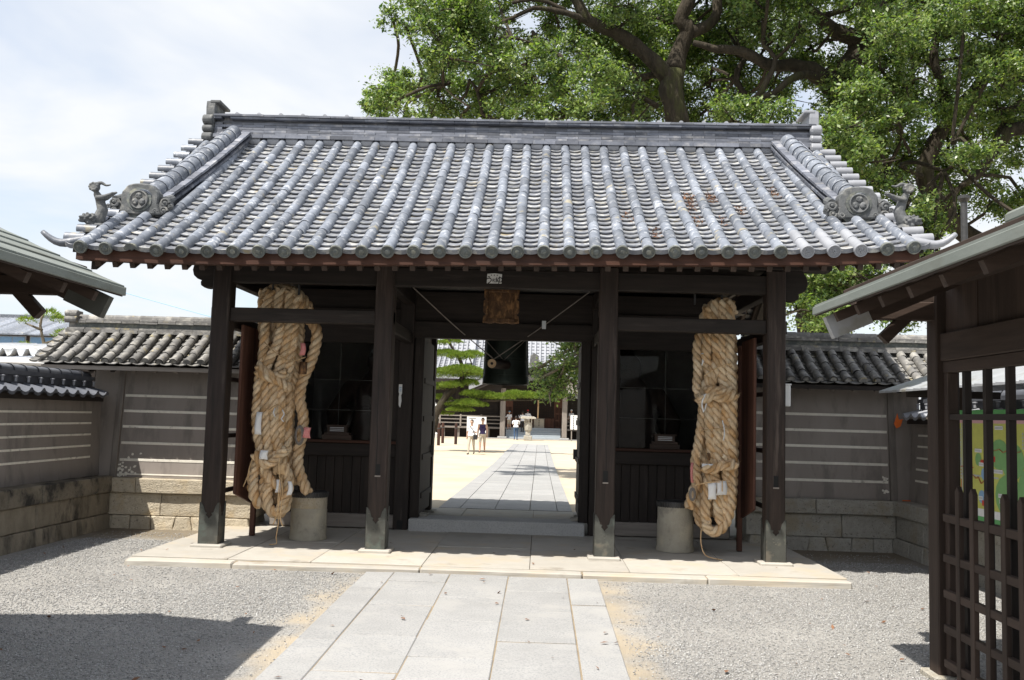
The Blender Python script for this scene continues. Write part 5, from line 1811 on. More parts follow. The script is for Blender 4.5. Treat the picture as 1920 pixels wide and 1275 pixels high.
# ------------------------------------------------------------------ map board behind the lattice on the right
mbd = thing('map_board', (4.6, -2.0, 0), 'green-edged yellow sightseeing map board under a small metal roof, seen through the lattice', 'map board')
BX = 4.60
ya, yb_ = -.80, -3.3
MB().box((BX, yb_, .76), (BX + .04, ya, 1.78)).build('panel', M['mapyellow'], mbd)
def mark(y0, z0, y1, z1, m, d=.002, nm='print'):
    a, b = sorted((y0, y1)); c, e = sorted((z0, z1))
    MB().box((BX - d, a, c), (BX, b, e)).build(nm, M[m], mbd)
mark(ya, 1.70, yb_, 1.78, 'mapgreen', .004, 'green_band')
mark(ya, 1.655, yb_, 1.70, 'mappink', .003, 'title_band')
mark(ya, .76, yb_, .80, 'mapgreen', .004, 'green_band')
mark(ya, .80, yb_, .87, 'mapwhite', .003, 'legend_band')
for y in (-.88, -1.01, -1.03):
    mark(y, .87, y - .012, 1.65, 'mapgrey')
mark(-.86, 1.16, -1.6, 1.175, 'mapgrey')
mark(-.86, 1.0, -.87, 1.24, 'mapred'); mark(-.86, 1.235, -1.12, 1.245, 'mapred')
for (cy_, cz_, r_, m_) in ((-1.62, 1.38, .17, 'mapgreen2'), (-1.85, 1.33, .2, 'mapgreen2'), (-1.78, 1.02, .24, 'mapgreen2'), (-2.2, 1.1, .26, 'mapgreen2'), (-2.5, 1.3, .25, 'mapgreen2'), (-.98, 1.32, .055, 'mapgreen2'), (-1.22, 1.32, .06, 'mapgreen2'),
                           (-1.33, 1.19, .055, 'mapblue'), (-1.0, 1.31, .03, 'mapblue'), (-1.28, .98, .06, 'mapblue')):
    MB().prism([(r_ * math.cos(R(a)), r_ * math.sin(R(a)) * (1.0 if r_ < .1 else .8)) for a in range(0, 360, 24)], (BX, cy_, cz_), (0, 1, 0), (0, 0, 1), (-.0025 - .0004 * r_ * 10, 0, 0)).build('print', M[m_], mbd)
wv = MB()
pl_ = [(-1.12, 1.17), (-1.18, 1.14), (-1.22, 1.16), (-1.28, 1.10), (-1.34, 1.13)]
for (a, b), (c, e) in zip(pl_[:-1], pl_[1:]): wv.bar((BX - .004, a, b), (BX - .004, c, e), .004, .014, (1, 0, 0))
pl_ = [(-1.4, 1.40), (-1.47, 1.43), (-1.55, 1.41), (-1.63, 1.43), (-1.7, 1.40), (-1.8, 1.43), (-1.9, 1.4), (-2.0, 1.42)]
for (a, b), (c, e) in zip(pl_[:-1], pl_[1:]): wv.bar((BX - .005, a, b), (BX - .005, c, e), .004, .016, (1, 0, 0))
wv.build('route_line', M['mapbrown'], mbd)
for (y, z) in ((-1.05, 1.28), (-1.27, 1.27), (-1.5, 1.31), (-1.29, .9)):
    mark(y, z, y - .05, z + .05, 'mapred', .005)
for i, (y, z, wd) in enumerate(((-.93, 1.43, .14), (-1.16, 1.385, .13), (-.94, 1.10, .13), (-1.24, 1.26, .12), (-1.36, 1.13, .14), (-1.36, 1.07, .13), (-1.5, 1.21, .18), (-1.55, 1.6, .14), (-1.6, 1.0, .2), (-1.62, .95, .18), (-1.23, .95, .07), (-1.05, .9, .1))):
    mark(y, z, y - wd, z + .034, 'mapwhite', .006, 'label_plate')
    for k in range(int(wd / .022)):
        mark(y - .008 - k * .022, z + .008, y - .022 - k * .022, z + .026, 'mapgrey', .0068)
for k, (y, z, n_) in enumerate(((-.845, 1.6, 12), (-.855, 1.32, 7), (-1.045, .98, 6), (-1.08, .98, 5), (-1.32, 1.04, 3), (-2.02, 1.58, 5))):
    for j in range(n_):
        mark(y, z - .03 * j, y - .016, z - .03 * j - .02, 'mapgrey', .003)
hexm = MB().prism([(.045 * math.cos(R(a)), .045 * math.sin(R(a))) for a in range(30, 390, 60)], (BX, -1.02, 1.505), (0, 1, 0), (0, 0, 1), (-.007, 0, 0)).build('route_badge', M['ink'], mbd)
tx = Matrix(((0, 0, -1, BX - .0085), (-1, 0, 0, -1.02), (0, 1, 0, 1.503), (0, 0, 0, 1)))
text_mesh('10', .055, tx, 'route_number', M['mapwhite'], mbd, .0005)
for y in (-.70, -3.4):
    MB().box((BX - .03, y - .05, 0), (BX + .07, y + .05, 2.05)).build('post', M['brown_z'], mbd, bevel=.005)
    MB().box((4.15, y - .03, 1.90), (5.05, y + .03, 1.97)).build('roof_bearer', M['wood_x'], mbd)
for k in range(20):
    y0 = -.12 - k * .18
    for s_ in (0, 1):
        A = (4.08, 1.95) if s_ == 0 else (4.66, 2.15)
        B = (4.64, 2.15) if s_ == 0 else (5.1, 1.99)
        MB().hexa([(A[0], y0 - .178, A[1]), (B[0], y0 - .178, B[1]), (B[0], y0, B[1]), (A[0], y0, A[1])], [(A[0], y0 - .178, A[1] + .018), (B[0], y0 - .178, B[1] + .018), (B[0], y0 - .006, B[1] + .025), (A[0], y0 - .006, A[1] + .025)]).build('roof_sheet', M['zinc'], mbd)
tag(MB().prism([(0, 0), (.03, .1), (.05, .02), (.1, .03), (.07, -.06), (.02, -.09), (-.01, -.03)], (4.93, 1.70, 1.67), (1, 0, 0), (0, 0, 1), (0, .006, 0)).build('orange_ribbon', M['orange'], pos=(4.93, 1.7, 1.6)),
    'orange plastic scrap hanging under the map board roof corner', 'plastic scrap')
tag(MB().prism([(0, 0), (.1, .0), (.11, .02), (.05, .028), (.01, .02)], (5.0, 1.66, .69), (1, 0, 0), (0, 1, 0), (0, 0, .012)).build('orange_scrap', M['orange'], pos=(5.0, 1.66, .69)),
    'orange plastic scrap lying on the stone base at the right corner', 'plastic scrap')
# black flue pipe rising behind the right shelter
pp = thing('flue_pipe', (7.75, 6.0, 0), 'slim black flue pipe with flared cap rising behind the right shelter roof', 'pipe')
MB().tube([(7.75, 6.0, 0), (7.75, 6.0, 5.55)], .055, 14).build('pipe', M['dark_metal'], pp, smooth=False, auto=40)
MB().lathe([(.05, 5.5), (.10, 5.57), (.10, 5.62), (.03, 5.64)], (7.75, 6.0, 0), n=16).build('cap', M['dark_metal'], pp)

# ------------------------------------------------------------------ over the left wall: shed roof, house, garden pine
sh = thing('corrugated_shed', (-8.2, 4.6, 0), 'shed with wavy corrugated roof and white gutter just over the left wall', 'shed')
cr_ = MB()
n_ = 110
for i in range(n_ + 1):
    x = -11 + 5.0 * i / n_
    zc = .075 * math.cos(2 * math.pi * (x + 11) / .19)
    cr_.v += [(x, 3.6, 2.36 + zc), (x, 6.6, 2.62 + zc)]
for i in range(n_):
    cr_.f.append((2 * i, 2 * i + 2, 2 * i + 3, 2 * i + 1)); cr_.m.append(0)
o = cr_.build('corrugated_roof', M['zinc'], sh, smooth=True)
sd = o.modifiers.new('thick', 'SOLIDIFY'); sd.thickness = .012
MB().tube([(-11, 3.52, 2.23), (-6.0, 3.52, 2.20)], .06, 10).build('gutter', M['paper'], sh)
MB().box((-10.9, 3.7, 0), (-6.2, 6.4, 2.28)).build('wall', M['wood_z'], sh)
ho = thing('far_house', (-27, 40, 0), 'two-tier grey tiled house far off over the left wall', 'house')
MB().box((-37, 40.6, -.1), (-19, 48, 5.35)).build('wall', M['brown_x'], ho)
MB().box((-37.5, 38.0, -.1), (-18.5, 40.6, 3.6)).build('wall', M['greywood_x'], ho)
for (ya_, za_, yb2, zb2, nm_) in ((40.0, 5.3, 44.3, 6.6, 'roof'), (36.6, 3.5, 40.6, 4.75, 'eave_roof')):
    r_ = MB()
    for k in range(70):
        x0 = -38.2 + 20.4 * k / 70
        x1 = x0 + 20.4 / 70
        r_.hexa([(x0, ya_, za_), (x1, ya_, za_), (x1, yb2, zb2), (x0, yb2, zb2)], [(x0, ya_, za_ + .1), (x1, ya_, za_ + .06), (x1, yb2, zb2 + .06), (x0, yb2, zb2 + .1)])
    tag(r_.build(nm_, M['tile'], ho), kind='stuff')
MB().box((-38.2, 44.1, 6.55), (-17.8, 44.6, 6.82)).build('ridge', M['tile'], ho)
MB().hexa([(-38, 44.3, 6.5), (-18, 44.3, 6.5), (-18, 48.5, 5.3), (-38, 48.5, 5.3)], [(-38, 44.3, 6.6), (-18, 44.3, 6.6), (-18, 48.5, 5.4), (-38, 48.5, 5.4)]).build('roof_slope', M['tile'], ho)
for k in range(10):
    x0 = -36.5 + 1.72 * k
    wn = MB().box((x0, 40.53, 4.82), (x0 + 1.5, 40.6, 5.28)).build('window', M['mapgrey'], ho)
    MB().box((x0 + .06, 40.50, 4.87), (x0 + .72, 40.535, 5.23)).build('pane', M['mapblue'], wn)
    MB().box((x0 + .78, 40.50, 4.87), (x0 + 1.44, 40.535, 5.23)).build('pane', M['mapblue'], wn)
tag(MB().tube(smooth_path([(-16, 20, 6.0), (-9, 16, 4.2), (-3.4, 11, 2.9)], .6), .012, 5).build('overhead_wire', M['mapblue']), 'thin pale blue wire crossing in front of the far house', 'wire')
# ------------------------------------------------------------------ rope bundles and drums in the side bays
ROPES_L = [
    (.045, [(-2.58, 0.32, 2.949), (-2.621, 0.32, 2.774), (-2.635, 0.32, 2.55), (-2.635, 0.32, 2.302), (-2.65, 0.32, 2.105), (-2.673, 0.32, 1.932), (-2.679, 0.32, 1.711), (-2.682, 0.32, 1.515), (-2.66, 0.32, 1.321), (-2.619, 0.32, 1.152), (-2.656, 0.32, 1.006), (-2.684, 0.32, 0.836), (-2.662, 0.32, 0.643), (-2.595, 0.32, 0.525)]),
    (.045, [(-2.463, 0.3, 2.974), (-2.489, 0.3, 2.75), (-2.441, 0.3, 2.528), (-2.493, 0.3, 2.305), (-2.582, 0.3, 2.105), (-2.598, 0.3, 1.933), (-2.575, 0.3, 1.714), (-2.571, 0.3, 1.494), (-2.541, 0.3, 1.276), (-2.514, 0.3, 1.132), (-2.563, 0.3, 0.985), (-2.481, 0.3, 0.819), (-2.38, 0.3, 0.75)]),
    (.046, [(-2.362, 0.3, 2.952), (-2.364, 0.3, 2.728), (-2.355, 0.3, 2.53), (-2.38, 0.3, 2.283), (-2.443, 0.3, 2.06), (-2.501, 0.3, 1.862), (-2.486, 0.3, 1.667), (-2.464, 0.3, 1.473), (-2.442, 0.3, 1.279), (-2.398, 0.3, 1.135), (-2.342, 0.3, 0.992), (-2.273, 0.3, 0.825), (-2.301, 0.3, 0.632), (-2.39, 0.3, 0.462), (-2.478, 0.3, 0.507), (-2.512, 0.3, 0.698), (-2.481, 0.3, 0.819)]),
    (.045, [(-2.281, 0.33, 2.908), (-2.297, 0.33, 2.708), (-2.3, 0.33, 2.51), (-2.321, 0.33, 2.287), (-2.352, 0.33, 2.039), (-2.416, 0.33, 1.841), (-2.406, 0.33, 1.621), (-2.404, 0.33, 1.426), (-2.412, 0.33, 1.231), (-2.44, 0.33, 1.06), (-2.407, 0.33, 0.892)]),
    (.045, [(-2.699, 0.42, 2.734), (-2.694, 0.42, 2.885), (-2.61, 0.42, 2.975), (-2.46, 0.42, 2.991), (-2.306, 0.42, 2.932), (-2.2, 0.42, 2.821), (-2.159, 0.42, 2.747)]),
    (.045, [(-2.607, 0.36, 2.754), (-2.539, 0.36, 2.906), (-2.391, 0.36, 2.959), (-2.262, 0.36, 2.862), (-2.23, 0.36, 2.713)]),
    (.042, [(-2.668, 0.23, 2.026), (-2.579, 0.23, 1.967), (-2.454, 0.23, 1.934), (-2.328, 0.23, 1.865), (-2.314, 0.23, 1.816)]),
    (.042, [(-2.667, 0.24, 2.088), (-2.559, 0.24, 2.005), (-2.435, 0.24, 1.972), (-2.339, 0.24, 2.023)]),
    (.042, [(-2.658, 0.23, 1.106), (-2.555, 0.23, 1.001), (-2.458, 0.23, 1.016), (-2.353, 0.23, 1.115), (-2.3, 0.23, 1.165)]),
    (.05, [(-2.214, 0.5, 2.679), (-2.093, 0.5, 2.531), (-2.097, 0.5, 2.33), (-2.15, 0.5, 2.128), (-2.229, 0.5, 1.926), (-2.245, 0.5, 1.726), (-2.198, 0.5, 1.529), (-2.201, 0.5, 1.331), (-2.231, 0.5, 1.157), (-2.235, 0.5, 0.985), (-2.177, 0.5, 0.815), (-2.108, 0.5, 0.67)]),
    (.05, [(-2.303, 0.58, 2.533), (-2.318, 0.58, 2.305), (-2.333, 0.58, 2.077), (-2.369, 0.58, 1.875), (-2.375, 0.58, 1.624), (-2.375, 0.58, 1.374), (-2.351, 0.58, 1.126), (-2.324, 0.58, 0.929), (-2.283, 0.58, 0.757)]),
    (.055, [(-2.709, 0.5, 2.971), (-2.723, 0.5, 2.742), (-2.7, 0.5, 2.541), (-2.679, 0.5, 2.365), (-2.682, 0.5, 2.164), (-2.633, 0.5, 1.94), (-2.591, 0.5, 1.617), (-2.547, 0.5, 1.222)]),
    (.055, [(-2.583, 0.46, 2.968), (-2.553, 0.46, 2.616), (-2.475, 0.46, 2.292), (-2.425, 0.46, 2.044), (-2.389, 0.46, 1.821), (-2.374, 0.46, 1.499), (-2.368, 0.46, 1.13)]),
    (.047, [(-2.6, 0.38, 0.519), (-2.685, 0.38, 0.638), (-2.709, 0.38, 0.807), (-2.671, 0.38, 0.929), (-2.569, 0.38, 0.884), (-2.584, 0.38, 0.689), (-2.54, 0.38, 0.545), (-2.424, 0.38, 0.433), (-2.318, 0.38, 0.528), (-2.313, 0.38, 0.697)]),
]
ROPES_R = [
    (.045, [(2.343, 0.32, 2.872), (2.368, 0.32, 2.726), (2.346, 0.32, 2.53), (2.337, 0.32, 2.31), (2.375, 0.32, 2.117), (2.328, 0.32, 1.947), (2.378, 0.32, 1.779), (2.381, 0.32, 1.539), (2.407, 0.32, 1.3), (2.425, 0.32, 1.157), (2.386, 0.32, 1.013), (2.365, 0.32, 0.798), (2.343, 0.32, 0.608), (2.368, 0.32, 0.467)]),
    (.045, [(2.423, 0.3, 2.945), (2.413, 0.3, 2.749), (2.427, 0.3, 2.555), (2.453, 0.3, 2.361), (2.431, 0.3, 2.166), (2.396, 0.3, 1.996), (2.446, 0.3, 1.805), (2.465, 0.3, 1.589), (2.462, 0.3, 1.397), (2.476, 0.3, 1.207), (2.43, 0.3, 1.039), (2.491, 0.3, 0.851), (2.481, 0.3, 0.661), (2.518, 0.3, 0.497)]),
    (.045, [(2.497, 0.31, 2.948), (2.512, 0.31, 2.728), (2.501, 0.31, 2.533), (2.503, 0.31, 2.338), (2.505, 0.31, 2.12), (2.555, 0.31, 1.952), (2.544, 0.31, 1.759), (2.554, 0.31, 1.52), (2.549, 0.31, 1.304), (2.562, 0.31, 1.137), (2.576, 0.31, 0.924), (2.542, 0.31, 0.733), (2.567, 0.31, 0.545)]),
    (.046, [(2.592, 0.3, 2.949), (2.582, 0.3, 2.729), (2.596, 0.3, 2.534), (2.586, 0.3, 2.291), (2.612, 0.3, 2.074), (2.625, 0.3, 1.882), (2.627, 0.3, 1.69), (2.617, 0.3, 1.45), (2.631, 0.3, 1.211), (2.621, 0.3, 1.021), (2.622, 0.3, 0.808), (2.6, 0.3, 0.594), (2.519, 0.3, 0.439), (2.413, 0.3, 0.4), (2.341, 0.3, 0.492)]),
    (.058, [(2.596, 0.5, 2.949), (2.635, 0.5, 2.627), (2.65, 0.5, 2.305), (2.653, 0.5, 2.01), (2.656, 0.5, 1.642), (2.671, 0.5, 1.253), (2.662, 0.5, 0.913), (2.652, 0.5, 0.671)]),
    (.055, [(2.481, 0.48, 2.944), (2.46, 0.48, 2.621), (2.438, 0.48, 2.299), (2.454, 0.48, 2.004), (2.519, 0.48, 1.589), (2.547, 0.48, 1.153), (2.526, 0.48, 0.79)]),
    (.045, [(2.29, 0.42, 2.586), (2.256, 0.42, 2.413), (2.27, 0.42, 2.192), (2.261, 0.42, 1.972), (2.323, 0.42, 1.803), (2.314, 0.42, 1.584), (2.28, 0.42, 1.341), (2.246, 0.42, 1.123), (2.272, 0.42, 0.955), (2.214, 0.42, 0.785), (2.18, 0.42, 0.641)]),
    (.047, [(2.362, 0.5, 1.732), (2.34, 0.5, 1.511), (2.318, 0.5, 1.315), (2.345, 0.5, 1.073), (2.323, 0.5, 0.903), (2.289, 0.5, 0.709), (2.315, 0.5, 0.517), (2.389, 0.5, 0.423)]),
    (.042, [(2.224, 0.22, 1.857), (2.312, 0.22, 1.843), (2.395, 0.22, 1.893), (2.49, 0.22, 1.864), (2.597, 0.22, 1.879), (2.651, 0.22, 1.917)]),
    (.042, [(2.313, 0.23, 1.932), (2.42, 0.23, 1.947), (2.515, 0.23, 1.92), (2.61, 0.23, 1.952)]),
    (.042, [(2.296, 0.22, 1.099), (2.403, 0.22, 1.085), (2.497, 0.22, 1.128), (2.603, 0.22, 1.12), (2.65, 0.22, 1.168)]),
    (.045, [(2.303, 0.36, 2.728), (2.362, 0.36, 2.853), (2.459, 0.36, 2.929), (2.58, 0.36, 2.932), (2.642, 0.36, 2.81)]),
]


def rope_mesh(pts, r, hand=1):
    """three strands laid round the path, each a bulging tube."""
    P = smooth_path(pts, .016)
    mb = MB()
    n = len(P)
    fr = []
    u = None
    for i, p in enumerate(P):
        d = (P[min(i + 1, n - 1)] - P[max(i - 1, 0)]).normalized()
        if u is None:
            u = Vector((1, 0, 0)) if abs(d.x) < .8 else Vector((0, 0, 1))
        u = (u - d * u.dot(d)).normalized()
        fr.append((p, u.copy(), d.cross(u)))
    pitch = r * 4.6
    for k in range(3):
        q, rr = [], []
        ln = 0
        for i, (p, a, b) in enumerate(fr):
            if i: ln += (p - fr[i - 1][0]).length
            an = hand * 2 * math.pi * ln / pitch + k * 2.0944
            q.append(p + (a * math.cos(an) + b * math.sin(an)) * (r * .60))
            rr.append(r * .51 * (1 + .05 * math.sin(i * 1.7 + k)))
        mb.tube(q, rr, 8)
    return mb


def fibres(parent, ropes, n, seed):
    g = random.Random(seed)
    mb = MB()
    for _ in range(n):
        r, pts = g.choice(ropes)
        i = g.randrange(len(pts) - 1)
        p = Vector(pts[i]).lerp(Vector(pts[i + 1]), g.random())
        a = g.uniform(0, 6.283)
        o = Vector((math.cos(a) * r * 1.02, -abs(math.sin(a)) * r * 1.02, 0))
        d = Vector((g.gauss(0, 1), g.gauss(-.4, .7), g.gauss(-.5, .8))).normalized() * g.uniform(.012, .055)
        mb.tube([p + o * .9, p + o + d * .5, p + o + d + Vector((0, 0, -.01))], [.0011, .001, .0005], 3, caps=False)
    tag(mb.build('loose_fibres', M['fibre'], parent), kind='stuff')


def rag(parent, name, c, w, h, m, tw=.3, d=0.0):
    """a slip of paper or cloth: a gently bent sheet."""
    mb = MB()
    for i in range(4):
        for j in range(5):
            u, v = i / 3 - .5, j / 4
            mb.v.append((c[0] + u * w * (1 - .25 * v * (d > 0)) + tw * .03 * math.sin(v * 3), c[1] - .012 * math.sin(u * 5 + v * 4) - .01 * v, c[2] + h / 2 - v * h + .1 * w * u * tw))
    for i in range(3):
        for j in range(4):
            a = i * 5 + j
            mb.f.append((a, a + 1, a + 6, a + 5)); mb.m.append(0)
    o = mb.build(name, m, parent, smooth=True)
    sd_ = o.modifiers.new('thick', 'SOLIDIFY'); sd_.thickness = .0015
    return o


for side, DATA in ((-1, ROPES_L), (1, ROPES_R)):
    rb_ = thing('straw_rope_bundle', (side * 2.4, .35, .3), ('thick straw rope bundle hanging left of the entrance, hung with paper slips' if side < 0 else 'thick straw rope bundle hanging right of the entrance, narrow and tapering'), 'rope')
    back = ([(-2.58, -2.5), (-2.48, -2.46), (-2.38, -2.4), (-2.3, -2.42)] if side < 0 else [(2.38, 2.36), (2.47, 2.46), (2.56, 2.52)])
    for xt, xb in back:
        rope_mesh([(xt, .5, 2.92), (xt, .52, 2.3), ((xt + xb) / 2, .53, 1.6), (xb, .5, 1.0), (xb, .48, .55)], .056, -1).build('rope', M['rope'], rb_, smooth=True)
    for r, pts_ in DATA:
        rope_mesh(pts_, r * 1.2, 1 if side < 0 else -1).build('rope', M['rope'], rb_, smooth=True)
    fibres(rb_, DATA, 2200, 11 + side)
    if side < 0:
        T = [((-2.611, .2, 1.445), .07, .25, 'paper'), ((-2.532, .19, 1.098), .09, .10, 'paper'), ((-2.368, .2, .76), .05, .14, 'paper'), ((-2.241, .2, .74), .05, .15, 'paper'), ((-2.203, .34, 2.29), .06, .14, 'pinkcloth'),
             ((-2.111, .38, 1.351), .085, .12, 'pinkcloth'), ((-2.33, .2, .95), .08, .12, 'fibre'), ((-2.20, .40, 2.08), .09, .14, 'gilt')]
        cords = [[(-2.35, .22, 1.13), (-2.36, .17, 1.0), (-2.34, .17, .85), (-2.35, .17, .6), (-2.34, .2, .4), (-2.36, .2, .2), (-2.35, .2, .135), (-2.42, .16, .128)],
                 [(-2.33, .22, .9), (-2.33, .18, .7), (-2.36, .18, .45), (-2.40, .2, .34)], [(-2.32, .22, .8), (-2.31, .18, .6), (-2.32, .18, .42), (-2.29, .19, .33)],
                 [(-2.64, .25, 1.13), (-2.69, .22, 1.0), (-2.72, .22, .85), (-2.76, .22, .74)], [(-2.66, .25, 1.1), (-2.70, .22, .95), (-2.71, .22, .8)],
                 [(-2.60, .22, 1.62), (-2.5, .2, 1.6), (-2.42, .2, 1.66), (-2.3, .22, 1.55)], [(-2.6, .2, 2.35), (-2.45, .2, 2.22), (-2.3, .25, 2.15), (-2.15, .3, 2.2)]]
        loops = [((-2.2, .38, 1.32), .05, .11)]
        wh = [[(-2.44, .2, 1.62), (-2.45, .18, 1.57), (-2.43, .18, 1.52)], [(-2.36, .2, 1.6), (-2.33, .18, 1.55), (-2.36, .18, 1.5), (-2.33, .18, 1.47)]]
    else:
        T = [((2.393, .2, .85), .09, .18, 'paper'), ((2.49, .2, .885), .11, .15, 'paper'), ((2.195, .3, 1.037), .03, .22, 'pinkcloth'), ((2.344, .2, 1.112), .12, .06, 'paper'), ((2.29, .3, 2.29), .03, .14, 'paper'), ((2.35, .2, 1.22), .03, .08, 'gilt')]
        cords = [[(2.21, .25, .90), (2.3, .2, .93), (2.45, .2, .95), (2.6, .24, .94)], [(2.28, .24, 1.5), (2.4, .2, 1.52), (2.6, .24, 1.54)], [(2.3, .3, .42), (2.29, .25, .28), (2.33, .2, .16), (2.45, .15, .13), (2.5, .12, .127)],
                 [(2.3, .24, 2.1), (2.45, .2, 2.2), (2.6, .24, 2.25)], [(2.5, .18, .97), (2.5, .17, .85)]]
        loops = [((2.2, .3, .8), .035, .07)]
        wh = [[(2.33, .2, 1.93), (2.29, .18, 1.85), (2.27, .18, 1.76), (2.30, .18, 1.72), (2.32, .18, 1.80)], [(2.30, .2, 1.9), (2.27, .17, 1.8), (2.29, .17, 1.7)], [(2.5, .2, 1.62), (2.52, .18, 1.5), (2.51, .18, 1.4)]]
    for c, w_, h_, m_ in T:
        rag(rb_, 'paper_slip' if m_ == 'paper' else 'cloth_strip', c, w_, h_, M[m_], RNG.uniform(-.6, .6))
    for c in cords:
        MB().tube(smooth_path(c, .04), .0065, 5).build('cord', M['fibre'], rb_, smooth=True)
    for c, rx_, rz_ in loops:
        for q in range(4):
            MB().tube([(c[0] + (rx_ - .006 * q) * math.cos(R(a)), c[1] - .006 * q, c[2] + (rz_ - .008 * q) * math.sin(R(a))) for a in range(0, 361, 20)], .006, 5).build('cord_loop', M['greywood_x'], rb_, smooth=True)
    for c in wh:
        MB().tube(smooth_path(c, .02), .007, 5).build('white_cord', M['paper'], rb_, smooth=True)
    for dx_ in (-.18, .12):
        MB().tube([(side * 2.38 + dx_, .3, 2.9), (side * 2.38 + dx_, .3, 3.02), (side * 2.38 + dx_, .2, 3.08)], .012, 6).build('hanging_hook', M['dark_metal'], rb_)

for nm_, (cx_, cy_, h_), lb in (('L', (-2.15, .78, .545), 'stone drum with ribbed dark lid, two-tone buff and grey, below the left rope bundle'), ('R', (2.085, .78, .56), 'plain grey stone drum with ribbed dark lid standing beside the right rope bundle')):
    dr_ = thing('stone_drum', (cx_, cy_, .12), lb, 'drum', 'stone drums under the gate')
    b0 = .121
    MB().lathe([(.215, 0), (.218, .02), (.208, .05), (.205, .2), (.207, .34), (.203, .345), (.203, h_ - .06)], (cx_, cy_, b0), n=32).build('drum_body', M['cement'], dr_, auto=40)
    if nm_ == 'L':
        MB().lathe([(.2042, .36), (.2048, .4), (.2042, h_ - .065)], (cx_, cy_, b0), n=32, close=False).build('stained_band', M['stone_tan'], dr_, smooth=True)
    MB().lathe([(.19, h_ - .065), (.203, h_ - .06), (.209, h_ - .012), (.205, h_), (.02, h_ + .004)], (cx_, cy_, b0), n=32).build('lid', M['dark_metal'], dr_, auto=40)
    lb_ = MB()
    for k in range(44):
        a = 2 * math.pi * k / 44
        lb_.bar((cx_ + .206 * math.cos(a), cy_ + .206 * math.sin(a), b0 + h_ - .062), (cx_ + .212 * math.cos(a), cy_ + .212 * math.sin(a), b0 + h_ - .008), .014, .012, (math.cos(a), math.sin(a), 0))
    lb_.build('lid_ribs', M['dark_metal'], dr_)
# ------------------------------------------------------------------ courtyard: the main hall
G = -0.10
hall = thing('main_hall', (0, 62, G), 'large dark timber main hall with grey tiled roofs behind the courtyard', 'temple hall')
HY = 63.0
# stone base and steps
MB().box((-3.4, 59.4, G - .1), (3.6, 60.6, G + .06)).build('step_apron', M['granite'], hall)
for k in range(5):
    MB().box((-2.05, 60.25 + .28 * k, G), (2.1, 60.53 + .28 * k + (2 if k == 4 else 0), G + .17 * (k + 1))).build('step', M['bluegrey'], hall, bevel=.01)
MB().box((-12, 61.7, .60), (12, 63.2, .74)).build('veranda_floor', M['greywood_x'], hall)
for x in np.arange(-11.5, 11.6, 1.15):
    if abs(x) > 2.2:
        MB().box((x - .09, 61.85, G), (x + .09, 62.03, .6)).build('veranda_post', M['greywood_z'], hall)
MB().box((-12, 62.6, G), (12, 62.7, .6)).build('underfloor', M['wood_x'], hall)
for s in (-1, 1):
    a, b = sorted((s * 2.35, s * 12))
    for z in (1.0, 1.28, 1.55):
        MB().box((a, 61.72, z - .04), (b, 61.80, z + .04)).build('railing_bar', M['greywood_x'], hall)
    for x in np.arange(2.4, 12.1, 1.6):
        MB().box((s * x - .06, 61.70, .7), (s * x + .06, 61.82, 1.66)).build('railing_post', M['greywood_z'], hall)
# porch pillars on stone bases
for x in (-2.28, 2.36):
    MB().box((x - .36, 59.65, G), (x + .36, 60.35, G + .18)).build('pillar_base', M['granite'], hall, bevel=.04)
    MB().box((x - .19, 59.82, G + .18), (x + .19, 60.18, 3.7)).build('porch_pillar', M['greywood_z'], hall, bevel=.03)
MB().box((-3.0, 59.85, 3.0), (3.1, 60.15, 3.42)).build('porch_beam', M['wood_x'], hall, bevel=.03)
# carved strut ends beside the porch
for s in (-1, 1):
    for (u, v, r_) in ((.75, 3.45, .28), (.55, 3.15, .2), (.95, 3.2, .16), (1.1, 3.5, .18)):
        MB().tube([(s * (2.35 + u) + r_ * (1 - i / 16) * math.cos(R(i * 40)), 60.0, v + r_ * (1 - i / 16) * math.sin(R(i * 40))) for i in range(14)], .06, 6).build('carved_scroll', M['bluegrey'], hall)
# porch roof: gabled canopy, soffit coloured white on the right as its sunlit side
for s in (-1, 1):
    q = [(s * 0.0, 5.3), (s * 2.0, 4.75), (s * 3.6, 4.0), (s * 4.8, 3.45)]
    top = [(a, b + .30) for a, b in q]
    MB().prism(q + top[::-1], (0, 58.6, 0), (1, 0, 0), (0, 0, 1), (0, 4.6, 0)).build('porch_roof', M['tile_new'], hall)
    MB().prism([(a, b - .02) for a, b in q] + [(a, b - .24) for a, b in q[::-1]], (0, 58.65, 0), (1, 0, 0), (0, 0, 1), (0, .12, 0)).build('porch_bargeboard', M['wood_x'], hall)
    MB().prism([(a, b - .03) for a, b in q[1:]] + [(s * 4.7, 3.3), (s * 2.5, 3.42)], (0, 59.5, 0), (1, 0, 0), (0, 0, 1), (0, .1, 0)).build('porch_soffit', M['white'] if s > 0 else M['wood_x'], hall)
    rr = MB()
    for j in range(12):
        for (a, b), (c, e) in zip(top[:-1], top[1:]):
            rr.bar((a, 58.7 + j * .4, b + .03), (c, 58.7 + j * .4, e + .03), .14, .12)
    tag(rr.build('porch_roof_tiles', M['tile_new'], hall), kind='stuff')
MB().tube([(0, 58.5, 5.72), (0, 63.4, 5.72)], .22, 10).build('porch_ridge', M['tile_new'], hall)
MB().prism([(-.35, 5.5), (.35, 5.5), (.3, 6.1), (0, 6.3), (-.3, 6.1)], (0, 58.45, 0), (1, 0, 0), (0, 0, 1), (0, .15, 0)).build('porch_end_tile', M['ornament'], hall)
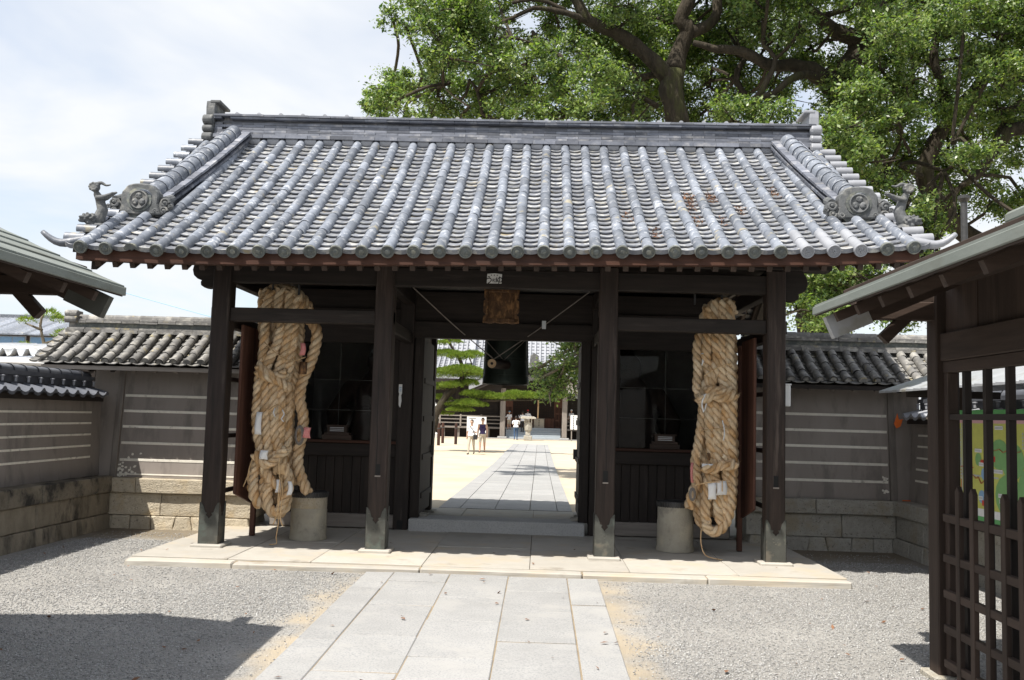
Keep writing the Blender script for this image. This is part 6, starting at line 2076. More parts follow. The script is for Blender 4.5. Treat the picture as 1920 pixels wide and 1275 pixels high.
# hall front wall: louvred shutters, panelled doors, lattice
MB().box((-12, HY + .1, .74), (12, HY + .3, 4.4)).build('wall', M['wood_x'], hall)
for x in (-12, -9, -6, -2.55, 2.6, 6, 9, 12):
    MB().box((x - .18, HY - .15, .74), (x + .18, HY + .12, 4.4)).build('wall_post', M['wood_z'], hall)
for s in (-1, 1):
    for x0, x1 in ((2.8, 5.8), (6.2, 8.8), (9.2, 11.8)):
        a, b = sorted((s * x0, s * x1))
        sh_ = MB().box((a, HY - .02, 1.1), (b, HY + .1, 3.2)).build('shutter', M['wood_x'], hall)
        for k in range(14):
            MB().box((a, HY - .06, 1.13 + .15 * k), (b, HY - .02, 1.21 + .15 * k)).build('slat', M['bluegrey'] if False else M['wood_x'], sh_)
    # panelled doors beside the lattice
    a, b = sorted((s * 1.62, s * 2.38))
    dp_ = MB().box((a, HY - .04, .76), (b, HY + .09, 3.2)).build('door_panel', M['board'], hall)
    for k in range(3):
        MB().box((a + .1, HY - .075, .9 + .52 * k), ((a + b) / 2 - .03, HY - .042, 1.3 + .52 * k)).build('inset', M['red_z'], dp_)
        MB().box(((a + b) / 2 + .03, HY - .075, .9 + .52 * k), (b - .1, HY - .042, 1.3 + .52 * k)).build('inset', M['red_z'], dp_)
lat = MB().box((-1.6, HY + .05, 1.55), (1.6, HY + .09, 3.2)).build('lattice_window', M['red_x'], hall)
for k in range(24):
    MB().box((-1.58 + .136 * k, HY - .02, 1.6), (-1.53 + .136 * k, HY + .03, 3.2)).build('lattice_bar', M['wood_z'], lat)
for k in range(11):
    MB().box((-1.6, HY - .03, 1.62 + .145 * k), (1.6, HY - .018, 1.67 + .145 * k)).build('lattice_bar', M['wood_x'], lat)
MB().box((-1.6, HY - .03, .76), (1.6, HY + .08, 1.5)).build('lattice_dado', M['board'], hall)
MB().tube(smooth_path([(.35, 61.0, 3.3), (.36, 61.0, 2.4), (.35, 61.0, 1.5)], .3), [.05, .05, .05, .05, .06, .075, .08][:len(smooth_path([(.35, 61.0, 3.3), (.36, 61.0, 2.4), (.35, 61.0, 1.5)], .3))] if False else .055, 8).build('bell_rope', M['rope'], hall)
ob = tag(MB().box((.05, 62.2, .74), (.85, 62.7, 1.45)).build('collection_box', M['khaki'], None, bevel=.02, pos=(.45, 62.4, .74)), 'pale wooden collection box on the hall floor', 'box')
for k in range(4):
    MB().box((.42, 62.195, 1.28 - .13 * k), (.48, 62.2, 1.36 - .13 * k)).build('lettering', M['ink'], ob)
MB().box((.0, 62.15, 1.45), (.9, 62.75, 1.5)).build('rim', M['greywood_x'], ob)
# big roof
big = MB()
prof = [(60.8, 4.35), (62.5, 4.95), (65, 6.2), (68, 8.6), (70.5, 11.4)]
for (ya_, za_), (yb2, zb2) in zip(prof[:-1], prof[1:]):
    big.hexa([(-14.5, ya_, za_), (14.5, ya_, za_), (14.5, yb2, zb2), (-14.5, yb2, zb2)], [(-14.5, ya_, za_ + .25), (14.5, ya_, za_ + .25), (14.5, yb2, zb2 + .25), (-14.5, yb2, zb2 + .25)])
hr = big.build('roof', M['tile_new'], hall)
rt_ = MB()
for i in range(72):
    x = -14.4 + .4 * i
    for (ya_, za_), (yb2, zb2) in zip(prof[:-1], prof[1:]):
        rt_.bar((x, ya_, za_ + .32), (x, yb2, zb2 + .32), .15, .15)
tag(rt_.build('roof_tiles', M['tile_new'], hr), kind='stuff')
st_ = MB()
for j in range(34):
    t_ = j / 34 * 4
    i = int(t_); f = t_ - i
    ya_ = prof[i][0] + (prof[i + 1][0] - prof[i][0]) * f; za_ = prof[i][1] + (prof[i + 1][1] - prof[i][1]) * f
    st_.box((-14.4, ya_ - .03, za_ + .25), (14.4, ya_ + .03, za_ + .31))
tag(st_.build('tile_steps', M['tile'], hr), kind='stuff')
MB().box((-14.5, 60.75, 4.05), (14.5, 60.95, 4.34)).build('eave_board', M['wood_x'], hr)
for s in (-1, 1):
    dr_ = MB()
    for (ya_, za_), (yb2, zb2) in zip(prof[1:-1], prof[2:]):
        dr_.bar((s * 5.1, ya_, za_ + .5), (s * 5.1, yb2, zb2 + .5), .5, .5)
    dr_.build('descending_ridge', M['tile_new'], hr)
MB().box((-14, 70.3, 11.3), (14, 71, 12.4)).build('ridge', M['tile'], hr)
MB().hexa([(-14.5, 70.5, 11.3), (14.5, 70.5, 11.3), (14.5, 80, 4.4), (-14.5, 80, 4.4)], [(-14.5, 70.5, 11.6), (14.5, 70.5, 11.6), (14.5, 80, 4.7), (-14.5, 80, 4.7)]).build('roof_slope', M['tile'], hr)
MB().box((-12, HY + .3, G), (12, 79, 4.4)).build('body', M['wood_x'], hall)
# red-brown upper gable seen over the right roof
MB().box((1.2, 72, 9.0), (4.2, 76, 11.8)).build('gable_storey', M['red_x'], hall)

# ------------------------------------------------------------------ courtyard furniture
inc = thing('incense_burner', (-.32, 57.0, G), 'grey stone incense burner with flat top before the hall steps', 'incense burner')
MB().box((-.62, 56.75, G), (-.02, 57.25, G + .35)).build('base', M['stone_grey'], inc, bevel=.04)
MB().box((-.5, 56.85, G + .35), (-.14, 57.15, G + .62)).build('stem', M['stone_grey'], inc, bevel=.04)
MB().lathe([(.16, .6), (.26, .75), (.29, 1.0), (.27, 1.25), (.29, 1.28)], (-.32, 57, G), n=8).build('bowl', M['stone_grey'], inc)
for a, b in ((-.24, -.2), (.24, -.2), (-.24, .2), (.24, .2)):
    MB().box((-.32 + a - .04, 57 + b - .04, G + 1.25), (-.32 + a + .04, 57 + b + .04, G + 1.55)).build('canopy_post', M['stone_grey'], inc)
MB().prism([(-.58, 1.62), (-.54, 1.55), (.54, 1.55), (.58, 1.62), (.4, 1.72), (-.4, 1.72)], (-.32, 56.55, G), (1, 0, 0), (0, 0, 1), (0, .9, 0)).build('canopy', M['stone_grey'], inc, bevel=.02)


def notice(name, x0, x1, y, z0, z1, label, dots):
    t_ = thing(name, ((x0 + x1) / 2, y, G), label, 'notice board')
    MB().box((x0, y, z0), (x1, y + .06, z1)).build('panel', M['paper'], t_)
    for x in (x0 + .1, x1 - .1):
        MB().box((x - .04, y + .06, G), (x + .04, y + .12, z1)).build('leg', M['greywood_z'], t_)
    for x, z, w_, h_ in dots:
        MB().box((x, y - .006, z), (x + w_, y, z + h_)).build('print', M['ink'], t_)
    return t_


notice('notice_board', -4.75, -3.35, 57.2, .05, 1.5, 'blank white notice board in front of the hall railing', [(-4.6, 1.35, .5, .04)])
dd = []
for i in range(8):
    for j in range(4 if i else 9):
        dd.append((4.35 - .13 * i - (.25 if i > 5 else 0), 1.5 - .14 * j - (.0 if i > 5 else .05), .08, .09))
for j in range(9): dd.append((2.95, 1.66 - .13 * j, .07, .08))
notice('notice_board', 2.75, 4.6, 58.4, .75, 1.8, 'white notice board with columns of black writing right of the porch pillar', dd)
for i, (x, y, lb) in enumerate(((-5.0, 40.9, 'tall brown wooden post, front left of the three by the pine'), (-5.2, 45.0, 'brown wooden post, rear left of the three by the pine'), (-4.3, 43.6, 'brown wooden post nearest the walking pair, right of the three'))):
    p_ = thing('wooden_post', (x, y, G), lb, 'post', 'posts by the pine')
    MB().lathe([(.085, 0), (.085, 1.12), (.07, 1.2), (.02, 1.22)], (x, y, G), n=10).build('shaft', M['red_z'], p_, auto=40)
    MB().lathe([(.088, .9), (.088, .96)], (x, y, G), n=10).build('band', M['dark_metal'], p_)
# white stone lantern group half hidden behind the pine trunk
la = thing('stone_lantern', (-7.2, 57, G), 'pale stone lantern half hidden behind the pine trunk', 'lantern')
MB().lathe([(.5, 0), (.5, .3), (.25, .4), (.2, 1.2), (.45, 1.35), (.45, 1.5), (.3, 1.55), (.3, 1.95), (.7, 2.05), (.2, 2.45), (.1, 2.7), (.02, 2.8)], (-7.2, 57, G), n=8).build('body', M['white'], la)

# ------------------------------------------------------------------ people
def person(name, label, loc, h=1.68, face=180, step=0.0, shirt='tee', legs='khaki', shorts=False, sleeves='short', arms=((-8, 8), (-8, 8)), hat=None, hair='hair', lean=0, bag=None):
    """one figure, built facing +y, then turned by face degrees; step: stride in metres."""
    k = h / 1.68
    t_ = thing(name, loc, label, 'person')
    g = MB()
    hipz = .86
    # pelvis, torso, neck, head
    capsule(g, (-.075, 0, hipz), (.075, 0, hipz), .115, .115)
    capsule(g, (0, 0, hipz + .02), (0, .0, 1.12), .135, .125)
    capsule(g, (-.05, 0, 1.14), (.05, 0, 1.14), .125, .125)
    capsule(g, (-.115, 0, 1.30), (.115, 0, 1.30), .085, .085)
    capsule(g, (0, 0, 1.34), (0, .01, 1.47), .055, .05)
    g.ball((0, .02, 1.565), (.073, .09, .112), 14, 10)
    g.ball((0, .045, 1.51), (.055, .06, .055))
    g.ball((0, .115, 1.555), (.014, .02, .022), 8, 6)
    for s in (-1, 1):
        g.ball((s * .075, .015, 1.56), (.014, .022, .03), 8, 6)
    # legs with knees
    for s in (-1, 1):
        st2 = step * s * .5
        kn = (s * .095, st2 * .55 + .05 * (1 if st2 < 0 else .6), .48)
        an = (s * .09, st2, .09 + (.05 if st2 < -.05 else 0))
        capsule(g, (s * .085, 0, hipz), kn, .092, .064)
        capsule(g, kn, an, .062, .04)
        capsule(g, (an[0], an[1] - .02, .045 + (an[2] - .09)), (an[0] + s * .015, an[1] + .15, .035 + (an[2] - .09) * .3), .042, .035)
    # arms: upper-arm swing and elbow bend in degrees
    hands = []
    for s, (sw, el) in zip((-1, 1), arms):
        sh_ = Vector((s * .185, 0, 1.33))
        ua = Matrix.Rotation(R(sw), 3, 'X') @ Vector((s * .05, 0, -.285))
        eb = sh_ + ua
        fa = Matrix.Rotation(R(sw + el), 3, 'X') @ Vector((s * .02, 0, -.25))
        wr = eb + fa
        capsule(g, sh_, eb, .053, .042)
        capsule(g, eb, wr, .042, .029)
        d_ = fa.normalized()
        sd_ = Vector((0, 1, 0)) - d_ * d_.y
        sd_.normalize()
        pal = wr + d_ * .055
        capsule(g, wr + d_ * .01, pal, .026, .03)
        for fi in range(4):
            b_ = pal + sd_ * (.026 - .0175 * fi)
            m_ = b_ + d_ * (.04 - .004 * abs(fi - 1.3)) + Vector((-s * .006, 0, 0))
            e_ = m_ + d_ * (.03 - .004 * abs(fi - 1.3)) + Vector((-s * .016, 0, 0))
            capsule(g, b_, m_, .0095, .0085, 6); capsule(g, m_, e_, .0085, .007, 6)
        tb = wr + d_ * .025 + sd_ * .02
        capsule(g, tb, tb + sd_ * .03 + d_ * .03, .011, .009, 6)
        hands.append(pal)
    if shirt and sleeves != 'none':      # looser cloth over the trunk
        capsule(g, (-.06, 0, .93), (.06, 0, .93), .142, .142)
    me = fused(g, .011, name)
    me.materials.append(M['skin']); me.materials.append(M[shirt]); me.materials.append(M[legs]); me.materials.append(M['blackcloth'])
    idx = []
    for p in me.polygons:
        c = p.center
        z = c.z; ax = abs(c.x)
        if z > 1.40 or (z > 1.36 and ax < .075 and c.y > 0): i = 0
        elif z < .065: i = 3
        elif z < (.90 if shirt else .98) and ax < .185: i = 2 if not (shorts and z < .50) else 0
        elif ax > .175 and z < (1.12 if sleeves == 'short' else (1.36 if sleeves == 'none' else .84)): i = 0
        elif sleeves == 'none' and ax > .15 and z > 1.2: i = 0
        else: i = 1
        idx.append(i)
    me.polygons.foreach_set('material_index', idx)
    rot = Matrix.Translation(Vector(loc)) @ Matrix.Rotation(R(face), 4, 'Z') @ Matrix.Rotation(R(-lean), 4, 'X') @ Matrix.Scale(k, 4)
    put('body', me, rot, t_)
    hm = MB()
    hc = Vector((0, .005, 1.585))
    if hat:
        hm.ball(hc + Vector((0, 0, .03)), (.088, .104, .085), 14, 8)
        hm.prism([(.085 * math.cos(R(a)), .14 * math.sin(R(a))) for a in range(0, 181, 20)], (0, .05, 1.60), (1, 0, 0), (0, 1, 0), (0, 0, .012))
        put('cap', hm.mesh('cap', M[hat], True), rot, t_)
        hb = MB().ball(hc + Vector((0, -.03, -.03)), (.081, .075, .08), 12, 8)
        put('hair', hb.mesh('hair', M[hair], True), rot, t_)
    else:
        hm.ball(hc + Vector((0, -.012, .02)), (.087, .1, .1), 14, 8)
        hm.ball(hc + Vector((0, -.05, -.04)), (.075, .06, .075), 12, 8)
        put('hair', hm.mesh('hair', M[hair], True), rot, t_)
    ey = MB()
    for s in (-1, 1): ey.ball((s * .03, .102, 1.572), (.011, .008, .007), 8, 5)
    put('eyes', ey.mesh('eyes', M['ink']), rot, t_)
    if bag:
        bm_ = MB()
        bm_.box((-.3, .03, .72), (-.12, .17, .95)) if bag == 'front' else bm_.box((.2, -.05, .7), (.36, .1, .95))
        put('bag', bm_.mesh('bag', M['blackcloth']), rot, t_)
        s_ = MB().tube([(-.2, .13, .95), (-.08, .14, 1.2), (.1, .08, 1.4), (.13, -.06, 1.38), (0, -.13, 1.2)], .014, 6)
        put('bag_strap', s_.mesh('bag_strap', M['blackcloth']), rot, t_)
    return t_


person('person', 'person in white shirt and khaki trousers walking toward the gate with a bag', (-2.45, 30.6, G), 1.5, 172, .5, 'tee', 'khaki', arms=((25, 70), (-20, 15)), bag='front')
person('person', 'person in dark sleeveless top and pale shorts walking beside the other', (-2.12, 33.0, G), 1.58, 176, .4, 'navy', 'khaki', shorts=True, sleeves='none', arms=((15, 20), (-15, 12)), hair='blackcloth')
person('person', 'person in white shirt and blue jeans standing at the foot of the hall steps', (-1.2, 57.4, G), 1.72, 2, .12, 'tee', 'jeans', arms=((35, 95), (35, 95)))
person('person', 'child in blue cap and pale shorts standing on the hall steps', (-1.82, 61.2, .58), 1.42, 160, .1, 'tee', 'khaki', shorts=True, hat='bluecap', arms=((10, 30), (30, 80)))
person('person', 'dark-haired person in white shirt on the steps facing the hall', (-.80, 60.9, .41), 1.6, 10, .15, 'tee', 'blackcloth', arms=((40, 90), (30, 90)))
person('person', 'person in white shirt and red cap on the steps facing the hall', (-.42, 61.22, .58), 1.55, -8, .1, 'tee', 'khaki', hat='redcloth', arms=((30, 80), (30, 80)))
person('person', 'person in pale clothes and white hat behind the right porch pillar', (2.95, 62.3, .74), 1.5, 150, .1, 'tee', 'khaki', hat='tee', arms=((5, 20), (5, 20)))
# ------------------------------------------------------------------ trees
CL_A = [(-1.02, 13.86, 9.34, 0.78), (-1.7, 12.63, 11.47, 0.81), (4.2, 16.59, 13.53, 0.82), (0.87, 13.06, 10.77, 0.79), (1.53, 14.26, 9.58, 0.61), (-1.17, 16.56, 13.16, 0.65), (4.23, 16.46, 10.28, 0.84), (-3.37, 14.94, 9.68, 0.52), (0.79, 17.13, 13.31, 0.66), (5.82, 16.65, 11.46, 0.65), (5.73, 17.22, 13.49, 0.82), (-2.36, 13.49, 9.82, 0.52), (-2.41, 13.83, 10.51, 0.57), (3.21, 15.51, 10.82, 0.68), (2.47, 16.43, 11.73, 0.68), (1.27, 13.8, 10.26, 0.58), (3.55, 16.87, 12.39, 0.57), (5.9, 15.55, 13.14, 0.6), (0.79, 16.59, 10.96, 0.72), (-3.34, 15.56, 10.81, 0.62), (-0.34, 13.72, 10.18, 0.64), (4.57, 16.64, 10.98, 0.53), (-1.69, 13.86, 9.34, 0.65), (-2.4, 12.04, 11.43, 0.85), (5.27, 16.55, 10.49, 0.62), (4.41, 15.88, 12.73, 0.72), (-2.77, 15.96, 10.08, 0.66), (4.46, 16.04, 12.19, 0.64), (2.06, 17.09, 13.87, 0.65), (-0.87, 16.65, 10.84, 0.69), (5.37, 15.89, 12.04, 0.77), (2.5, 12.98, 12.14, 0.65), (2.93, 15.65, 12.24, 0.74), (0.92, 16.85, 13.9, 0.85), (-2.22, 11.54, 10.64, 0.51), (1.64, 12.13, 10.02, 0.67), (-1.85, 14.79, 10.28, 0.53), (0.03, 16.6, 12.82, 0.51), (1.69, 11.62, 9.17, 0.5), (5.08, 16.43, 13.62, 0.56), (0.99, 12.98, 9.19, 0.68), (-1.01, 16.1, 13.64, 0.5), (5.09, 15.8, 11.07, 0.71), (6.32, 17.11, 13.12, 0.79), (1.77, 15.85, 12.04, 0.83), (4.88, 17.06, 12.06, 0.8), (0.22, 14.89, 9.78, 0.54), (-0.51, 15.62, 12.0, 0.67), (3.4, 14.68, 12.59, 0.84), (-1.9, 11.63, 10.15, 0.64), (3.98, 16.16, 11.78, 0.78), (-1.39, 14.79, 11.32, 0.53), (5.0, 12.1, 8.9, 0.72), (-3.28, 11.99, 9.17, 0.71), (2.35, 14.29, 9.67, 0.79), (-0.48, 12.31, 10.17, 0.62), (1.28, 15.22, 12.26, 0.81), (0.3, 13.05, 10.08, 0.78), (-1.2, 14.86, 10.56, 0.79), (3.57, 16.49, 10.57, 0.84), (-1.41, 11.88, 11.7, 0.58), (2.36, 13.29, 10.03, 0.69), (-0.06, 14.81, 11.31, 0.59), (4.02, 17.05, 13.13, 0.75), (2.28, 15.21, 12.49, 0.82), (-0.94, 12.64, 10.94, 0.7), (-1.68, 12.63, 10.93, 0.68), (2.74, 13.28, 9.18, 0.64), (-2.04, 16.11, 11.45, 0.65), (4.98, 16.12, 12.65, 0.68), (-4.05, 16.33, 11.24, 0.56), (5.37, 15.23, 13.29, 0.59), (2.94, 15.66, 11.62, 0.68), (6.12, 16.8, 12.38, 0.6), (-0.29, 12.44, 8.92, 0.7), (-1.98, 12.81, 12.08, 0.83), (3.87, 16.4, 11.09, 0.84), (2.41, 17.17, 12.62, 0.7), (3.07, 17.35, 13.56, 0.72), (3.32, 16.63, 15.8, 0.81), (1.17, 13.33, 13.91, 0.87), (4.55, 15.53, 15.72, 0.9), (-2.06, 16.21, 15.31, 0.99), (0.45, 14.67, 13.52, 0.87), (-2.72, 17.83, 18.48, 1.16), (2.31, 11.86, 14.07, 1.1), (2.34, 17.84, 15.46, 1.05), (3.25, 17.42, 18.5, 1.12), (1.06, 16.71, 17.42, 0.94), (-1.12, 16.11, 17.35, 0.98), (4.88, 11.56, 13.7, 1.02), (4.61, 11.89, 15.79, 1.16), (4.28, 16.8, 18.54, 1.05), (-0.12, 16.76, 18.51, 0.99), (-0.25, 14.49, 14.29, 0.94), (-0.23, 15.42, 16.22, 1.08), (5.1, 14.93, 14.19, 1.17), (3.49, 16.47, 14.58, 1.09), (-1.0, 16.9, 14.44, 1.02), (1.01, 11.56, 15.41, 0.97), (4.47, 12.14, 14.85, 1.1), (3.39, 17.42, 19.84, 0.96), (-1.94, 13.15, 12.66, 0.8), (2.1, 14.55, 17.51, 1.02), (-1.75, 14.42, 15.47, 0.9)]
CL_B = [(7.18, 16.28, 12.8, 0.81), (7.68, 16.38, 12.11, 0.56), (7.41, 15.13, 13.05, 0.63), (6.89, 15.53, 11.67, 0.51), (5.92, 12.42, 8.95, 0.79), (7.87, 15.39, 12.05, 0.62), (6.38, 13.55, 12.53, 0.77), (6.5, 16.9, 11.95, 0.61), (6.65, 12.38, 11.28, 0.55), (6.19, 15.97, 10.97, 0.5), (8.26, 15.93, 11.57, 0.7), (6.8, 16.1, 10.96, 0.85), (7.66, 14.52, 9.57, 0.51), (5.99, 13.28, 11.83, 0.66), (5.62, 12.5, 12.1, 0.52), (8.51, 17.05, 14.15, 0.55), (10.75, 16.69, 8.72, 0.72), (8.2, 13.2, 10.23, 0.7), (7.67, 10.74, 7.55, 0.62), (9.06, 15.09, 11.56, 0.63), (9.99, 16.21, 9.88, 0.51), (8.76, 12.91, 11.77, 0.66), (8.94, 12.13, 10.64, 0.51), (8.57, 11.11, 8.58, 0.67), (8.82, 17.08, 12.26, 0.82), (10.13, 16.22, 11.47, 0.52), (7.27, 10.71, 8.32, 0.66), (10.59, 15.69, 9.26, 0.77), (8.3, 13.66, 9.81, 0.84), (10.51, 15.87, 13.42, 0.51), (10.92, 16.13, 11.11, 0.72), (8.92, 11.49, 6.73, 0.58), (8.45, 10.72, 10.55, 0.74), (10.53, 16.98, 9.29, 0.69), (8.46, 12.43, 9.41, 0.71), (8.29, 13.92, 8.79, 0.62), (9.41, 14.79, 8.0, 0.76), (9.51, 16.32, 13.82, 0.76), (9.39, 12.3, 4.37, 0.54), (7.27, 11.2, 4.83, 0.44), (7.05, 11.42, 5.28, 0.52), (8.78, 12.82, 5.0, 0.55), (8.35, 11.2, 4.17, 0.46), (7.61, 11.01, 4.18, 0.4), (8.18, 12.83, 5.77, 0.43), (7.04, 12.46, 4.71, 0.43), (7.86, 12.14, 6.36, 0.59), (6.98, 11.65, 4.19, 0.59), (9.17, 13.14, 6.09, 0.46), (9.52, 13.0, 5.02, 0.48), (8.44, 12.0, 5.49, 0.52), (7.0, 12.77, 5.37, 0.5), (9.14, 11.7, 6.23, 0.58), (7.78, 11.12, 4.97, 0.54), (6.74, 12.93, 4.38, 0.5), (9.0, 13.79, 15.5, 0.91), (11.05, 16.36, 16.88, 1.03), (6.93, 12.49, 12.64, 0.82), (5.81, 12.8, 15.94, 1.17), (5.77, 11.59, 12.87, 0.83), (8.21, 15.87, 18.43, 1.03), (10.78, 15.64, 14.77, 0.97), (7.73, 11.49, 12.04, 0.85), (7.88, 13.29, 14.2, 0.83), (8.04, 14.73, 16.4, 1.0), (6.17, 12.16, 14.53, 1.01), (8.16, 11.13, 15.32, 0.81), (9.63, 15.36, 14.94, 0.84), (6.9, 17.78, 14.92, 1.06), (6.41, 12.9, 16.91, 0.91)]
CL_D = [(12.15, 17.34, 8.76, 0.6), (11.07, 15.21, 10.55, 0.7), (10.34, 14.14, 12.27, 0.83), (12.31, 17.0, 13.31, 0.79), (12.23, 16.67, 7.87, 0.65), (12.05, 16.49, 9.34, 0.58), (12.83, 15.83, 9.14, 0.51), (14.26, 16.98, 9.87, 0.85), (12.39, 16.85, 12.61, 0.76), (10.2, 11.28, 11.42, 0.84), (11.41, 16.39, 12.05, 0.54), (12.42, 15.67, 8.35, 0.77), (12.97, 16.17, 13.4, 0.59), (12.58, 13.2, 7.16, 0.75), (13.24, 14.99, 10.84, 0.76), (11.68, 11.61, 11.38, 0.78), (13.08, 16.58, 10.24, 0.76), (12.31, 16.85, 11.67, 0.69), (10.87, 11.55, 9.82, 0.79), (13.33, 15.62, 10.01, 0.54), (14.29, 16.48, 10.65, 0.66), (10.84, 14.84, 13.19, 0.65), (11.22, 15.93, 7.87, 0.7), (12.1, 14.54, 11.65, 0.68), (14.46, 16.71, 12.0, 0.77), (11.62, 16.86, 9.19, 0.7), (13.94, 16.31, 12.77, 0.57), (11.43, 13.52, 9.88, 0.78), (11.89, 15.82, 10.44, 0.54), (12.42, 14.83, 7.7, 0.6), (11.77, 16.57, 9.88, 0.8), (12.69, 14.42, 11.42, 0.6), (11.41, 11.83, 11.85, 0.76), (10.25, 13.47, 6.68, 0.65), (11.7, 12.72, 9.53, 0.59), (11.06, 11.62, 10.91, 0.66), (10.21, 11.18, 8.08, 0.56), (10.9, 15.66, 12.33, 0.67), (9.59, 11.72, 4.82, 0.46), (10.37, 13.19, 5.7, 0.47), (9.55, 11.79, 4.38, 0.4), (9.4, 11.84, 5.56, 0.51), (9.72, 12.21, 6.26, 0.46), (10.06, 13.14, 16.68, 0.81), (12.47, 12.6, 12.57, 1.15), (13.72, 16.15, 16.22, 1.04), (12.54, 16.97, 14.7, 1.18), (11.73, 12.43, 15.15, 1.2), (11.01, 12.83, 13.67, 1.1), (11.07, 11.26, 15.43, 0.95), (12.38, 17.19, 18.23, 1.18), (12.45, 16.15, 19.2, 0.92), (12.91, 13.03, 16.36, 0.92), (13.62, 16.34, 15.13, 1.09), (15.46, 17.75, 17.97, 0.96), (11.01, 13.14, 14.83, 0.96), (13.68, 14.53, 14.58, 1.11), (15.73, 15.78, 11.89, 1.03), (15.59, 14.08, 14.81, 1.18), (14.14, 10.88, 7.98, 1.15), (15.1, 13.02, 7.05, 0.85), (16.61, 14.52, 12.43, 1.08), (14.79, 15.76, 14.37, 0.95), (13.22, 12.44, 7.36, 1.17), (14.81, 11.61, 10.03, 0.82), (11.56, 10.58, 6.01, 0.8), (15.1, 13.72, 12.08, 0.94), (12.65, 11.56, 11.21, 1.1), (14.44, 14.98, 10.57, 0.96), (15.75, 15.75, 10.09, 1.01), (11.95, 11.31, 10.4, 0.96), (12.75, 11.04, 13.28, 0.92), (14.55, 11.16, 12.59, 0.96)]
CL_STRAY = [(-3.96, 13.0, 9.56, 0.36), (-3.67, 13.0, 9.78, 0.4), (-3.78, 13.0, 9.32, 0.36), (-3.36, 13.0, 10.1, 0.4), (-3.66, 13.0, 11.86, 0.22), (-3.46, 13.0, 11.65, 0.2), (-3.79, 13.0, 11.57, 0.15), (-3.21, 13.0, 11.44, 0.22), (-2.83, 13.0, 11.73, 0.25)]
CL_B2 = [(7.79, 11.6, 9.25, 0.5), (8.42, 11.8, 10.11, 0.55), (8.5, 11.5, 8.9, 0.5), (7.35, 11.4, 8.47, 0.45), (8.03, 11.6, 8.28, 0.5), (9.07, 12.0, 9.87, 0.5), (9.01, 12.0, 10.73, 0.5), (8.63, 12.0, 11.39, 0.5), (7.65, 11.4, 7.39, 0.45), (8.34, 11.6, 7.2, 0.45), (7.16, 12.0, 4.96, 0.35), (7.53, 11.8, 4.56, 0.4), (7.85, 12.0, 5.11, 0.4), (7.31, 11.5, 4.09, 0.35), (7.03, 12.2, 5.38, 0.35), (8.01, 11.0, 9.29, 0.4), (7.35, 12.0, 5.74, 0.4)]
BR_A =  [(4.24, 14.0, 6.73, 0.456), (4.01, 14.0, 8.43, 0.414), (3.9, 14.0, 9.65, 0.387), (3.75, 14.0, 10.37, 0.373), (3.8, 14.0, 10.81, 0.387)]
LB_A = [[(3.7, 14.0, 10.59, 0.318), (3.26, 13.9, 11.05, 0.248), (2.75, 13.8, 11.44, 0.233), (2.18, 13.7, 11.75, 0.218), (1.53, 13.5, 11.94, 0.189), (1.24, 13.4, 12.32, 0.175), (0.87, 13.3, 13.13, 0.148)], [(3.8, 14.0, 10.73, 0.345), (3.99, 14.1, 11.43, 0.277), (4.21, 14.0, 11.94, 0.262), (3.95, 13.9, 12.22, 0.248), (4.14, 13.8, 12.62, 0.233), (4.39, 13.7, 13.52, 0.191)], [(4.21, 14.0, 11.91, 0.235), (4.71, 14.2, 12.15, 0.181), (4.99, 14.2, 12.59, 0.167), (4.91, 14.2, 13.33, 0.139)], [(3.5, 14.1, 10.77, 0.139), (2.97, 14.4, 10.8, 0.112), (2.27, 14.6, 10.56, 0.085), (1.71, 14.8, 10.33, 0.071)], [(3.42, 13.9, 9.82, 0.096), (2.92, 13.8, 10.07, 0.069), (2.56, 13.7, 10.14, 0.055)], [(1.54, 13.5, 11.91, 0.108), (0.97, 13.3, 12.06, 0.094), (0.07, 13.2, 12.14, 0.08), (-0.47, 13.1, 11.81, 0.066), (-0.88, 13.0, 11.62, 0.06), (-1.29, 13.0, 11.71, 0.053), (-1.77, 12.9, 11.84, 0.04), (-2.24, 12.8, 11.89, 0.026), (-2.64, 12.8, 11.83, 0.02)], [(-1.29, 13.0, 11.68, 0.053), (-1.96, 12.9, 11.51, 0.04), (-2.64, 12.9, 11.48, 0.033), (-3.19, 12.9, 11.5, 0.026), (-3.54, 12.9, 11.67, 0.02)], [(0.9, 13.3, 12.13, 0.08), (0.27, 13.2, 12.36, 0.067), (-0.48, 13.0, 12.19, 0.06)], [(2.23, 14.0, 10.56, 0.069), (1.37, 14.0, 10.84, 0.062), (0.37, 13.8, 11.33, 0.055), (-0.48, 13.6, 11.52, 0.041)], [(-1.15, 13.0, 9.23, 0.06), (-1.3, 13.0, 9.85, 0.053), (-1.51, 13.0, 10.13, 0.033)], [(-1.49, 13.0, 9.43, 0.04), (-1.91, 13.0, 9.7, 0.026), (-2.19, 13.0, 9.98, 0.02)], [(0.27, 14.0, 9.73, 0.055), (0.11, 14.0, 10.24, 0.041), (-0.11, 14.0, 10.67, 0.028)], [(4.82, 14.3, 9.77, 0.126), (5.87, 14.6, 10.18, 0.156), (5.62, 14.8, 10.92, 0.114), (5.88, 15.0, 11.6, 0.086)]]
BR_B =  [(7.76, 14.0, 2.92, 0.815), (7.73, 14.0, 4.3, 0.746), (7.76, 14.0, 5.41, 0.691), (7.94, 14.0, 6.81, 0.663), (8.11, 14.0, 8.09, 0.636), (8.31, 14.0, 9.37, 0.608), (8.52, 14.0, 10.67, 0.58), (8.88, 14.0, 11.83, 0.484), (9.09, 14.0, 12.85, 0.414), (9.24, 14.0, 14.62, 0.318)]
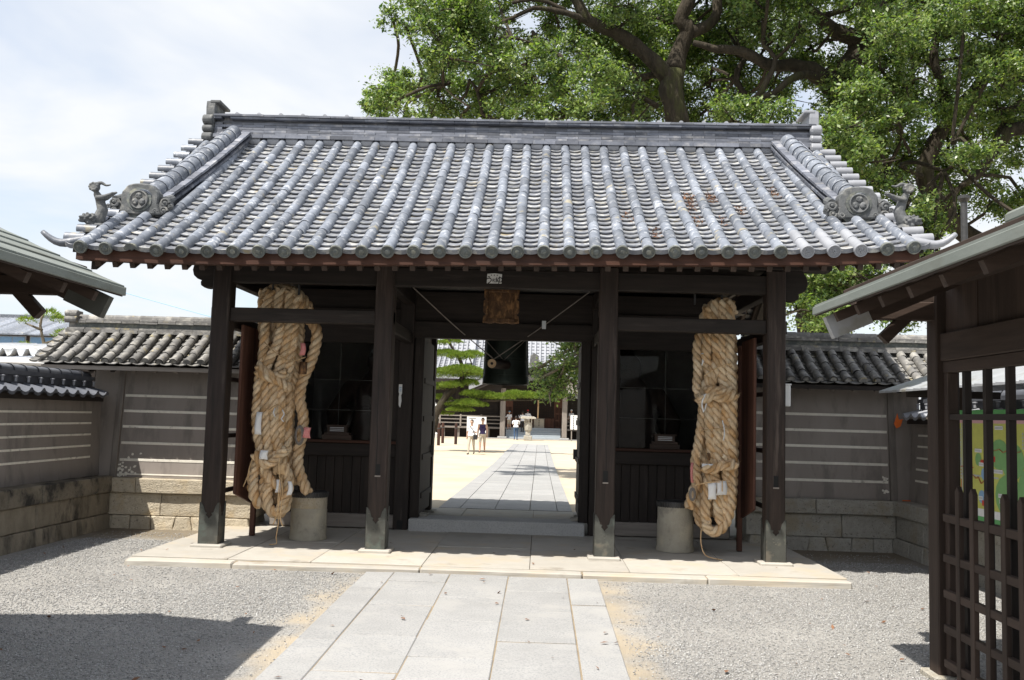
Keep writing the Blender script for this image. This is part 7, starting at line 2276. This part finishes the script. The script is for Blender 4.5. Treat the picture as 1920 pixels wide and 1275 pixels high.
LB_B = [[(8.38, 14.0, 9.73, 0.345), (7.74, 13.8, 10.58, 0.301), (7.02, 13.6, 10.85, 0.231), (6.17, 13.5, 10.87, 0.189), (5.49, 13.5, 11.21, 0.162), (4.82, 13.6, 11.29, 0.136), (4.26, 13.6, 11.45, 0.095)], [(7.7, 13.8, 10.58, 0.178), (7.1, 13.4, 10.56, 0.135), (6.64, 13.2, 10.34, 0.12), (6.22, 13.1, 9.95, 0.106), (5.79, 13.1, 9.8, 0.12), (5.64, 13.2, 9.42, 0.134)], [(5.79, 13.1, 9.8, 0.106), (6.06, 13.0, 10.32, 0.093), (6.25, 13.0, 10.81, 0.079), (5.92, 13.0, 11.16, 0.066)], [(9.22, 14.0, 11.47, 0.318), (8.53, 13.8, 11.67, 0.288), (7.94, 13.7, 11.91, 0.246), (7.5, 13.6, 12.14, 0.204), (6.99, 13.5, 12.59, 0.149)], [(7.64, 13.6, 12.22, 0.109), (8.23, 13.5, 12.4, 0.095), (8.74, 13.4, 12.64, 0.081)], [(8.87, 14.0, 11.4, 0.207), (9.76, 14.3, 12.12, 0.168), (10.4, 14.5, 12.81, 0.141), (10.74, 14.6, 13.76, 0.113)], [(8.32, 13.8, 9.02, 0.137), (8.86, 13.4, 9.05, 0.094), (9.32, 13.2, 9.14, 0.067), (9.51, 13.0, 9.42, 0.053)], [(8.18, 13.8, 8.46, 0.123), (8.62, 13.5, 7.96, 0.081), (9.05, 13.2, 8.03, 0.053)]]
BR_D =  [(13.12, 15.0, 3.11, 0.432), (13.01, 15.0, 5.1, 0.403), (12.53, 15.0, 6.25, 0.36), (11.69, 15.0, 6.96, 0.317), (11.13, 15.0, 7.6, 0.288), (10.78, 15.0, 8.33, 0.273), (10.93, 15.0, 9.14, 0.259), (11.44, 15.0, 9.97, 0.23), (12.17, 15.0, 10.88, 0.201), (12.76, 15.0, 11.86, 0.173), (13.07, 15.0, 13.37, 0.13)]
LB_D = [[(11.47, 15.0, 10.04, 0.173), (11.25, 14.8, 10.71, 0.143), (10.89, 14.6, 11.37, 0.142), (10.89, 14.5, 12.07, 0.127), (11.0, 14.4, 12.77, 0.098)], [(10.78, 15.0, 8.33, 0.101), (9.76, 14.0, 8.4, 0.069), (9.77, 13.0, 8.2, 0.06), (10.17, 12.4, 7.84, 0.052), (10.34, 12.2, 8.05, 0.045), (10.19, 12.0, 8.38, 0.032)], [(11.59, 15.0, 10.12, 0.187), (11.98, 14.0, 10.3, 0.152), (12.42, 13.5, 10.55, 0.135), (12.96, 13.0, 10.51, 0.119)], [(13.32, 13.0, 9.21, 0.291), (12.41, 13.0, 9.13, 0.252), (11.95, 13.0, 8.99, 0.212), (11.61, 13.0, 8.43, 0.172), (11.21, 13.0, 7.88, 0.119), (10.81, 13.0, 7.61, 0.079)], [(11.75, 13.0, 8.78, 0.132), (12.12, 13.2, 9.53, 0.107), (12.58, 13.3, 10.06, 0.08)], [(10.89, 14.5, 12.0, 0.071), (11.4, 14.2, 12.1, 0.056), (12.15, 14.0, 12.61, 0.041), (12.87, 13.8, 12.67, 0.034)]]
CL_H = [(1.51, 17.0, 3.52, 0.5), (1.21, 17.5, 3.7, 0.45), (1.59, 16.7, 2.88, 0.5), (1.07, 17.4, 2.9, 0.42), (0.75, 17.0, 2.56, 0.36), (0.59, 17.3, 2.89, 0.34), (1.15, 17.1, 2.42, 0.34), (1.47, 17.4, 2.52, 0.36), (0.76, 16.8, 2.25, 0.26), (1.73, 17.0, 3.84, 0.5), (1.19, 16.6, 3.25, 0.4), (0.43, 17.3, 3.04, 0.26), (1.98, 17.0, 3.06, 0.5), (2.2, 17.0, 3.69, 0.6), (0.44, 17.0, 2.68, 0.26), (0.91, 17.6, 3.07, 0.35)]
PADS = [(-4.16, 33.0, 4.91, 0.35, 0.16), (-3.7, 33.4, 5.03, 0.45, 0.16), (-3.91, 33.2, 4.43, 0.75, 0.24), (-3.27, 32.8, 4.3, 0.6, 0.25), (-2.76, 33.5, 4.43, 0.55, 0.25), (-4.01, 33.0, 3.5, 0.8, 0.32), (-3.1, 32.7, 3.63, 0.95, 0.34), (-2.61, 33.6, 3.44, 0.6, 0.28), (-4.13, 33.4, 2.89, 0.6, 0.22), (-2.95, 33.2, 3.09, 0.6, 0.2), (-3.61, 32.6, 2.95, 0.5, 0.2), (-4.29, 33.6, 2.39, 0.5, 0.16), (-2.64, 32.7, 2.59, 0.55, 0.2), (-2.0, 33.0, 2.51, 0.6, 0.22), (-1.31, 33.1, 2.46, 0.6, 0.22), (-0.68, 32.9, 2.6, 0.6, 0.22), (-0.07, 33.0, 2.57, 0.55, 0.22), (0.47, 33.1, 2.56, 0.5, 0.2), (0.92, 32.9, 2.61, 0.45, 0.2), (1.36, 33.0, 2.6, 0.35, 0.17), (-3.55, 33.3, 2.11, 0.6, 0.2), (-2.75, 32.7, 2.14, 0.7, 0.24), (-3.93, 33.5, 1.65, 0.4, 0.14), (-2.41, 33.1, 2.11, 0.45, 0.18), (-3.21, 33.0, 1.84, 0.6, 0.16)]
PINE_BR = [[(-4.68, 33.0, -0.22, 0.28), (-4.42, 33.0, 1.02, 0.25), (-4.2, 33.0, 1.89, 0.23), (-3.83, 33.0, 2.46, 0.2), (-3.35, 33.0, 2.9, 0.17), (-3.12, 33.0, 3.52, 0.13), (-3.29, 33.0, 4.21, 0.1), (-3.73, 33.0, 4.8, 0.07), (-3.93, 33.0, 5.62, 0.05), (-4.01, 33.0, 6.37, 0.03)], [(-4.06, 33.0, 2.14, 0.1), (-3.27, 32.9, 2.23, 0.08), (-2.27, 32.8, 2.26, 0.07), (-1.05, 32.9, 2.34, 0.06), (0.18, 33.0, 2.38, 0.045), (1.29, 33.0, 2.5, 0.03)], [(-4.13, 33.0, 1.89, 0.07), (-3.52, 33.2, 1.73, 0.05), (-2.78, 33.2, 1.93, 0.04)], [(-3.12, 33.0, 3.52, 0.07), (-2.72, 33.2, 3.79, 0.05), (-2.87, 33.3, 4.29, 0.04)], [(-3.54, 33.0, 2.77, 0.06), (-4.12, 33.3, 2.81, 0.05), (-4.47, 33.4, 3.13, 0.04)]]



def foliage(clumps, per, seed, size, sub=13, sig=.165, drop=0.0):
    """leaf positions: each clump is a handful of leafy sprays round its shell, with air between them."""
    g = np.random.default_rng(seed)
    out = []
    for x, y, z, r in clumps:
        k = max(4, int(sub * (r / .65) ** 2))
        d = g.normal(size=(k, 3)); d /= np.linalg.norm(d, axis=1)[:, None]
        c = d * (r * g.uniform(.35, 1.0, k) ** .6)[:, None] * np.array([1.05, 1.0, .75]) + np.array([x, y, z])
        n = int(per * (r / .65) ** 2 / k)
        for q in c:
            s = sig * g.uniform(.6, 1.25)
            p = q + g.normal(size=(n, 3)) * np.array([s, s, s * .62])
            p[:, 2] -= drop * np.abs(p[:, 0] - q[0])
            out.append(p)
    return np.concatenate(out)


def limb(mb, pts, n=10, wob=.04, seed=0):
    g = random.Random(seed)
    P4 = [Vector((a, b, c)) for a, b, c, _ in pts]
    rr = [p[3] for p in pts]
    path_ = smooth_path(P4, .22)
    # radius by fraction of control points
    acc = []
    for i in range(len(P4) - 1):
        m_ = max(2, int((P4[i + 1] - P4[i]).length / .22))
        acc += [rr[i] + (rr[i + 1] - rr[i]) * k / m_ for k in range(m_)]
    acc.append(rr[-1])
    path_ = [p + Vector((g.gauss(0, 1), g.gauss(0, 1), g.gauss(0, 1))) * wob * acc[i] for i, p in enumerate(path_)]
    acc = [a * g.uniform(.72, .88) for a in acc]
    mb.tube(path_, acc, n)


def twigs(mb, clumps, limbs, seed, n=3):
    """thin branches from the nearest limb point into each clump."""
    g = random.Random(seed)
    nodes = [Vector(p[:3]) for l in limbs for p in l]
    for x, y, z, r in clumps:
        c = Vector((x, y, z))
        a = min(nodes, key=lambda q: (q - c).length)
        if (a - c).length > 4.5: continue
        mid = a.lerp(c, .55) + Vector((g.gauss(0, .2), g.gauss(0, .2), g.gauss(.1, .2)))
        mb.tube(smooth_path([a, mid, c], .35), .045, 5)
        for _ in range(n):
            e = c + Vector((g.gauss(0, 1), g.gauss(0, 1), g.gauss(0, .6))) * r * .7
            mb.tube([c, c.lerp(e, .5) + Vector((0, 0, g.gauss(0, .08))), e], [.03, .02, .008], 4)


def camphor(loc, label, trunk, limbs, clumps, seed, per, extra=None):
    t_ = thing('camphor_tree', loc, label, 'tree', 'old camphor trees behind the gate')
    mb = MB()
    base = (trunk[0][0] + .1, trunk[0][1], -.15, trunk[0][3] * 1.35)
    limb(mb, [base] + trunk, 16, .05, seed)
    tr_ = mb.build('trunk', M['bark'], t_, smooth=True)
    for i, l in enumerate(limbs):
        mb = MB(); limb(mb, l, 11, .07, seed + i)
        mb.build('branch', M['bark'] if l[0][3] > .05 else M['twig'], t_, smooth=True)
    mb = MB(); twigs(mb, clumps, [trunk] + limbs, seed, 4)
    tag(mb.build('twigs', M['bark'], t_), kind='stuff')
    pos_ = foliage(clumps, per, seed, .1)
    if extra:
        pos_ = np.concatenate([pos_, foliage(extra, per * 1.4, seed + 1, .1, 10, .1)])
    g = np.random.default_rng(seed)
    me_ = leaf_mesh('crown', pos_ - np.array(loc), np.array([-.25, -.35, .75]), .105, [M['leaf'], M['leaf'], M['leaf'], M['leaf_dark']], g, wide=.5, droop=.5)
    put('crown', me_, Matrix.Translation(Vector(loc)), t_)
    return t_


camphor((4.1, 14, 0), 'old camphor tree forking above the gate ridge, its crown reaching far left', BR_A, LB_A, CL_A, 21, 1600, CL_STRAY)
camphor((7.9, 14, 0), 'camphor tree with the thickest trunk, rising behind the right end of the gate', BR_B, LB_B, CL_B + CL_B2, 22, 1600)
camphor((13.6, 15, 0), 'leaning camphor tree at the far right behind the shelter', BR_D, LB_D, CL_D, 23, 1600)

# broadleaf tree whose drooping branch shows through the gate on the right
ht = thing('broadleaf_tree', (5.2, 18.5, G), 'broadleaf tree with a drooping branch at the right of the courtyard view', 'tree')
mb = MB(); limb(mb, [(5.2, 18.5, -.3, .3), (5.1, 18.4, 1.5, .25), (4.7, 18.2, 3.0, .2), (4.0, 17.8, 4.2, .14), (3.0, 17.3, 4.3, .08), (2.0, 17.1, 3.7, .04)], 10, .06, 3)
limb(mb, [(4.7, 18.2, 3.0, .15), (5.3, 18.8, 4.6, .12), (5.9, 19.4, 6.2, .06)], 8, .06, 4)
mb.build('trunk', M['bark'], ht, smooth=True)
mb = MB(); twigs(mb, CL_H, [[(4.0, 17.8, 4.2), (3.0, 17.3, 4.3), (2.0, 17.1, 3.7)]], 5, 2)
tag(mb.build('twigs', M['twig'], ht), kind='stuff')
more = [(4.2, 18.2, 5.2, .8), (5.2, 18.8, 5.8, .9), (6.0, 19.4, 6.4, .9), (5.6, 18.2, 4.8, .8), (3.6, 17.8, 4.9, .7), (6.4, 19.2, 5.4, .8)]
pos_ = foliage(CL_H + more, 1000, 31, .1, 12, .15, .3)
put('crown', leaf_mesh('crown', pos_ - np.array((5.2, 18.5, G)), np.array([-.2, -.35, .75]), .1, [M['leaf'], M['leaf'], M['leaf'], M['leaf_dark']], np.random.default_rng(8), .5, .8), Matrix.Translation((5.2, 18.5, G)), ht)


def needles(name, pads, parent, org, seed, per=2600, ln=.11):
    """cloud-shaped pads of upright needle tufts."""
    g = np.random.default_rng(seed)
    P_, D_ = [], []
    for x, y, z, w, h in pads:
        n = int(per * (w / .6) ** 2)
        a = g.uniform(0, 6.283, n); rr = np.sqrt(g.random(n))
        lump = 1 + .16 * np.sin(a * 3 + x * 7) + .1 * np.sin(a * 7 + y * 3)
        px_ = rr * np.cos(a) * w * lump; py_ = rr * np.sin(a) * w * .85 * lump
        top = np.sqrt(np.clip(1 - rr ** 2, 0, 1)) * h * (1 + .25 * np.sin(px_ * 17 + z * 5) * np.cos(py_ * 15))
        pz_ = np.where(g.random(n) < .86, top, g.uniform(-.35, 1, n) * top)
        P_.append(np.stack([px_ + x, py_ + y, pz_ + z - h * .4], 1))
        dd_ = np.stack([px_ / w, py_ / w, .55 + 0 * px_], 1) + g.normal(0, .35, (n, 3))
        D_.append(dd_ / np.linalg.norm(dd_, axis=1)[:, None])
    P_ = np.concatenate(P_); D_ = np.concatenate(D_)
    n = len(P_)
    sd = np.cross(D_, g.normal(size=(n, 3))); sd /= np.linalg.norm(sd, axis=1)[:, None]
    L_ = ln * g.uniform(.7, 1.2, n)[:, None]
    v = np.stack([P_ - sd * .011, P_ + sd * .011, P_ + D_ * L_], 1).reshape(-1, 3) - np.array(org)
    me_ = bpy.data.meshes.new(name)
    me_.vertices.add(3 * n); me_.vertices.foreach_set('co', v.astype(np.float32).ravel())
    me_.loops.add(3 * n); me_.loops.foreach_set('vertex_index', np.arange(3 * n, dtype=np.int32))
    me_.polygons.add(n); me_.polygons.foreach_set('loop_start', np.arange(0, 3 * n, 3, dtype=np.int32)); me_.polygons.foreach_set('loop_total', np.full(n, 3, dtype=np.int32))
    me_.materials.append(M['pine']); me_.update(calc_edges=True)
    return put(name, me_, Matrix.Translation(Vector(org)), parent)


pn = thing('pine_tree', (-4.8, 33, G), 'trained pine with cloud-shaped pads and one long level branch across the courtyard', 'tree')
for i, l in enumerate(PINE_BR):
    mb = MB()
    if i == 0: l = [(l[0][0] - .3, l[0][1], -.3, .32)] + l
    limb(mb, l, 9, .1, 40 + i)
    mb.build('trunk' if i == 0 else 'branch', M['bark'], pn, smooth=True)
needles('needle_pads', PADS, pn, (-4.8, 33, G), 9, 3000)
# clipped round shrub at the far right of the courtyard
cs = thing('clipped_shrub', (4.3, 55, G), 'bright green clipped shrub beside the right notice board', 'shrub')
needles('foliage', [(4.35, 56, 1.4, .55, .75), (4.35, 56, .9, .6, .5)], cs, (4.3, 55, G), 10, 3000, .12)
MB().tube([(4.35, 56, G), (4.35, 56, 1.2)], .06, 6).build('stem', M['bark'], cs)
# garden pine over the left wall
gp = thing('garden_pine', (-10.6, 10, 0), 'small garden pine showing over the left wall before the far house', 'tree')
mb = MB(); limb(mb, [(-10.5, 10, -.1, .09), (-10.6, 10, 1.6, .07), (-10.4, 10, 2.6, .05), (-10.55, 10, 3.3, .035), (-10.5, 10, 3.55, .03)], 8, .1, 60)
for a_, b_ in (((-10.45, 10, 2.9), (-10.0, 10, 3.05)), ((-10.5, 10, 2.8), (-10.95, 10, 2.85)), ((-10.5, 10, 3.2), (-10.9, 10, 3.35))):
    mb.tube([a_, b_], [.035, .015], 5)
mb.build('trunk', M['twig'], gp, smooth=True)
needles('needle_pads', [(-10.0, 10, 3.1, .26, .16), (-10.9, 10, 2.8, .22, .14), (-10.85, 10, 3.4, .2, .12), (-10.45, 10, 3.55, .32, .15), (-10.15, 10.2, 3.45, .24, .12), (-10.35, 9.9, 2.75, .2, .1)], gp, (-10.6, 10, 0), 12, 1500, .09)
